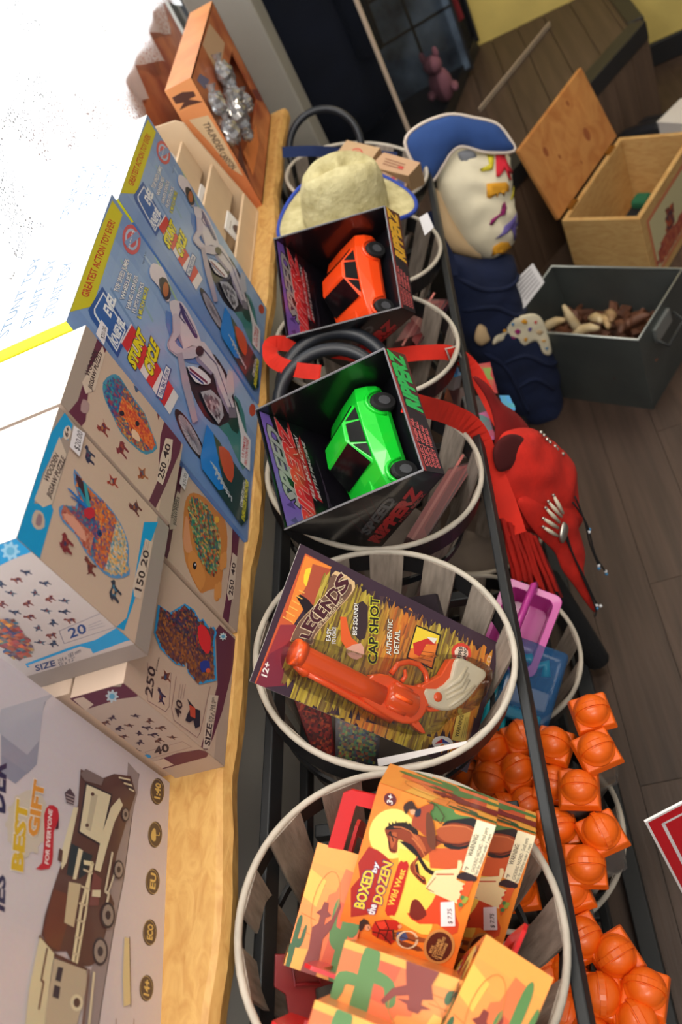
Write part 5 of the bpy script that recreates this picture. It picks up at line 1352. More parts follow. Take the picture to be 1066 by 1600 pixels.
# dog near side
p = near(dog, *DO); p.full((188, 170, 158)); p.use('D')
p.poly([(520, 520), (590, 510), (545, 680), (470, 690), (330, 735), (240, 660), (300, 640), (480, 640)], PLUM); p.poly([(320, 610), (450, 570), (520, 540), (480, 640), (300, 640)], (176, 168, 150), 0)
gear(p, (445, 678), 26, (190, 206, 216)); p.poly([(290, 690), (330, 680), (372, 710), (340, 735)], (206, 186, 170), 1)
p.poly([(590, 945), (700, 905), (790, 890), (830, 900), (820, 920), (620, 975)], PLUM); p.poly([(600, 940), (650, 925), (690, 950), (640, 965)], (206, 186, 170), 1)
p.line([(575, 900), (725, 858), (760, 880), (600, 925)], .0006, (140, 110, 110), True); p.text('40', (618, 912), (672, 895), (610, 882), INK, .03)
for i, c in enumerate(((445, 765), (420, 785), (540, 757), (593, 777), (475, 807), (515, 795), (585, 803), (640, 805), (553, 827), (490, 838), (610, 832), (685, 842), (555, 862), (632, 855), (540, 893))): critter(p, c, 14, (((60, 50, 80), (90, 60, 80), (50, 40, 60)), ((110, 60, 50), (60, 60, 90), (150, 90, 60)))[i % 2], 80 + i)
p.ell((585, 917), (600, 917), (585, 925), (40, 150, 214), 8); p.build('side_print', dog)
# rabbit front
p = front(rab, *RA_); p.full((198, 172, 154)); p.poly([(0, 0), (p.w, 0), (p.w, .022), (0, .022)], (178, 156, 142));  p.use('K')
p.poly([(190, 20), (165, 150), (135, 300), (110, 450), (90, 520), (60, 500), (100, 330), (160, 30)], PLUM); p.poly([(150, 150), (166, 175), (140, 340), (112, 345), (105, 300)], (206, 186, 170), 1)
p.text('WOODEN', (128, 290), (146, 195), (112, 284), INK, .01); p.text('JIGSAW PUZZLE', (140, 325), (160, 185), (126, 320), INK, .01)
p.poly([(425, 330), (460, 370), (440, 560), (400, 850), (370, 815), (390, 700), (420, 470)], PLUM); p.poly([(425, 460), (448, 480), (430, 690), (405, 700), (396, 660)], (206, 186, 170), 1)
p.text('250', (425, 675), (432, 600), (404, 668), INK, .02); p.text('40', (433, 575), (440, 515), (416, 568), INK, .02)
rb = [(230, 160), (290, 185), (340, 245), (385, 290), (400, 380), (395, 470), (380, 520), (375, 580), (355, 700), (335, 690), (340, 640), (290, 655), (265, 660), (230, 600), (195, 520), (185, 470), (175, 380), (180, 300), (185, 230), (200, 180)]
p.poly(rb, (200, 128, 66), 2)
p.poly([(190, 280), (205, 300), (215, 400), (225, 450), (195, 460), (178, 400)], (216, 150, 110), 2); p.poly([(230, 450), (270, 520), (290, 590), (265, 650), (235, 600), (205, 530), (205, 470)], (212, 140, 74), 2)
p.mosaic([(205, 200), (260, 190), (320, 260), (345, 320), (365, 400), (360, 500), (330, 580), (290, 540), (250, 470), (230, 380), (210, 300)], .0036, ((30, 120, 90), (200, 60, 40), (60, 150, 110), (220, 160, 60), (30, 90, 130), (110, 50, 40), (210, 190, 130)), 2)
p.ell((235, 525), (245, 527), (234, 545), (30, 30, 40), 10); p.ell((237, 520), (240, 521), (236, 526), (220, 220, 230), 6)
for a in ((345, 650), (360, 640), (372, 500), (385, 490)): p.poly([(a[0] - 8, a[1] - 30), (a[0] + 10, a[1] - 25), (a[0] + 6, a[1] + 45), (a[0] - 12, a[1] + 40)], (216, 146, 80), 2)
p.ell((345, 295), (358, 297), (344, 312), (226, 170, 60), 12); p.build('front_print', rab)
q = Print(MW[rab.name], V((RA_[1][0], RA_[0][1], RA_[0][2])) - MW[rab.name].translation, (0, 1, 0), (0, 0, 1), .4, .4, .0025); q.use('K')
q.poly([(170, 30), (200, 75), (180, 150), (152, 115)], (226, 220, 226)); q.text('$20.00', (182, 132), (190, 70), (168, 124), (60, 56, 66), .0); q.build('price_sticker', rab)
for t_, S_ in ((fox, FO), (lion, LI)):
    p = topf(t_, *S_); p.full((238, 236, 230)); p.build('top_glare_print', t_)  # kraft tops painted white for the glare of the window
# plain wooden-model box behind the train box
WB = ((-.680, .455, TZ), (-.548, .62, 1.0595))
wb = shelf_box('model_kit_box', 'tan model kit box with drawn wheels, under the fox puzzle box', 'model kit box', *WB, 'kraft')
p = near(wb, *WB); p.full((206, 178, 156)); p.use('D')
for c, r_ in (((20, 720), 60), ((150, 720), 60)):
    for rr in (1, .8, .3): p.line([(c[0] + r_ * rr * math.cos(t * .35), c[1] + r_ * rr * math.sin(t * .35)) for t in range(18)], .001, (120, 84, 66), True)
for k in range(2): p.line([(5 + 30 * k, 570), (25 + 30 * k, 575), (20 + 30 * k, 650), (0 + 30 * k, 640)], .001, (120, 84, 66), True)
p.line([(-20, 690), (220, 690)], .001, (120, 84, 66)); p.build('side_print', wb)

# ---- train model box
TR = ((-.592, .13, TZ), (-.548, .443, 1.20))
TC = V((-.553, .445, TZ)); tdir = V((.548 - .53, .24, 0)).normalized()
TRr = Matrix.Rotation(math.atan2(.026, .25), 3, 'Z')
trn = thing('model_train_box', 'white model kit box with a drawn steam locomotive, nearest on the ledge', 'model kit box', TC, TRr)
TLn, THt, TDp = .32, .335, .044
MB().lohi((-TDp, -TLn, .004), (0, 0, THt)).build('carton', 'train_card', trn, local=True, bevel=.001)
MB().lohi((-TDp, -TLn, 0), (.0006, .0004, .004)).build('bottom_edge', 'pack_red', trn, local=True)
p = Print(MW[trn.name], (0, -TLn, 0), (0, 1, 0), (0, 0, 1), TLn, THt, .0008); p.crop = None
p.grad((0, 0), (p.w, p.h), lambda u, v: mixc((214, 204, 206), (196, 190, 202), u * .6), 6, 4)
p.use('J')
p.poly([(0, 290), (230, 225), (195, 240), (175, 300), (150, 520), (110, 560), (0, 480)], (150, 152, 170)); p.poly([(230, 222), (180, 262), (160, 420), (110, 480), (-20, 380), (0, 290)], (176, 176, 190), 1)
p.poly([(0, 480), (110, 555), (60, 600), (0, 560)], (140, 146, 166), 0)
# lettering cut off by the frame
p.text('DER', (14, 720), (20, 520), (-50, 700), (44, 48, 84), .04); p.text('IES', (14, 1130), (18, 990), (-30, 1110), (44, 48, 84), .04)
# best gift mark
p.ell((110, 760), (180, 820), (60, 880), (206, 196, 182), 22)
for k in range(12):
    a = k * math.pi / 6; p.ell((105 + 78 * math.cos(a), 770 + 125 * math.sin(a)), (117 + 78 * math.cos(a), 770 + 125 * math.sin(a)), (105 + 78 * math.cos(a), 784 + 125 * math.sin(a)), (206, 196, 182), 8)
p.text('BEST', (88, 962), (108, 685), (42, 950), (216, 178, 50), .05, (240, 232, 220), .03); p.text('GIFT', (150, 820), (176, 600), (108, 810), (222, 150, 64), .05, (240, 232, 220), .03)
p.poly([(200, 690), (235, 705), (238, 760), (218, 800), (215, 900), (200, 955), (140, 955), (170, 930), (180, 800), (178, 730)], (196, 44, 60), 2); p.poly([(225, 790), (240, 740), (238, 790)], (80, 24, 50)); p.text('FOR EVERYONE', (196, 938), (212, 712), (180, 932), (240, 226, 226), .03)
# locomotive
BR, CRM, DKB = (92, 64, 62), (222, 212, 180), (52, 46, 58)
p.line([(575, 560), (545, 740), (510, 1000), (470, 1200), (430, 1440), (400, 1640)], .0025, DKB); p.poly([(530, 510), (575, 560), (570, 640), (545, 740), (510, 1000), (470, 1200), (430, 1440), (400, 1640), (340, 1640), (370, 1400), (420, 1200), (470, 960), (520, 700)], (150, 138, 140), 0)
p.poly([(330, 540), (420, 580), (470, 560), (540, 570), (560, 640), (520, 760), (480, 900), (450, 1050), (470, 1100), (440, 1200), (400, 1340), (370, 1360), (300, 1360), (270, 1300), (210, 1300), (165, 1230), (180, 1150), (210, 1050), (240, 960), (290, 820), (320, 680)], BR, 0)
p.line([(352, 600), (460, 648), (412, 856), (320, 802)], .002, DKB, True); p.poly([(355, 605), (455, 650), (410, 850), (325, 800)], CRM); p.poly([(375, 640), (400, 650), (370, 800), (350, 790)], (196, 186, 160))
for a in ((378, 645), (355, 775), (415, 915), (435, 795)): p.ell(a, (a[0] + 8, a[1]), (a[0], a[1] + 8), BR, 8)
p.poly([(300, 700), (320, 700), (270, 930), (250, 960), (245, 900)], CRM); p.poly([(455, 700), (490, 660), (505, 690), (470, 760), (440, 860), (410, 970), (385, 960), (420, 800)], CRM)
p.poly([(290, 850), (330, 870), (300, 990), (270, 980)], (40, 56, 66)); p.poly([(335, 880), (380, 900), (350, 980), (320, 1000)], (40, 56, 66)); p.poly([(320, 870), (338, 880), (310, 1000), (295, 1000)], CRM)
p.poly([(215, 1040), (270, 1060), (280, 1160), (240, 1300), (185, 1270), (175, 1210)], (110, 66, 56)); p.poly([(280, 1010), (330, 1020), (300, 1200), (260, 1180)], (200, 184, 150))
p.line([(345, 930), (378, 935), (330, 1120), (295, 1350)], .004, (226, 214, 176)); p.line([(372, 940), (350, 1130), (310, 1350)], .003, (226, 214, 176))
for k in range(6): p.line([(340 - k * 9, 960 + k * 70), (376 - k * 11, 975 + k * 68)], .002, (206, 190, 160))
p.poly([(380, 970), (415, 1000), (400, 1110), (360, 1110)], (120, 72, 72)); p.poly([(375, 1045), (410, 1045), (408, 1075), (373, 1072)], CRM)
p.line([(460, 890), (430, 1050), (445, 1060), (425, 1160)], .003, (216, 206, 180)); p.line([(485, 930), (440, 1060)], .002, (216, 206, 180))
for c, r_ in (((440, 1150), 55), ((410, 1300), 60), ((485, 960), 40), ((515, 730), 30)):
    p.ell(c, (c[0] + r_ * .55, c[1]), (c[0], c[1] + r_), DKB, 18); p.ell(c, (c[0] + r_ * .42, c[1]), (c[0], c[1] + r_ * .8), (150, 138, 130), 18); p.ell(c, (c[0] + r_ * .2, c[1]), (c[0], c[1] + r_ * .35), DKB, 10)
for k in range(5): p.line([(490 + k * 10, 575 + k * 12), (535 + k * 4, 585 + k * 12)], .0018, DKB if k % 2 else CRM)
p.poly([(325, 560), (350, 540), (425, 580), (415, 610), (345, 590)], (120, 104, 104), 1); p.poly([(262, 640), (285, 620), (305, 650), (300, 690), (270, 680)], (84, 66, 78), 1)
for k in range(3): p.line([(268, 645 + k * 13), (300, 658 + k * 13)], .001, (180, 166, 166))
p.poly([(240, 870), (255, 880), (250, 930), (232, 920)], BR, 1)
p.line([(155, 1240), (215, 1315), (350, 1378), (300, 1640)], .003, BR); p.poly([(155, 1240), (215, 1310), (200, 1400), (170, 1640), (90, 1640), (110, 1460)], (216, 206, 170)); p.poly([(215, 1330), (350, 1380), (350, 1450), (300, 1640), (170, 1640), (190, 1480)], (190, 176, 152))
p.poly([(230, 1365), (252, 1370), (240, 1430), (218, 1420)], (44, 50, 66)); p.poly([(215, 1440), (240, 1450), (232, 1500), (206, 1490)], (44, 50, 66)); p.ell((308, 1515), (335, 1520), (305, 1550), CRM, 16); p.ell((308, 1515), (322, 1518), (306, 1535), (90, 70, 66), 12)
p.line([(185, 1290), (160, 1420), (170, 1430), (150, 1540)], .002, BR); p.line([(360, 1380), (330, 1640)], .003, (120, 96, 90)); p.line([(385, 1390), (360, 1640)], .003, CRM)
p.poly([(512, 1240), (532, 1245), (536, 1520), (508, 1530), (505, 1400)], (216, 200, 150)); p.line([(533, 1240), (538, 1530)], .001, BR)
for c, s_ in (((653, 632), '1:40'), ((643, 812), ''), ((633, 1008), 'EU'), ((621, 1220), 'ECO'), ((607, 1452), '14+')):
    p.ell(c, (c[0] + 29, c[1] + 8), (c[0] - 6, c[1] + 55), (70, 54, 52), 22)
    p.line([(c[0] + 26 * math.cos(t * .35), c[1] + 50 * math.sin(t * .35) + 7 * math.cos(t * .35)) for t in range(18)], .0005, (196, 176, 120), True)
    if s_: p.text(s_, (c[0] + 9, c[1] + 32), (c[0] + 14, c[1] - 30), (c[0] - 13, c[1] + 26), (216, 188, 110), .04)
    else:
        p.poly([(c[0] - 14, c[1] + 22), (c[0] - 18, c[1]), (c[0] - 8, c[1] - 24), (c[0] + 2, c[1] - 20), (c[0] + 2, c[1] + 26)], (216, 188, 110), 2); p.line([(c[0] + 2, c[1] + 2), (c[0] + 17, c[1] + 4), (c[0] + 18, c[1] - 8)], .001, (216, 188, 110))
for k in range(2): p.line([(480 + k * 75, 1580), (478 + k * 75, 1640)], .001, (150, 120, 110))
p.build('front_print', trn, GLOSS)

# ---- stepped cardboard tray with cards
mat('tray_card', (214, 186, 152), .75, var=.04, vscale=20)
ty0, ty1 = 1.372, 1.728
tray = thing('card_tray', 'stepped beige cardboard display tray with small white cards', 'display tray', (-.57, 1.55, TZ))
sidep = [(-.640, TZ), (-.513, TZ), (-.520, TZ + .045), (-.552, TZ + .20), (-.556, TZ + .228), (-.570, TZ + .24), (-.640, TZ + .25)]
for y in (ty0, ty1): MB().prism([(a, y, b) for a, b in sidep], (0, .006, 0)).build('side_panel', 'tray_card', tray)
MB().lohi((-.640, ty0, TZ), (-.634, ty1, TZ + .25)).build('back_panel', 'tray_card', tray)
MB().lohi((-.640, ty0, TZ), (-.513, ty1, TZ + .005)).build('floor_panel', 'tray_card', tray)
steps = ((-.520, TZ + .005, TZ + .052), (-.548, TZ + .06, TZ + .135), (-.578, TZ + .13, TZ + .20))
for x, z0, z1 in steps:
    MB().hexa([(x, ty0, z0), (x + .005, ty0, z0), (x + .005, ty1, z0), (x, ty1, z0), (x - .004, ty0, z1), (x + .001, ty0, z1), (x + .001, ty1, z1), (x - .004, ty1, z1)]).build('step_front', 'tray_card', tray)
    MB().lohi((x - .03, ty0, z0), (x, ty1, z0 + .004)).build('step_floor', 'tray_card', tray)
LBL = ['small white printed card leaning in the lowest step of the tray', 'small white printed card in the middle step of the tray', 'small white printed card in the top step of the tray']
for i, (y, x, z) in enumerate(((1.60, -.5235, TZ + .006), (1.63, -.553, TZ + .066), (1.66, -.583, TZ + .136))):
    c = thing('small_card', LBL[i], 'card', (x, y, z), None, 'cards in the stepped tray')
    MB().hexa([(x - .004, y - .035, z), (x - .001, y - .035, z), (x - .001, y + .035, z), (x - .004, y + .035, z), (x - .018, y - .035, z + .066), (x - .015, y - .035, z + .066), (x - .015, y + .035, z + .066), (x - .018, y + .035, z + .066)]).build('board', 'white_card', c)
    fz = V((-.014, 0, .066)).normalized()
    pr = Print(MW[c.name], (-.001, -.035, 0), (0, 1, 0), fz, .07, .067); pr.crop = None
    pr.poly([(.012, .02), (.02, .045), (.034, .05), (.05, .04), (.058, .02), (.04, .026), (.03, .018)], (110, 90, 84), 2); pr.line([(.01, .01), (.06, .01)], .0015, (130, 112, 104)); pr.line([(.012, .056), (.045, .056)], .0015, (150, 130, 120))
    pr.build('card_print', c)

# ---- orange display box of bagged stones
mat('canyon_card', (200, 122, 76), .5, rgb2=(150, 66, 40), vscale=16, coat=.2)
mat('canyon_lit', (226, 150, 90), .5, rgb2=(200, 120, 66), vscale=9)  # lighter copy of the card, window light painted into the top panel
clear_mat('stone_bag', (226, 226, 232), .3, .12, .9)
mat('stone', (150, 140, 140), .35, rgb2=(90, 76, 70), vscale=30)
bx0, bx1, by0, by1, bz0, bz1 = -.566, -.506, 1.758, 2.225, TZ, 1.159
tb = thing('stone_display_box', 'orange canyon-printed display box holding bagged stones at the end of the ledge', 'display box', (-.536, 1.99, TZ))
MB().lohi((bx0, by0, bz0), (bx0 + .004, by1, bz1)).build('back_panel', 'canyon_card', tb)
MB().lohi((bx0, by0, bz1 - .004), (bx1, by1, bz1)).build('top_panel', 'canyon_lit', tb)
MB().lohi((bx0, by0, bz0), (bx1, by0 + .004, bz1)).build('side_panel', 'canyon_card', tb)
MB().lohi((bx0, by1 - .004, bz0), (bx1, by1, bz1)).build('side_panel', 'canyon_card', tb)
MB().lohi((bx0, by0, bz0), (bx1, by1, bz0 + .004)).build('bottom_panel', 'canyon_card', tb)
ow0, ow1, oz0, oz1 = 1.80, 2.17, TZ + .07, TZ + .19
for a, b in (((bx1 - .004, by0, oz1), (bx1, by1, bz1)), ((bx1 - .004, by0, bz0), (bx1, by1, oz0)), ((bx1 - .004, by0, oz0), (bx1, ow0, oz1)), ((bx1 - .004, ow1, oz0), (bx1, by1, oz1))): MB().lohi(a, b).build('front_panel', 'canyon_card', tb)
p = Print(MW[tb.name], V((bx0, by0, bz0)) - MW[tb.name].translation, (1, 0, 0), (0, 0, 1), bx1 - bx0, bz1 - bz0); p.use('M')
p.crop = None; p.grad((0, 0), (p.w, p.h), lambda u, v: mixc((206, 116, 70), (226, 150, 92), v), 1, 6); p.use('M')
p.poly([(195, 610), (260, 575), (330, 570), (345, 600), (300, 620), (390, 635), (300, 660), (240, 690), (270, 640), (220, 650)], (80, 44, 34), 1)
p.poly([(300, 750), (420, 720), (520, 880), (640, 1100), (560, 1050), (440, 900)], (216, 186, 146), 0)
p.text('THUNDER', (385, 770), (490, 950), (425, 762), (70, 52, 44), .02); p.text('CANYON', (490, 965), (570, 1060), (520, 945), (70, 52, 44), .02)
p.build('side_print', tb)
for q_, c_ in (([(430, 145), (525, 270), (490, 470), (385, 280)], (196, 160, 130)), ([(370, 460), (430, 500), (400, 560), (350, 500)], (90, 90, 130)), ([(640, 950), (720, 780), (740, 900), (700, 1100)], (226, 130, 70)), ([(620, 880), (640, 1000), (720, 1250), (600, 1050)], (90, 40, 40)), ([(690, 560), (740, 560), (770, 640), (720, 620)], (110, 40, 40))):
    p = Print(MW[tb.name], V((bx1, by0, bz0)) - MW[tb.name].translation, (0, 1, 0), (0, 0, 1), by1 - by0, bz1 - bz0); p.use('M'); p.poly(q_, c_); p.build('front_print', tb)
random.seed(12)
for i, (px, py, sz) in enumerate(((352, 118, .030), (365, 150, .028), (340, 160, .024), (372, 182, .034), (385, 160, .022), (362, 205, .026), (384, 205, .022))):
    c = PX(px, py, bx1 + .016)
    t = thing('bagged_stone', 'clear bag with a stone, ' + ('farthest in the orange display box', 'behind the biggest bag in the orange box', 'nearest the printed side of the orange box', 'biggest bag, in the middle of the orange box', 'at the right upper rim of the orange box opening', 'lowest left in the orange box opening', 'lowest right in the orange box opening')[i], 'bagged stone', c, None, 'bagged stones in the orange display box')
    MB().ball(c + V((-.004, 0, 0)), (sz * .5, sz * .8, sz * .7), fn=lambda d: 1 + .15 * math.sin(7 * d.x + 5 * d.y + i)).build('stone', 'stone', t, smooth=True)
    MB().ball(c, (sz * .62, sz * 1.1, sz * 1.0), 14, 9, fn=lambda d: 1 + .14 * math.sin(11 * d.x + 9 * d.y + 7 * d.z + i * 2)).build('bag', 'stone_bag', t)
    MB().tube([c + V((0, 0, sz * .9)), c + V((.004, .004, sz * 1.5))], [.004, .012], 8).build('bag_neck', 'stone_bag', t)
# second canyon box behind the tray, by the curtain
b2 = ((-.697, 1.74, TZ), (-.657, 2.41, 1.19))
t2 = shelf_box('stone_display_box', 'orange printed box half hidden behind the lace curtain hem', 'display box', *b2, 'canyon_card')
p = near(t2, *b2); p.poly([(.004, .12), (.02, .2), (.036, .15), (.034, .22), (.014, .24)], (80, 44, 40), 1); p.build('side_print', t2)
# ================================================================== LOWER BASKETS
mat('cap_orange', (240, 104, 16), .42, coat=.15)
clear_mat('bottle_clear', (206, 196, 190), .22, .1, .3)
mat('candy_pink', (196, 120, 130), .6, rgb2=(150, 90, 110), vscale=40)
mat('candy_yellow', (190, 150, 70), .6, rgb2=(120, 96, 60), vscale=40)
mat('candy_dark', (84, 60, 56), .6, rgb2=(50, 36, 36), vscale=40)
def candy_proto():
    t = thing('candy_bottle', 'candy', 'candy bottle')
    MB().box((0, 0, -.058), (.046, .046, .100)).build('bottle', 'bottle_clear', t, local=True, bevel=.005)
    MB().box((0, 0, -.066), (.040, .040, .080)).build('candy_filling', 'candy_pink', t, local=True, bevel=.004)
    cap = MB().hexa([(-.030, -.030, -.010), (.030, -.030, -.010), (.030, .030, -.010), (-.030, .030, -.010), (-.026, -.026, .004), (.026, -.026, .004), (.026, .026, .004), (-.026, .026, .004)]).build('cap', 'cap_orange', t, local=True, bevel=.0025)
    m = MB(); m.lathe([(.0265, .003), (.0265, .006), (.0245, .007), (.0235, .012), (.0205, .019), (.0145, .0245), (.007, .0268), (.0004, .0272)], 24); m.build('dome', 'cap_orange', cap, local=True, smooth=True)
    m = MB(); n = 13
    L_, R_ = [], []
    for i in range(n):
        a = math.pi * (.05 + .9 * i / (n - 1)); x, z = .0258 * math.cos(a), .004 + .0248 * math.sin(a); L_.append((x, -.0035, z)); R_.append((x, .0035, z))
    m.ribbon(L_, R_, .0028); m.build('ridge', 'cap_orange', cap, local=True)
    for s_ in (-1, 1):
        m = MB(); m.tube([(.0245 * math.cos(a), s_ * .0052, .004 + .0232 * math.sin(a)) for a in [math.pi * (.1 + .8 * i / 10) for i in range(11)]], .0008, 5); m.build('groove_bead', 'cap_orange', cap, local=True)
    return t
cp = candy_proto()
spots = [(925, 1113, .50), (932, 1172, .50), (865, 1163, .47), (815, 1152, .45), (769, 1172, .45), (766, 1217, .45), (808, 1204, .45), (864, 1224, .46), (905, 1232, .49), (788, 1267, .44), (823, 1258, .44), (872, 1292, .46), (940, 1301, .47),
         (915, 1352, .47), (840, 1330, .43), (889, 1392, .45), (809, 1390, .43), (752, 1250, .41), (735, 1215, .42), (820, 1305, .38), (846, 1260, .40),
         (910, 1466, .45), (962, 1494, .445), (938, 1556, .45), (1008, 1547, .44), (996, 1598, .44), (856, 1476, .43), (853, 1520, .43), (888, 1520, .43), (883, 1585, .43), (925, 1620, .44), (850, 1567, .41)]
WHERE = {0: 'topmost at the far right of its basket, standing tall', 1: 'second from the far right corner, in front of the topmost one', 2: 'just left of the two tall ones, by the teal case', 3: 'half hidden behind the black front rail near the teal case', 4: 'at the back left beside the revolver basket',
         5: 'at the left edge beside the revolver basket', 6: 'left of the front rail, third in the back group', 7: 'right of the front rail, in the middle of the back group', 8: 'right of centre, tilted over a pink filling', 9: 'near the top of the wild west toy boxes', 10: 'against the left side of the front rail, upper one',
         11: 'against the right side of the front rail, middle one', 12: 'at the right rim of its basket, upper one', 13: 'at the right rim of its basket, lower one', 14: 'partly under the front rail in the middle of its basket', 15: 'just right of the front rail near the pale rim', 16: 'left of the front rail beside the second warning label',
         21: 'farthest left of the bottom group, right of the rail', 22: 'second in the bottom group, cap seen from above', 23: 'third in the bottom group, in its middle', 24: 'rightmost in the bottom right corner', 25: 'in the bottom right corner, cut by the photo edge'}
random.seed(21)
for i, (px, py, z) in enumerate(spots):
    c = PZ(px, py, z)
    R = Matrix.Rotation(random.uniform(.12, .34), 4, 'Y') @ Matrix.Rotation(random.uniform(-.16, .16), 4, 'X') @ Matrix.Rotation(random.uniform(-.45, .45) + (math.pi / 2 if random.random() < .25 else 0), 4, 'Z')
    M = Matrix.Translation(c) @ R @ Matrix.Scale(.94, 4)
    if i == 0: cp.matrix_world = M; MW[cp.name] = M.copy(); o = cp
    else: o = copy_tree(cp, None, M)
    o['label'] = ('orange-capped candy bottle ' + WHERE[i]) if i in WHERE else ('orange-capped candy bottle half buried under its neighbours in the ' + ('basket with the pale rim' if i < 21 else 'basket at the bottom edge'))
    o['category'] = 'candy bottle'; o['group'] = 'candy bottles with orange caps'
    if i in (0, 1, 8, 5):
        for ch in o.children:
            if ch.name.startswith('candy_filling'):
                ch.data = ch.data.copy(); ch.data.materials[0] = MATS['candy_yellow' if i in (1, 5) else 'candy_dark' if i == 0 else 'candy_pink']
# ---- pink tub and teal case
mat('pink_plastic', (196, 62, 156), .35, coat=.3)
mat('teal_plastic', (20, 160, 176), .35, coat=.3)
clear_mat('teal_clear', (40, 96, 150), .45, .08, .05, .25)
def open_tub(name, label, cat, M, sx, sy, sz, th, m, inner=None):
    t = thing(name, label, cat, M.translation, M.to_3x3())
    def ring(x, y, z, r=.012, n=4):
        o = []
        for cx_, cy_, a0 in ((x - r, y - r, 0), (-x + r, y - r, 90), (-x + r, -y + r, 180), (x - r, -y + r, 270)):
            for k in range(n + 1): a = math.radians(a0 + 90 * k / n); o.append((cx_ + r * math.cos(a), cy_ + r * math.sin(a), z))
        return o
    L = [ring(sx * .86, sy * .86, -sz), ring(sx, sy, sz), ring(sx + .006, sy + .006, sz), ring(sx + .006, sy + .006, sz + .003), ring(sx - th, sy - th, sz + .003), ring(sx * .86 - th, sy * .86 - th, -sz + th)]
    n = len(L[0]); vs = [p for l in L for p in l]; fs = []
    for i in range(len(L) - 1):
        for k in range(n): fs.append((i * n + k, i * n + (k + 1) % n, (i + 1) * n + (k + 1) % n, (i + 1) * n + k))
    fs += [tuple(range(n))[::-1], tuple(range(5 * n, 6 * n))]
    mb = MB(); mb.add(vs, fs); mb.build('body', m, t, local=True, bevel=.0008)
    return t
R_ = axes((.55, .75, .25), (.15, -.45, .88))
tub = open_tub('pink_tub', 'bright pink plastic toy tub in the lower basket beside the teal case', 'toy tub', Matrix.Translation(PZ(812, 985, .475)) @ R_.to_4x4(), .062, .042, .030, .005, 'pink_plastic')
mb = MB(); mb.tube([(-.066, 0, .03), (-.06, 0, .06), (0, 0, .07), (.06, 0, .06), (.066, 0, .03)], .006, 8, flat=2.0); mb.build('handle', 'pink_plastic', tub, local=True, smooth=True)
R_ = axes((.5, .84, .2), (.35, -.35, .87)); Mt = Matrix.Translation(PZ(828, 1070, .455)) @ R_.to_4x4()
tc_ = thing('teal_toy_case', 'clear blue toy case with teal handle and trays in the lower basket', 'toy case', Mt.translation, R_)
MB().box((0, 0, 0), (.125, .085, .045)).build('shell', 'teal_clear', tc_, local=True, bevel=.008, seg=3)
MB().box((-.052, 0, -.002), (.018, .06, .036)).build('end_tray', 'teal_plastic', tc_, local=True, bevel=.004)
mb = MB(); mb.tube([(.01, .028, .0), (.03, .03, 0), (.04, .012, 0), (.028, 0, 0), (.04, -.014, 0), (.02, -.02, 0)], .008, 8); mb.build('teal_figure', 'teal_plastic', tc_, local=True, smooth=True)
MB().ball((.02, .004, .004), (.012, .012, .008)).build('toy_eye', 'candy_dark', tc_, local=True, smooth=True)
mat('case_insert', (140, 146, 160), .5)
MB().box((-.02, 0, -.004), (.03, .065, .03)).build('insert', 'case_insert', tc_, local=True, bevel=.003)
mb = MB(); mb.tube([(-.0625, -.024, 0), (-.085, -.018, .0), (-.085, .018, 0), (-.0625, .024, 0)], .006, 8); mb.build('handle', 'teal_plastic', tc_, local=True, smooth=True)
R_ = axes((.5, .84, .2), (.2, -.3, .93)); Mt = Matrix.Translation(PZ(772, 1098, .42)) @ R_.to_4x4()
t3 = open_tub('teal_tub', 'teal plastic tub at the left of the clear case in the lower basket', 'toy tub', Mt, .042, .036, .026, .004, 'teal_plastic')
mb = MB(); mb.tube([(-.045, 0, .026), (-.04, 0, .05), (0, 0, .058), (.04, 0, .05), (.045, 0, .026)], .005, 8, flat=1.6); mb.build('handle', 'teal_plastic', t3, local=True, smooth=True)
# ---- small colourful cartons in the lower basket behind the red bag
def art_col(cols):
    def f(p, q):
        p.poly(q, cols[0]); c = (sum(a for a, b in q) / 4, sum(b for a, b in q) / 4)
        p.mosaic([(c[0] + (a - c[0]) * .8, c[1] + (b - c[1]) * .8) for a, b in q], .012, cols, 0, .4)
    return f
LB = {0: 'blue and white small toy carton under the red strap buckle', 1: 'red and green small toy carton right of the buckle', 2: 'pink floral small toy carton in the lower basket', 3: 'dark grey small toy carton in the lower basket', 4: 'blue and green small toy carton beside the red strap', 5: 'brown and rust small toy carton under the black cross bar', 6: 'teal small toy carton seen below the near red strap', 7: 'maroon small toy carton under the cross bar'}
for i, (q, d, cols) in enumerate((
        ([(690, 585), (705, 565), (722, 585), (712, 590)], 1.62, ((60, 150, 210), (230, 236, 240), (40, 110, 180))),
        ([(740, 570), (766, 566), (778, 615), (755, 612)], 1.66, ((176, 40, 44), (110, 170, 60), (190, 60, 50))),
        ([(736, 650), (762, 642), (775, 688), (750, 684)], 1.58, ((226, 120, 180), (240, 200, 80), (60, 160, 170), (220, 90, 150))),
        ([(722, 620), (752, 618), (766, 652), (734, 660)], 1.62, ((70, 70, 76), (110, 100, 100), (50, 50, 56))),
        ([(780, 618), (796, 618), (806, 640), (792, 650)], 1.66, ((70, 160, 220), (240, 226, 90), (90, 190, 110))),
        ([(672, 612), (700, 606), (712, 640), (690, 650)], 1.60, ((120, 66, 44), (176, 90, 50), (70, 40, 36))),
        ([(700, 660), (722, 668), (720, 690), (705, 690)], 1.52, ((60, 150, 160), (90, 180, 180), (40, 110, 120))),
        ([(700, 606), (728, 606), (736, 640), (712, 645)], 1.66, ((84, 40, 40), (120, 60, 54), (60, 34, 40))))):
    slab_px('small_carton', LB[i], 'carton', q, d, (.35, -.35, .87), .05, 'pack_white' if i == 0 else 'pack_dark', art_col(cols), 'small cartons in the lower basket')

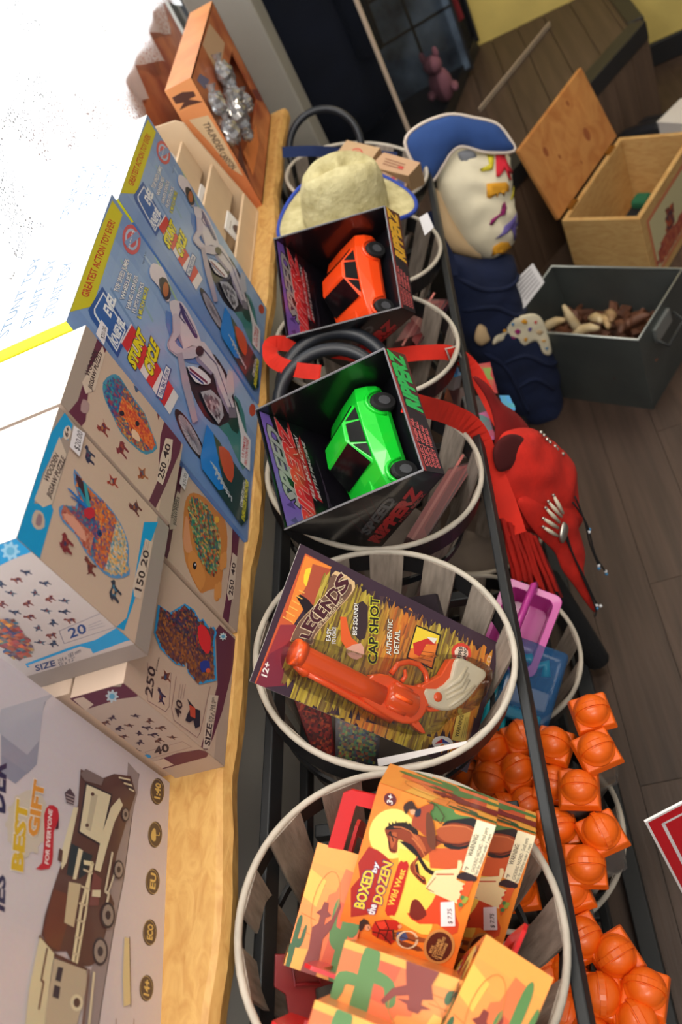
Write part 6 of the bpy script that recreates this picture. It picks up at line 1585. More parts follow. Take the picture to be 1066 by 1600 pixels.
# ================================================================== HAT, CARTONS, HOOPS
mat('straw', (214, 204, 156), .85, rgb2=(172, 160, 112), vscale=34, bump=.8, bscale=120)
mat('blue_trim', (34, 64, 160), .7)
mat('white_tag', (222, 220, 222), .6)
hc = PY(541, 332, 1.545)
HR = axes((.95, .25, -.25), (.20, -.10, .97))
MH = Matrix.Translation(hc) @ HR.to_4x4()
hat = thing('straw_hat', 'pale straw cowboy hat with blue-bound brim behind the orange car box', 'hat', hc, HR)
def crown(a, t):
    # t 0 at brim, 1 at the top
    prof = [(0, 1.0), (.3, .99), (.6, .93), (.8, .84), (.92, .7), (1.0, .45), (1.0, .0)]
    k = t * (len(prof) - 1); i = min(int(k), len(prof) - 2); f = k - i
    z = prof[i][0] + (prof[i + 1][0] - prof[i][0]) * f; r_ = prof[i][1] + (prof[i + 1][1] - prof[i][1]) * f
    x, y = .084 * r_ * math.cos(a), .066 * r_ * math.sin(a)
    z *= .105
    top = max(0, (t - .55) / .45)
    z -= top * (.030 * math.exp(-(y / .018) ** 2) * (0.6 + .4 * math.cos(a) ** 2))
    z += .006 * top * math.sin(a) ** 2
    return (x, y, z)
vs = []; fs = []; na, nt_ = 48, 18
for j in range(nt_ + 1):
    for i in range(na): vs.append(crown(2 * math.pi * i / na, j / nt_))
for j in range(nt_):
    for i in range(na): fs.append((j * na + i, j * na + (i + 1) % na, (j + 1) * na + (i + 1) % na, (j + 1) * na + i))
mb = MB(); mb.add(vs, fs); mb.build('crown', 'straw', hat, local=True, smooth=True)
vs = []; fs = []; edge = []
def brim(a, s_):
    x = (.084 + .052 * s_) * math.cos(a); y = (.066 + .046 * s_) * math.sin(a); z = .030 * s_ * s_ * abs(math.sin(a)) ** 3 - .012 * s_ * abs(math.cos(a)) ** 3
    return (x, y, z)
for j in range(7):
    for i in range(na): vs.append(brim(2 * math.pi * i / na, j / 6))
for j in range(6):
    for i in range(na): fs.append((j * na + i, j * na + (i + 1) % na, (j + 1) * na + (i + 1) % na, (j + 1) * na + i))
mb = MB(); mb.add(vs, fs); mb.build('brim', 'straw', hat, local=True, smooth=True, solid=.003)
mb = MB(); mb.tube([brim(2 * math.pi * i / na, 1.0) for i in range(na)], .0042, 8, closed=True); mb.build('brim_binding', 'blue_trim', hat, local=True, smooth=True, label='blue brim binding')
tg = cv('P', [(655, 340), (668, 332), (678, 355), (664, 368)])
O = PD(*tg[0], 1.72); N_ = V((.4, -.7, .6)).normalized(); mb = MB(); mb.prism([PP(x, y, O, N_) for x, y in tg], -N_ * .001); mb.build('price_tag', 'white_tag', hat)
mat('kraft_box', (190, 154, 112), .75, var=.05, vscale=20)
def art_k1(p, q):
    p.poly(q, (192, 156, 114)); c = (sum(a for a, b in q) / 4, sum(b for a, b in q) / 4)
    p.ell(c, (c[0] + p.w * .14, c[1]), (c[0], c[1] + p.h * .22), (196, 60, 44), 18); p.ell(c, (c[0] + p.w * .10, c[1]), (c[0], c[1] + p.h * .15), (192, 156, 114), 18); p.ell(c, (c[0] + p.w * .07, c[1]), (c[0], c[1] + p.h * .08), (196, 60, 44), 12)
def art_k2(p, q):
    p.poly(q, (192, 152, 116)); c = (sum(a for a, b in q) / 4, sum(b for a, b in q) / 4)
    for k in range(3): p.line([(c[0] - p.w * .25, c[1] + p.h * (.15 - k * .15)), (c[0] + p.w * .2, c[1] + p.h * (.12 - k * .15))], .003, (130, 84, 60))
    p.ell((c[0] + p.w * .15, c[1] - p.h * .1), (c[0] + p.w * .22, c[1] - p.h * .1), (c[0] + p.w * .15, c[1] - p.h * .02), (200, 60, 50), 12)
slab_px('small_kraft_box', 'small brown carton with a red oval mark in the far basket', 'carton', [(542, 219), (594, 231), (575, 257), (522, 245)], 2.03, (.1, -.55, .83), .05, 'kraft_box', art_k1, 'brown cartons in the far basket')
slab_px('small_kraft_box', 'small brown carton with blue and red printing in front of the other', 'carton', [(600, 238), (657, 254), (638, 275), (577, 260)], 1.98, (.15, -.45, .88), .07, 'kraft_box', art_k2, 'brown cartons in the far basket')
slab_px('small_kraft_box', 'small brown carton with a blue and red side standing behind the hat', 'carton', [(586, 266), (640, 276), (632, 300), (590, 288)], 1.96, (.1, -.9, .42), .02, 'kraft_box', lambda p, q: (p.poly(q, (186, 146, 110)), p.poly([(p.w * .45, p.h * .1), (p.w * .6, p.h * .1), (p.w * .62, p.h * .9), (p.w * .5, p.h * .8)], (190, 40, 50), 1), p.poly([(p.w * .65, p.h * .2), (p.w * .9, p.h * .2), (p.w * .9, p.h * .7), (p.w * .68, p.h * .8)], (40, 60, 130), 1)), 'brown cartons in the far basket')
mat('black_rubber', (26, 30, 38), .5, coat=.1)
def hoop(label, c, r_, tube_, N, group=None):
    N = V(N).normalized(); a = N.orthogonal().normalized(); b = N.cross(a); n = 48
    mb = MB(); mb.tube([c + a * (r_ * math.cos(2 * math.pi * i / n)) + b * (r_ * math.sin(2 * math.pi * i / n)) for i in range(n)], tube_, 12, closed=True)
    return mb.build('black_hoop', 'black_rubber', base=c, smooth=True, label=label, cat='hoop', group=group)
hoop('thick black rubber hoop, the larger one behind the green car box', PY(525, 604, 1.085), .090, .0115, (.15, -.55, .82), 'black hoops on the baskets')
hoop('thick black rubber hoop, the nearer one inside the red strap', PY(518, 628, 1.045), .086, .0105, (.15, -.55, .82), 'black hoops on the baskets')
hoop('black hoop standing up at the far end basket by the blue band', PY(508, 232, 2.02), .086, .0085, (.1, -.85, .5), 'black hoops on the baskets')
mat('blue_band', (28, 48, 96), .8)
def ribbon_px(name, m, pts, wpx, th, **kw):
    L, Rr = [], []
    pts = smooth_loop(pts, 5, closed=False)
    P3 = [PD(x, y, d) for x, y, d in pts]
    for i, (x, y, d) in enumerate(pts):
        a = pts[max(i - 1, 0)]; b = pts[min(i + 1, len(pts) - 1)]
        tx, ty = b[0] - a[0], b[1] - a[1]; l = math.hypot(tx, ty) or 1; w_ = wpx / 2
        L.append(PD(x - ty / l * w_, y + tx / l * w_, d)); Rr.append(PD(x + ty / l * w_, y - tx / l * w_, d))
    mb = MB(); mb.ribbon(L, Rr, th); return mb.build(name, m, **kw)
ribbon_px('cloth_band', 'blue_band', [(442, 238, 2.0), (490, 236, 2.03), (545, 240, 2.08), (620, 246, 2.1)], 17, .004, base=PD(520, 238, 2.05), label='dark blue cloth band stretched across the far basket', cat='band')

# ================================================================== SOFT BAGS
def soft(outline, O, N, thick, cell, power=.5, wrinkle=0., back=.4, seed=0):
    """puffy body from an outline on a plane; returns MB and a surface lookup"""
    N = V(N).normalized(); ux = V((0, 0, 1)).cross(N).normalized(); uy = N.cross(ux)
    def loc(px, py): d = PP(px, py, O, N) - O; return (d.dot(ux), d.dot(uy))
    ol = smooth_loop([loc(*p) for p in outline], 6)
    xs = [p[0] for p in ol]; ys = [p[1] for p in ol]
    segs = [(V(ol[i - 1]), V(ol[i])) for i in range(len(ol))]
    def dist(x, y):
        p = V((x, y)); best = 9
        for a, b in segs:
            ab = b - a; t = max(0, min(1, (p - a).dot(ab) / max(ab.length_squared, 1e-12))); best = min(best, (a + ab * t - p).length)
        return best
    dm = min(max(xs) - min(xs), max(ys) - min(ys)) * .5
    def hgt(x, y):
        d = dist(x, y) if inside((x, y), ol) else 0
        t = min(1, d / dm); h = thick * (1 - (1 - t) ** 2) ** power
        return h + (wrinkle * math.sin(x * 40 + y * 95 + seed + 1.5 * math.sin(x * 50)) * (.6 + .4 * math.sin(y * 45 - x * 60 + seed)) * min(1, d / .02))
    nx = int((max(xs) - min(xs)) / cell) + 1; ny = int((max(ys) - min(ys)) / cell) + 1
    bm = bmesh.new(); grid = {}
    pts = list(ol)
    for i in range(nx + 1):
        for j in range(ny + 1):
            x, y = min(xs) + i * cell, min(ys) + j * cell
            if inside((x, y), ol) and dist(x, y) > cell * .45: pts.append((x, y))
    from mathutils.geometry import delaunay_2d_cdt
    n = len(ol)
    res = delaunay_2d_cdt([V(p) for p in pts], [], [list(range(n))], 1, 1e-7)
    v2, f2 = res[0], res[2]
    mb = MB(); H = [hgt(p.x, p.y) for p in v2]
    W3 = lambda p, h: O + ux * p[0] + uy * p[1] + N * h
    nv = len(v2)
    mb.add([W3(p, h + .0015) for p, h in zip(v2, H)] + [W3(p, -h * back - .0015) for p, h in zip(v2, H)], [tuple(f) for f in f2] + [tuple(i + nv for i in reversed(f)) for f in f2])
    # close the rim
    import collections
    ec = collections.Counter()
    for f in f2:
        for a, b in zip(f, list(f[1:]) + [f[0]]): ec[tuple(sorted((a, b)))] += 1
    for (a, b), c in ec.items():
        if c == 1: mb.f.append((a, b, b + nv, a + nv))
    def surf(px, py, off=.002):
        x, y = loc(px, py); return W3((x, y), hgt(x, y) + off)
    return mb, surf
def patch(name, surf, outline, m, parent, off=.0025, sm=3):
    o = smooth_loop(outline, sm) if sm else outline
    cx_ = sum(x for x, y in o) / len(o); cy_ = sum(y for x, y in o) / len(o); n = len(o); vs = [surf(cx_, cy_, off)]; fs = []
    for t in (.5, 1.0): vs += [surf(cx_ + (x - cx_) * t, cy_ + (y - cy_) * t, off) for x, y in o]
    for i in range(n):
        j = (i + 1) % n; fs.append((0, 1 + i, 1 + j)); fs.append((1 + i, 1 + n + i, 1 + n + j, 1 + j))
    mb = MB(); mb.add(vs, fs); return mb.build(name, m, parent, smooth=True, solid=.0008)
mat('suede_red', (198, 32, 17), .9, var=.18, vscale=25, bump=.25, bscale=160)
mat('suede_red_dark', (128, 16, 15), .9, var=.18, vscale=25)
mat('strap_red', (226, 44, 26), .85, var=.1, vscale=25)
mat('bone', (226, 216, 192), .5); mat('bead_metal', (190, 186, 176), .3, metal=.9); mat('cord_black', (20, 20, 22), .8); mat('bead_blue', (60, 130, 180), .3); mat('bead_white', (226, 230, 236), .3)
RO_ = PD(830, 790, 1.50); RN = V((.80, -.60, .10)).normalized()
bag = thing('fringed_bag', 'red suede shoulder bag with fringe and bone beads hanging on the rack', 'bag', RO_ + V((0, 0, -.15)))
mb, bs = soft(cv('O', [(300, 470), (330, 390), (380, 357), (480, 350), (560, 400), (640, 480), (665, 560), (675, 700), (700, 800), (650, 880), (560, 900), (480, 870), (400, 860), (340, 800), (305, 700), (285, 590)]), RO_, RN, .048, .011, .5, .003)
mb.build('body', 'suede_red', bag, smooth=True)
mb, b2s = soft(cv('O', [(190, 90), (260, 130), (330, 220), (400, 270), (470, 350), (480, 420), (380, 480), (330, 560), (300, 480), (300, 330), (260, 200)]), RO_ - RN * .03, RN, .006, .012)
mb.build('back_panel', 'suede_red_dark', bag, smooth=True)  # darker red paints the shade behind the opening
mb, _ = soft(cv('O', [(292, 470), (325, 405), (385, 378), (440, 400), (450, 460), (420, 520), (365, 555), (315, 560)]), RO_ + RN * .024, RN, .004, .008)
mat('suede_shade', (74, 9, 11), .95)  # very dark red pad paints the shade inside the bag opening
mb.build('opening', 'suede_shade', bag, smooth=True)
mb, fs_ = soft(cv('O', [(420, 700), (560, 680), (690, 720), (715, 850), (745, 960), (740, 1060), (765, 1160), (805, 1265), (775, 1245), (700, 1140), (640, 1060), (600, 970), (520, 890), (450, 800)]), RO_ + RN * .034, RN, .012, .012, .5, .002)
mb.build('flap', 'suede_red', bag, smooth=True)
random.seed(5)
for i in range(22):
    t = i / 21
    x0, y0 = 330 + 170 * t, 800 + 90 * t; x1, y1 = 395 + 235 * t + random.uniform(-12, 12), 1110 + 120 * t + random.uniform(-35, 25)
    if i > 19: y1 -= 40
    px = [(680 + .3125 * (x0 + (x1 - x0) * k / 4 + random.uniform(-5, 5)), 560 + .3125 * (y0 + (y1 - y0) * k / 4)) for k in range(5)]
    O = RO_ + RN * (.02 + .006 * (i % 3)); w_ = 2.6
    mb = MB(); mb.ribbon([PP(a - w_, b, O, RN) for a, b in px], [PP(a + w_ * (.5 if k == 4 else 1), b, O, RN) for k, (a, b) in enumerate(px)], .002)
    mb.build('fringe_strip', 'suede_red' if i % 3 else 'suede_red_dark', bag)
for a, b in (((595, 690), (640, 775)), ((570, 720), (632, 792)), ((557, 752), (622, 820)), ((545, 803), (615, 848)), ((545, 846), (612, 888))):
    (ax, ay), (bx_, by_) = cv('O', [a, b]); A = PP(ax, ay, RO_ + RN * .055, RN); B = PP(bx_, by_, RO_ + RN * .055, RN)
    mb = MB(); mb.tube([A, A + (B - A) * .5, B], [.0022, .0036, .0026], 8); mb.build('bone_bead', 'bone', bag, smooth=True)
    MB().ball(A + (A - B).normalized() * .003, .003, 8, 6).build('metal_bead', 'bead_metal', bag, smooth=True)
for q in ((530, 370), (545, 385), (560, 405), (575, 420), (600, 440), (610, 455), (640, 478), (675, 600), (672, 640), (672, 690), (668, 730), (400, 850), (437, 838), (663, 720)):
    x, y = cv('O', [q])[0]; MB().ball(PP(x, y, RO_ + RN * .03, RN), .0036, 8, 6).build('metal_bead', 'bead_metal', bag, smooth=True)
A = [cv('O', [(678, 610)])[0], cv('O', [(678, 680)])[0]]; mb = MB(); mb.tube([PP(*a, RO_ + RN * .034, RN) for a in A], .003, 8); mb.build('bone_bead', 'bone', bag, smooth=True)
mb, _ = soft(cv('O', [(640, 820), (662, 840), (655, 890), (635, 925), (622, 890)]), RO_ + RN * .05, RN, .004, .004); mb.build('concho', 'bead_metal', bag, smooth=True)
for pts in ([(655, 870), (690, 980), (740, 1080), (790, 1190), (815, 1240)], [(700, 690), (750, 820), (775, 930), (820, 1040)], [(690, 720), (760, 830), (800, 980), (855, 1070)], [(650, 890), (720, 1050), (800, 1240), (800, 1290)]):
    mb = MB(); mb.tube([PP(x, y, RO_ + RN * .05, RN) for x, y in cv('O', smooth_loop(pts, 4, closed=False))], .0016, 6); mb.build('cord', 'cord_black', bag, smooth=True)
for q, m_ in (((808, 1235), 'bead_white'), ((828, 1238), 'bead_white'), ((810, 1250), 'bead_blue'), ((772, 855), 'bead_blue'), ((770, 868), 'bead_white'), ((818, 1035), 'bead_white'), ((820, 1050), 'bead_blue'), ((853, 1065), 'bead_white'), ((857, 1078), 'bead_blue')):
    x, y = cv('O', [q])[0]; MB().ball(PP(x, y, RO_ + RN * .05, RN), .0032, 8, 6).build('bead', m_, bag, smooth=True)
ribbon_px('strap', 'strap_red', [(632, 628, 1.10), (665, 636, 1.16), (705, 648, 1.27), (742, 672, 1.34), (765, 725, 1.38), (788, 780, 1.40), (806, 835, 1.415)], 34, .003, parent=bag)
ribbon_px('strap', 'strap_red', [(500, 582, 1.30), (460, 577, 1.38), (430, 565, 1.42), (422, 550, 1.46), (432, 536, 1.50), (500, 545, 1.50), (560, 553, 1.49), (610, 556, 1.48), (660, 551, 1.49), (705, 552, 1.52), (735, 572, 1.55), (760, 615, 1.56), (780, 655, 1.55), (800, 690, 1.53)], 24, .003, parent=bag)
mb = MB(); mb.tube([PD(x, y, 1.50) for x, y in ((697, 545), (713, 541), (722, 562), (705, 567))], .0022, 6, closed=True); mb.build('buckle', 'bead_metal', bag)

# ---- cream animal-print bag with blue flap
mat('canvas_cream', (222, 212, 184), .9, var=.06, vscale=14, bump=.3, bscale=30); mat('canvas_tan', (206, 176, 134), .9, var=.05); mat('canvas_blue', (40, 72, 132), .9, var=.12, vscale=12, bump=.2, bscale=60); mat('navy', (14, 27, 60), .92, var=.2, vscale=14, bump=.3, bscale=50); mat('piping', (214, 200, 186), .8)
QO = PY(750, 300, 1.93); QN = V((.42, -.85, .32)).normalized()
qb = thing('animal_print_bag', 'cream canvas bag printed with coloured animals under a blue flap', 'bag', QO + V((0, 0, -.12)))
mb, qs_ = soft(cv('N', [(-40, 700), (0, 570), (70, 480), (170, 400), (330, 430), (560, 440), (605, 560), (622, 800), (655, 1020), (640, 1200), (570, 1300), (440, 1378), (330, 1350), (200, 1250), (80, 1060), (0, 880)]), QO, QN, .055, .012, .5, .0045)
mb.build('body', 'canvas_cream', qb, smooth=True)
mb, _ = soft(cv('N', [(-60, 760), (20, 850), (110, 1010), (260, 1190), (400, 1320), (390, 1372), (240, 1352), (110, 1312), (20, 1230), (-40, 1050)]), QO - QN * .004, QN, .02, .014)
mb.build('lower_panel', 'canvas_tan', qb, smooth=True)
flp = [(633, 222), (655, 196), (700, 179), (740, 184), (775, 193), (795, 215), (803, 236), (760, 238), (722, 229), (704, 240), (690, 262), (672, 285), (650, 262)]
mb, fsurf = soft(flp, QO + QN * .035, QN, .02, .013); mb.build('flap', 'canvas_blue', qb, smooth=True)
mb = MB(); mb.tube([PP(x, y, QO + QN * .037, QN) for x, y in smooth_loop(flp, 4)], .0042, 6, closed=True); mb.build('piping', 'piping', qb, smooth=True)
mb, _ = soft(cv('N', [(150, 440), (230, 415), (300, 450), (290, 520), (220, 545), (165, 500)]), QO + QN * .033, QN, .006, .01); mat('lining', (120, 122, 128), .9); mb.build('pocket_opening', 'lining', qb, smooth=True)
AN = {'a_or': (214, 150, 30), 'a_red': (196, 24, 44), 'a_yel': (206, 190, 40), 'a_mag': (146, 30, 100), 'a_pur': (98, 84, 150)}
for k, c in AN.items(): mat('ink_' + k, c, .85)
for nm, pts in (('a_or', [(300, 725), (400, 715), (490, 710), (515, 745), (520, 790), (480, 790), (470, 830), (450, 800), (410, 810), (400, 845), (380, 810), (340, 850), (310, 840)]),
                ('a_red', [(430, 465), (510, 465), (515, 540), (570, 610), (560, 640), (525, 590), (545, 690), (520, 695), (500, 600), (470, 560), (430, 600), (420, 665), (395, 665), (400, 590)]),
                ('a_yel', [(350, 460), (410, 480), (390, 540), (370, 600), (340, 610), (280, 620), (260, 600), (330, 580), (370, 540)]),
                ('a_mag', [(450, 900), (480, 875), (490, 930), (470, 990), (430, 1000), (380, 1040), (360, 1080), (335, 1075), (350, 1030), (410, 990), (460, 950)]),
                ('a_pur', [(650, 960), (600, 980), (540, 1040), (470, 1085), (440, 1150), (390, 1200), (440, 1180), (480, 1120), (560, 1090), (580, 1120), (560, 1170), (580, 1215), (600, 1180), (600, 1100), (640, 1060)]),
                ('a_or', [(390, 1265), (450, 1225), (530, 1225), (580, 1270), (560, 1310), (500, 1330), (440, 1320), (400, 1350)]),
                ('a_yel', [(590, 740), (610, 760), (590, 820), (560, 860), (545, 860), (575, 800)])):
    patch('printed_animal', qs_, cv('N', pts), 'ink_' + nm, qb, .0055, 0)
ribbon_px('strap', 'navy', [(672, 330, 2.02), (690, 370, 2.02), (705, 400, 2.03), (712, 430, 2.03)], 9, .004, parent=qb)
# navy bag hanging below it
NO = PY(800, 500, 1.84); NN_ = V((.45, -.88, .1)).normalized()
nb = thing('navy_bag', 'dark navy cloth bag slumped between the rack and the metal bin', 'bag', PZ(830, 640, .02))
mb, ns_ = soft([(700, 400), (750, 405), (800, 398), (806, 440), (822, 490), (852, 510), (868, 560), (877, 640), (860, 672), (820, 660), (775, 610), (740, 560), (715, 520), (700, 460)], NO, NN_, .06, .016, .5, .004)
mb.build('body', 'navy', nb, smooth=True)
CUF = [(770, 538), (783, 510), (806, 496), (838, 491), (853, 512), (862, 550), (850, 553), (838, 533), (815, 541), (790, 531)]
mb, cs_ = soft(CUF, NO + NN_ * .055, NN_, .004, .006, .5, .002); mb.build('printed_cuff', 'canvas_cream', nb, smooth=True)
random.seed(4)
for k, (x, y) in enumerate(((788, 516), (800, 506), (808, 518), (818, 502), (826, 514), (835, 503), (842, 518), (848, 532), (853, 544), (800, 527), (820, 530))):
    r_ = random.uniform(3, 6); q_ = [(x + r_ * random.uniform(.4, 1.3) * math.cos(a_), y + r_ * random.uniform(.4, 1.1) * math.sin(a_)) for a_ in (0, 1.2, 2.2, 3.3, 4.4, 5.4)]
    patch('printed_patch', cs_, q_, ('ink_a_or', 'bead_blue', 'ink_a_mag', 'ink_a_or', 'ink_a_pur', 'ink_a_red', 'canvas_tan')[k % 7], nb, .003, 0)
mb, _ = soft([(748, 508), (760, 512), (766, 530), (752, 540), (742, 530)], NO + NN_ * .05, NN_, .008, .01); mb.build('inner_lining', 'canvas_tan', nb, smooth=True)
for pts in ([(705, 430), (740, 445), (780, 440), (805, 425)], [(712, 480), (750, 470), (790, 485), (820, 480)], [(770, 560), (800, 545), (840, 560), (866, 555)], [(790, 600), (815, 580), (850, 600)], [(745, 545), (770, 560), (790, 590), (815, 640)]):
    mb = MB(); mb.tube([ns_(x, y, .002) for x, y in smooth_loop(pts, 4, closed=False)], [.002] + [.006] * (len(smooth_loop(pts, 4, closed=False)) - 2) + [.002], 8); mb.build('fold', 'navy', nb, smooth=True)
# ================================================================== BIN, CHEST, FLOOR THINGS
mat('zinc', (92, 98, 96), .45, metal=.55, var=.15, vscale=8); mat('zinc_dark', (60, 62, 62), .55, metal=.4, var=.12, vscale=6); mat('zinc_rim', (170, 176, 174), .35, metal=.7)
A, B, C, D = V((.028, 2.08, .244)), V((-.13, 1.88, .244)), V((.157, 1.66, .244)), V((.315, 1.86, .244))
bin_ = thing('metal_bin', 'open dark metal bin of wooden pieces standing on the floor', 'bin', (.09, 1.87, 0))
cc_ = (A + B + C + D) / 4
def ring(z, k, dz=0): return [V((cc_.x + (p.x - cc_.x) * k, cc_.y + (p.y - cc_.y) * k, z)) for p in (A, B, C, D)]
o0, o1, i1, i0 = ring(.0, .93), ring(.244, 1.0), ring(.244, .985), ring(.004, .915)
mb = MB(); mb.add(o0 + o1 + i1 + i0, [(3, 2, 1, 0)] + [(a + i, a + (i + 1) % 4, a + 4 + (i + 1) % 4, a + 4 + i) for a in (0, 4, 8) for i in range(4)] + [(12, 13, 14, 15)])
mb.build('body', 'zinc', bin_)
mb = MB(); mb.tube(ring(.244, .995), .0035, 8, closed=True); mb.build('rolled_rim', 'zinc_rim', bin_, smooth=True)
dr = (D - C).normalized(); nr = V((dr.y, -dr.x, 0)); hm = C + (D - C) * .42 + V((0, 0, -.05)) + nr * .004
mb = MB(); mb.hexa([hm + dr * a + nr * b + V((0, 0, z)) for z in (-.02, .02) for a, b in ((-.04, -.006), (.04, -.006), (.04, .003), (-.04, .003))]); mb.build('label_holder', 'zinc_rim', bin_)
mb = MB(); mb.tube([hm + dr * -.05 + nr * .004, hm + dr * -.045 + nr * .03 + V((0, 0, -.02)), hm + dr * .045 + nr * .03 + V((0, 0, -.02)), hm + dr * .05 + nr * .004], .004, 8); mb.build('handle', 'zinc_dark', bin_, smooth=True)
mat('horn', (196, 166, 120), .6, rgb2=(120, 80, 50), vscale=20); mat('horn_dark', (120, 74, 48), .6, rgb2=(70, 44, 34), vscale=20); mat('horn_light', (222, 206, 170), .6, rgb2=(190, 160, 110), vscale=20)
random.seed(9)
PCL = ['pale curved bone toy standing up at the left of the bin', 'tan wooden piece in the middle of the metal bin', 'dark brown wooden piece in the metal bin', 'reddish wooden piece at the right of the metal bin', 'cream wooden piece lying at the front of the bin', 'long tan wooden stick across the metal bin', 'small pale wooden piece at the bottom left of the bin', 'brown wooden chunk at the right end of the bin', 'light wooden ring piece in the bin centre']
for i, (px, py, m_, k) in enumerate(((895, 498, 'horn_light', 1), (940, 505, 'horn', 0), (965, 512, 'horn_dark', 0), (985, 508, 'horn_dark', 0), (915, 518, 'horn_light', 0), (950, 495, 'horn', 0), (865, 508, 'horn_light', 0), (1000, 500, 'horn_dark', 0), (930, 500, 'horn_light', 0))):
    c = PZ(px, py, .150 + .008 * (i % 3)); a = random.uniform(-1, 1) - .6; d = V((math.cos(a), math.sin(a), .25)) * random.uniform(.025, .045)
    if k: d = V((-.012, .01, .045))
    n_ = V((-d.y, d.x, .0)) * .3
    mb = MB(); mb.tube([c - d, c - d * .4 + n_, c + d * .3 + n_, c + d], [.006, .014, .012, .005], 8); mb.build('carved_wood_piece', m_, base=c, smooth=True, label=PCL[i], cat='wooden toy', group='wooden pieces in the metal bin')
fl_ = MB(); fl_.prism([V((p.x, p.y, .005)) for p in ring(.005, .90)], (0, 0, .10))
random.seed(31)
for k in range(150):
    u_, v_ = random.uniform(-.42, .42), random.uniform(-.42, .42); c_ = cc_ + (C - B) * u_ + (A - B) * v_; c_.z = random.uniform(.100, .125)
    fl_.box(c_, (random.uniform(.02, .05), random.uniform(.01, .02), random.uniform(.008, .016)), (Matrix.Rotation(random.uniform(0, 6.28), 3, 'Z') @ Matrix.Rotation(random.uniform(-.5, .5), 3, 'X') @ Matrix.Rotation(random.uniform(-.5, .5), 3, 'Y')))
fl_.build('packing_filling', 'horn_dark', base=(cc_.x, cc_.y, .005), label='heap of small brown wooden pieces filling the metal bin', cat='wooden pieces', kind='stuff')
# sign card on the bin
q = [(833, 411), (851, 441), (813, 490), (787, 456)]; O = PD(833, 411, 2.28); N_ = V((.35, -.80, .5)).normalized()
cd = thing('sign_card', 'small white sign card with grey writing propped on the metal bin', 'sign', PP(815, 488, O, N_))
mb = MB(); qq = [PP(x, y, O, N_) for x, y in q]; mb.prism(qq, -N_ * .002); mb.build('card', 'white_tag', cd)
pr_ = Print(Matrix.Identity(4), (0, 0, 0), (1, 0, 0), (0, 1, 0), 1, 1)
mat('grey_ink', (120, 116, 120), .7)
for k in range(6):
    t = .12 + k * .14; a = qq[3] + (qq[0] - qq[3]) * .1; 
    l0 = qq[0].lerp(qq[1], t).lerp(qq[3].lerp(qq[2], t), .12); l1 = qq[0].lerp(qq[1], t).lerp(qq[3].lerp(qq[2], t), .88 - .1 * (k % 3))
    mb = MB(); mb.tube([l0 + N_ * .0008, l1 + N_ * .0008], .0012, 4); mb.build('writing_line', 'grey_ink', cd)
mb = MB(); mb.tube([qq[2].lerp(qq[3], .5), V((-.07, 1.99, .244))], .003, 6); mb.build('stem', 'zinc_dark', cd)
# pine chest
F, G, Hh = PZ(877, 345, .24), PZ(1000, 342, .24), PZ(971, 217, .24)
ex = (G - F).normalized(); ey = (Hh - F); ey = (ey - ex * ey.dot(ex)).normalized(); LX, LY_ = (G - F).length, .40
ch = thing('pine_chest', 'open pine chest with hinged lid and a picture on its front', 'chest', F + ex * LX / 2 + ey * LY_ / 2 + V((0, 0, -.24)))
W3 = lambda x, y, z: F + ex * x + ey * y + V((0, 0, z - .24))
def board(name, lo, hi, m='pine'):
    p = [W3(x, y, z) for z in (lo[2], hi[2]) for x, y in ((lo[0], lo[1]), (hi[0], lo[1]), (hi[0], hi[1]), (lo[0], hi[1]))]
    return MB().hexa(p).build(name, m, ch, bevel=.002)
th = .014
board('end_board', (0, 0, 0), (LX, th, .24)); board('end_board', (0, LY_ - th, 0), (LX, LY_, .24))
board('side_board', (0, th, 0), (th, LY_ - th, .24)); fb = board('side_board', (LX - th, th, 0), (LX, LY_ - th, .24)); board('bottom_board', (th, th, 0), (LX - th, LY_ - th, .012))
phi = math.radians(75); ld = -ex * math.cos(phi) + V((0, 0, 1)) * math.sin(phi); ln = ld.cross(ey).normalized()
if ln.dot(ex) < 0: ln = -ln
a0 = W3(-.004, 0, .244); LL = .235
lid = MB().hexa([a0, a0 + ey * LY_, a0 + ey * LY_ - ln * .014, a0 - ln * .014, a0 + ld * LL, a0 + ey * LY_ + ld * LL, a0 + ey * LY_ + ld * LL - ln * .014, a0 + ld * LL - ln * .014]).build('lid', 'pine_lid', ch, bevel=.003)
mat('knot', (150, 82, 40), .6); mat('brass', (190, 150, 80), .35, metal=1.)
for u, v, r_ in ((.09, .165, .010), (.27, .20, .006), (.13, .12, .005), (.28, .09, .014), (.2, .05, .004)):
    c = a0 + ey * u + ld * v + ln * .0004; n = 14
    mb = MB(); mb.add([c + ey * (r_ * math.cos(2 * math.pi * k / n)) + ld * (r_ * 1.5 * math.sin(2 * math.pi * k / n)) for k in range(n)], [tuple(range(n))]); mb.build('knot', 'knot', lid)
for v in (.07, .33):
    mb = MB(); c = W3(0, v, .242); mb.hexa([c + ey * a + ex * b + V((0, 0, z)) for z in (-.002, .004) for a, b in ((-.02, -.012), (.02, -.012), (.02, .012), (-.02, .012))]); mb.build('hinge', 'brass', ch)
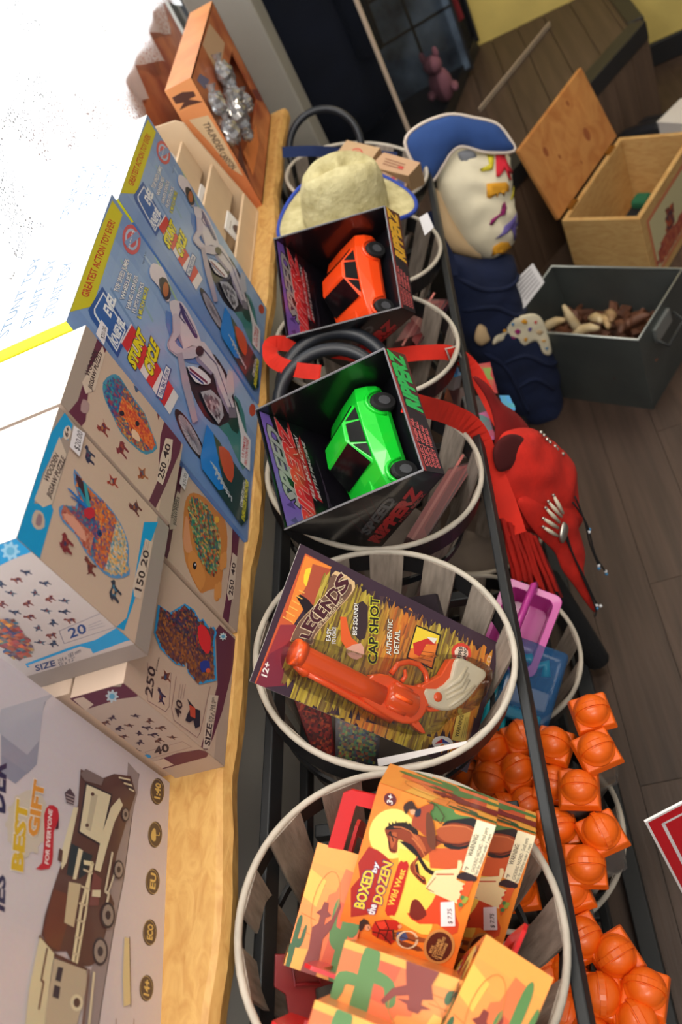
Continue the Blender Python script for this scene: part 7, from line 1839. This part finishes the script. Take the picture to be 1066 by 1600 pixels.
# picture on the long front side (towards +ex)
M_ = Matrix(((ey.x, 0, ex.x, 0), (ey.y, 0, ex.y, 0), (0, 1, 0, 0), (0, 0, 0, 1)))
p = Print(MW[ch.name], MW[ch.name].inverted() @ W3(LX, .02, .015), ey, (0, 0, 1), LY_ - .04, .205); p.crop = None
p.poly([(.01, .01), (p.w - .01, .01), (p.w - .01, p.h - .01), (.01, p.h - .01)], (206, 120, 84)); p.poly([(.022, .022), (p.w - .022, .022), (p.w - .022, p.h - .022), (.022, p.h - .022)], (206, 196, 150))
p.mosaic([(.03, .03), (.2, .03), (.3, .05), (.3, .08), (.18, .075), (.1, .09), (.04, .07)], .012, ((176, 84, 60), (196, 120, 80), (150, 60, 60)), 2); p.mosaic([(.1, .08), (.16, .085), (.17, .14), (.12, .15)], .01, ((60, 50, 70), (196, 90, 50), (120, 60, 50)), 1)
p.build('picture_print', ch)
mat('green_felt', (30, 96, 64), .9)
tyt = thing('black_toy', 'black toy with a green top lying inside the pine chest', 'toy', W3(.12, .19, .012))
R_ = axes(ey, (0, 0, 1)); c = W3(.120, .215, .075)
MB().box(c, (.10, .07, .09), R_).build('body', 'rack_foot', tyt, bevel=.012, seg=3)
MB().box(c + ey * .02 + V((0, 0, .055)), (.05, .05, .03), R_).build('top', 'green_felt', tyt, bevel=.01, seg=3)
MB().ball(c - ey * .05 + V((0, 0, -.005)), (.025, .025, .03)).build('end_knob', 'rack_foot', tyt, smooth=True)
# shoes behind the chest
mat('shoe_black', (26, 27, 32), .4, coat=.2); mat('carton_white', (206, 200, 194), .7)
def shoe(label, px, py, z, yaw):
    c = PZ(px, py, z); R = Matrix.Rotation(yaw, 3, 'Z'); t = thing('black_shoe', label, 'shoe', c, R, 'black shoes behind the chest')
    st = [(-.085, .022, .050), (-.07, .030, .062), (-.03, .030, .058), (.02, .033, .044), (.06, .036, .032), (.09, .028, .024), (.105, .012, .014)]
    vs = []; fs = []; n = 10
    for x, w_, h_ in st: vs += [(x, w_ * math.cos(math.pi * k / (n - 1)), .012 + (h_ - .012) * math.sin(math.pi * k / (n - 1))) for k in range(n)]
    for i in range(len(st) - 1):
        for k in range(n): fs.append((i * n + k, i * n + (k + 1) % n, (i + 1) * n + (k + 1) % n, (i + 1) * n + k))
    fs += [tuple(range(n))[::-1], tuple(range((len(st) - 1) * n, len(st) * n))]
    mb = MB(); mb.add(vs, fs); mb.build('upper', 'shoe_black', t, local=True, smooth=True)
    mb = MB(); mb.prism([(-.09, -.03, 0), (.05, -.038, 0), (.1, -.02, 0), (.112, 0, 0), (.1, .02, 0), (.05, .038, 0), (-.09, .03, 0)], (0, 0, .012)); mb.build('sole', 'rack_foot', t, local=True, bevel=.002)
CRZ = .13
cr_ = PZ(1035, 222, CRZ); crt = thing('low_crate', 'low dark crate behind the pine chest carrying the black shoes', 'crate', V((cr_.x + .03, cr_.y, 0)))
RZ = Matrix.Rotation(.75, 3, 'Z'); c0 = V((cr_.x + .03, cr_.y, 0))
for nm_, o_, d_ in (('bottom_board', (0, 0, .01), (.28, .2, .02)), ('side_board', (0, .095, .065), (.28, .01, .11)), ('side_board', (0, -.095, .065), (.28, .01, .11)), ('end_board', (.135, 0, .065), (.01, .18, .11)), ('end_board', (-.135, 0, .065), (.01, .18, .11)), ('lid_board', (0, 0, .125), (.28, .2, .009))):
    MB().box(c0 + RZ @ V(o_), d_, RZ).build(nm_, 'case_dark', crt, bevel=.002)
shoe('black shoe on the crate just behind the pine chest', 1016, 214, CRZ, 2.4)
shoe('black shoe on the crate beside the white carton at the right edge', 1043, 200, CRZ, 2.2)
cb = PZ(1074, 208, CRZ); bx_ = thing('white_carton', 'white carton at the right edge behind the pine chest', 'carton', cb)
MB().box(cb + V((0, 0, .035)), (.12, .1, .07), Matrix.Rotation(.7, 3, 'Z')).build('carton', 'carton_white', bx_, bevel=.002)
MB().box(cb + V((0, 0, .0725)), (.124, .104, .006), Matrix.Rotation(.7, 3, 'Z')).build('lid', 'carton_white', bx_, bevel=.002)
# red sign
TL = PD(1008, 1285, 1.12); TRd = PZ(1066, 1255, TL.z) - TL; h_ = V((TRd.x, TRd.y, 0)).normalized(); sn = V((h_.y, -h_.x, 0))
mat('sign_red', (206, 18, 34), .45, coat=.3); mat('sign_white', (232, 228, 226), .5)
sg = thing('red_sign', 'red sign board with a white border line at the right edge', 'sign', V((TL.x + h_.x * .1, TL.y + h_.y * .1, 0)))
SW, SH = .21, .297
UPV = (V((0, 0, 1)) * math.cos(.2) - sn * math.sin(.2)).normalized(); sn = h_.cross(UPV).normalized()
MB().hexa([TL + h_ * a + sn * b + UPV * z for z in (-SH, 0) for a, b in ((0, -.003), (SW, -.003), (SW, 0), (0, 0))]).build('panel', 'sign_white', sg)
Mp = MW[sg.name]
p = Print(Mp, Mp.inverted() @ (TL - UPV * SH), h_, UPV, SW, SH); p.crop = None
p.poly([(.003, .003), (SW - .003, .003), (SW - .003, SH - .003), (.003, SH - .003)], (206, 18, 34)); p.line([(.018, .018), (SW - .018, .018), (SW - .018, SH - .018), (.018, SH - .018)], .004, (236, 230, 230), True); p.build('border_print', sg, GLOSS)
pc = TL + h_ * SW / 2 - sn * .022; MB().tube([V((pc.x, pc.y, .012)), V((pc.x, pc.y, TL.z - .05))], .008, 10).build('post', 'rack_metal', sg, smooth=True)
mb = MB(); mb.lathe([(.09, 0), (.09, .008), (.02, .014)], 24, Matrix.Translation((pc.x, pc.y, 0))); mb.build('foot_plate', 'rack_metal', sg)
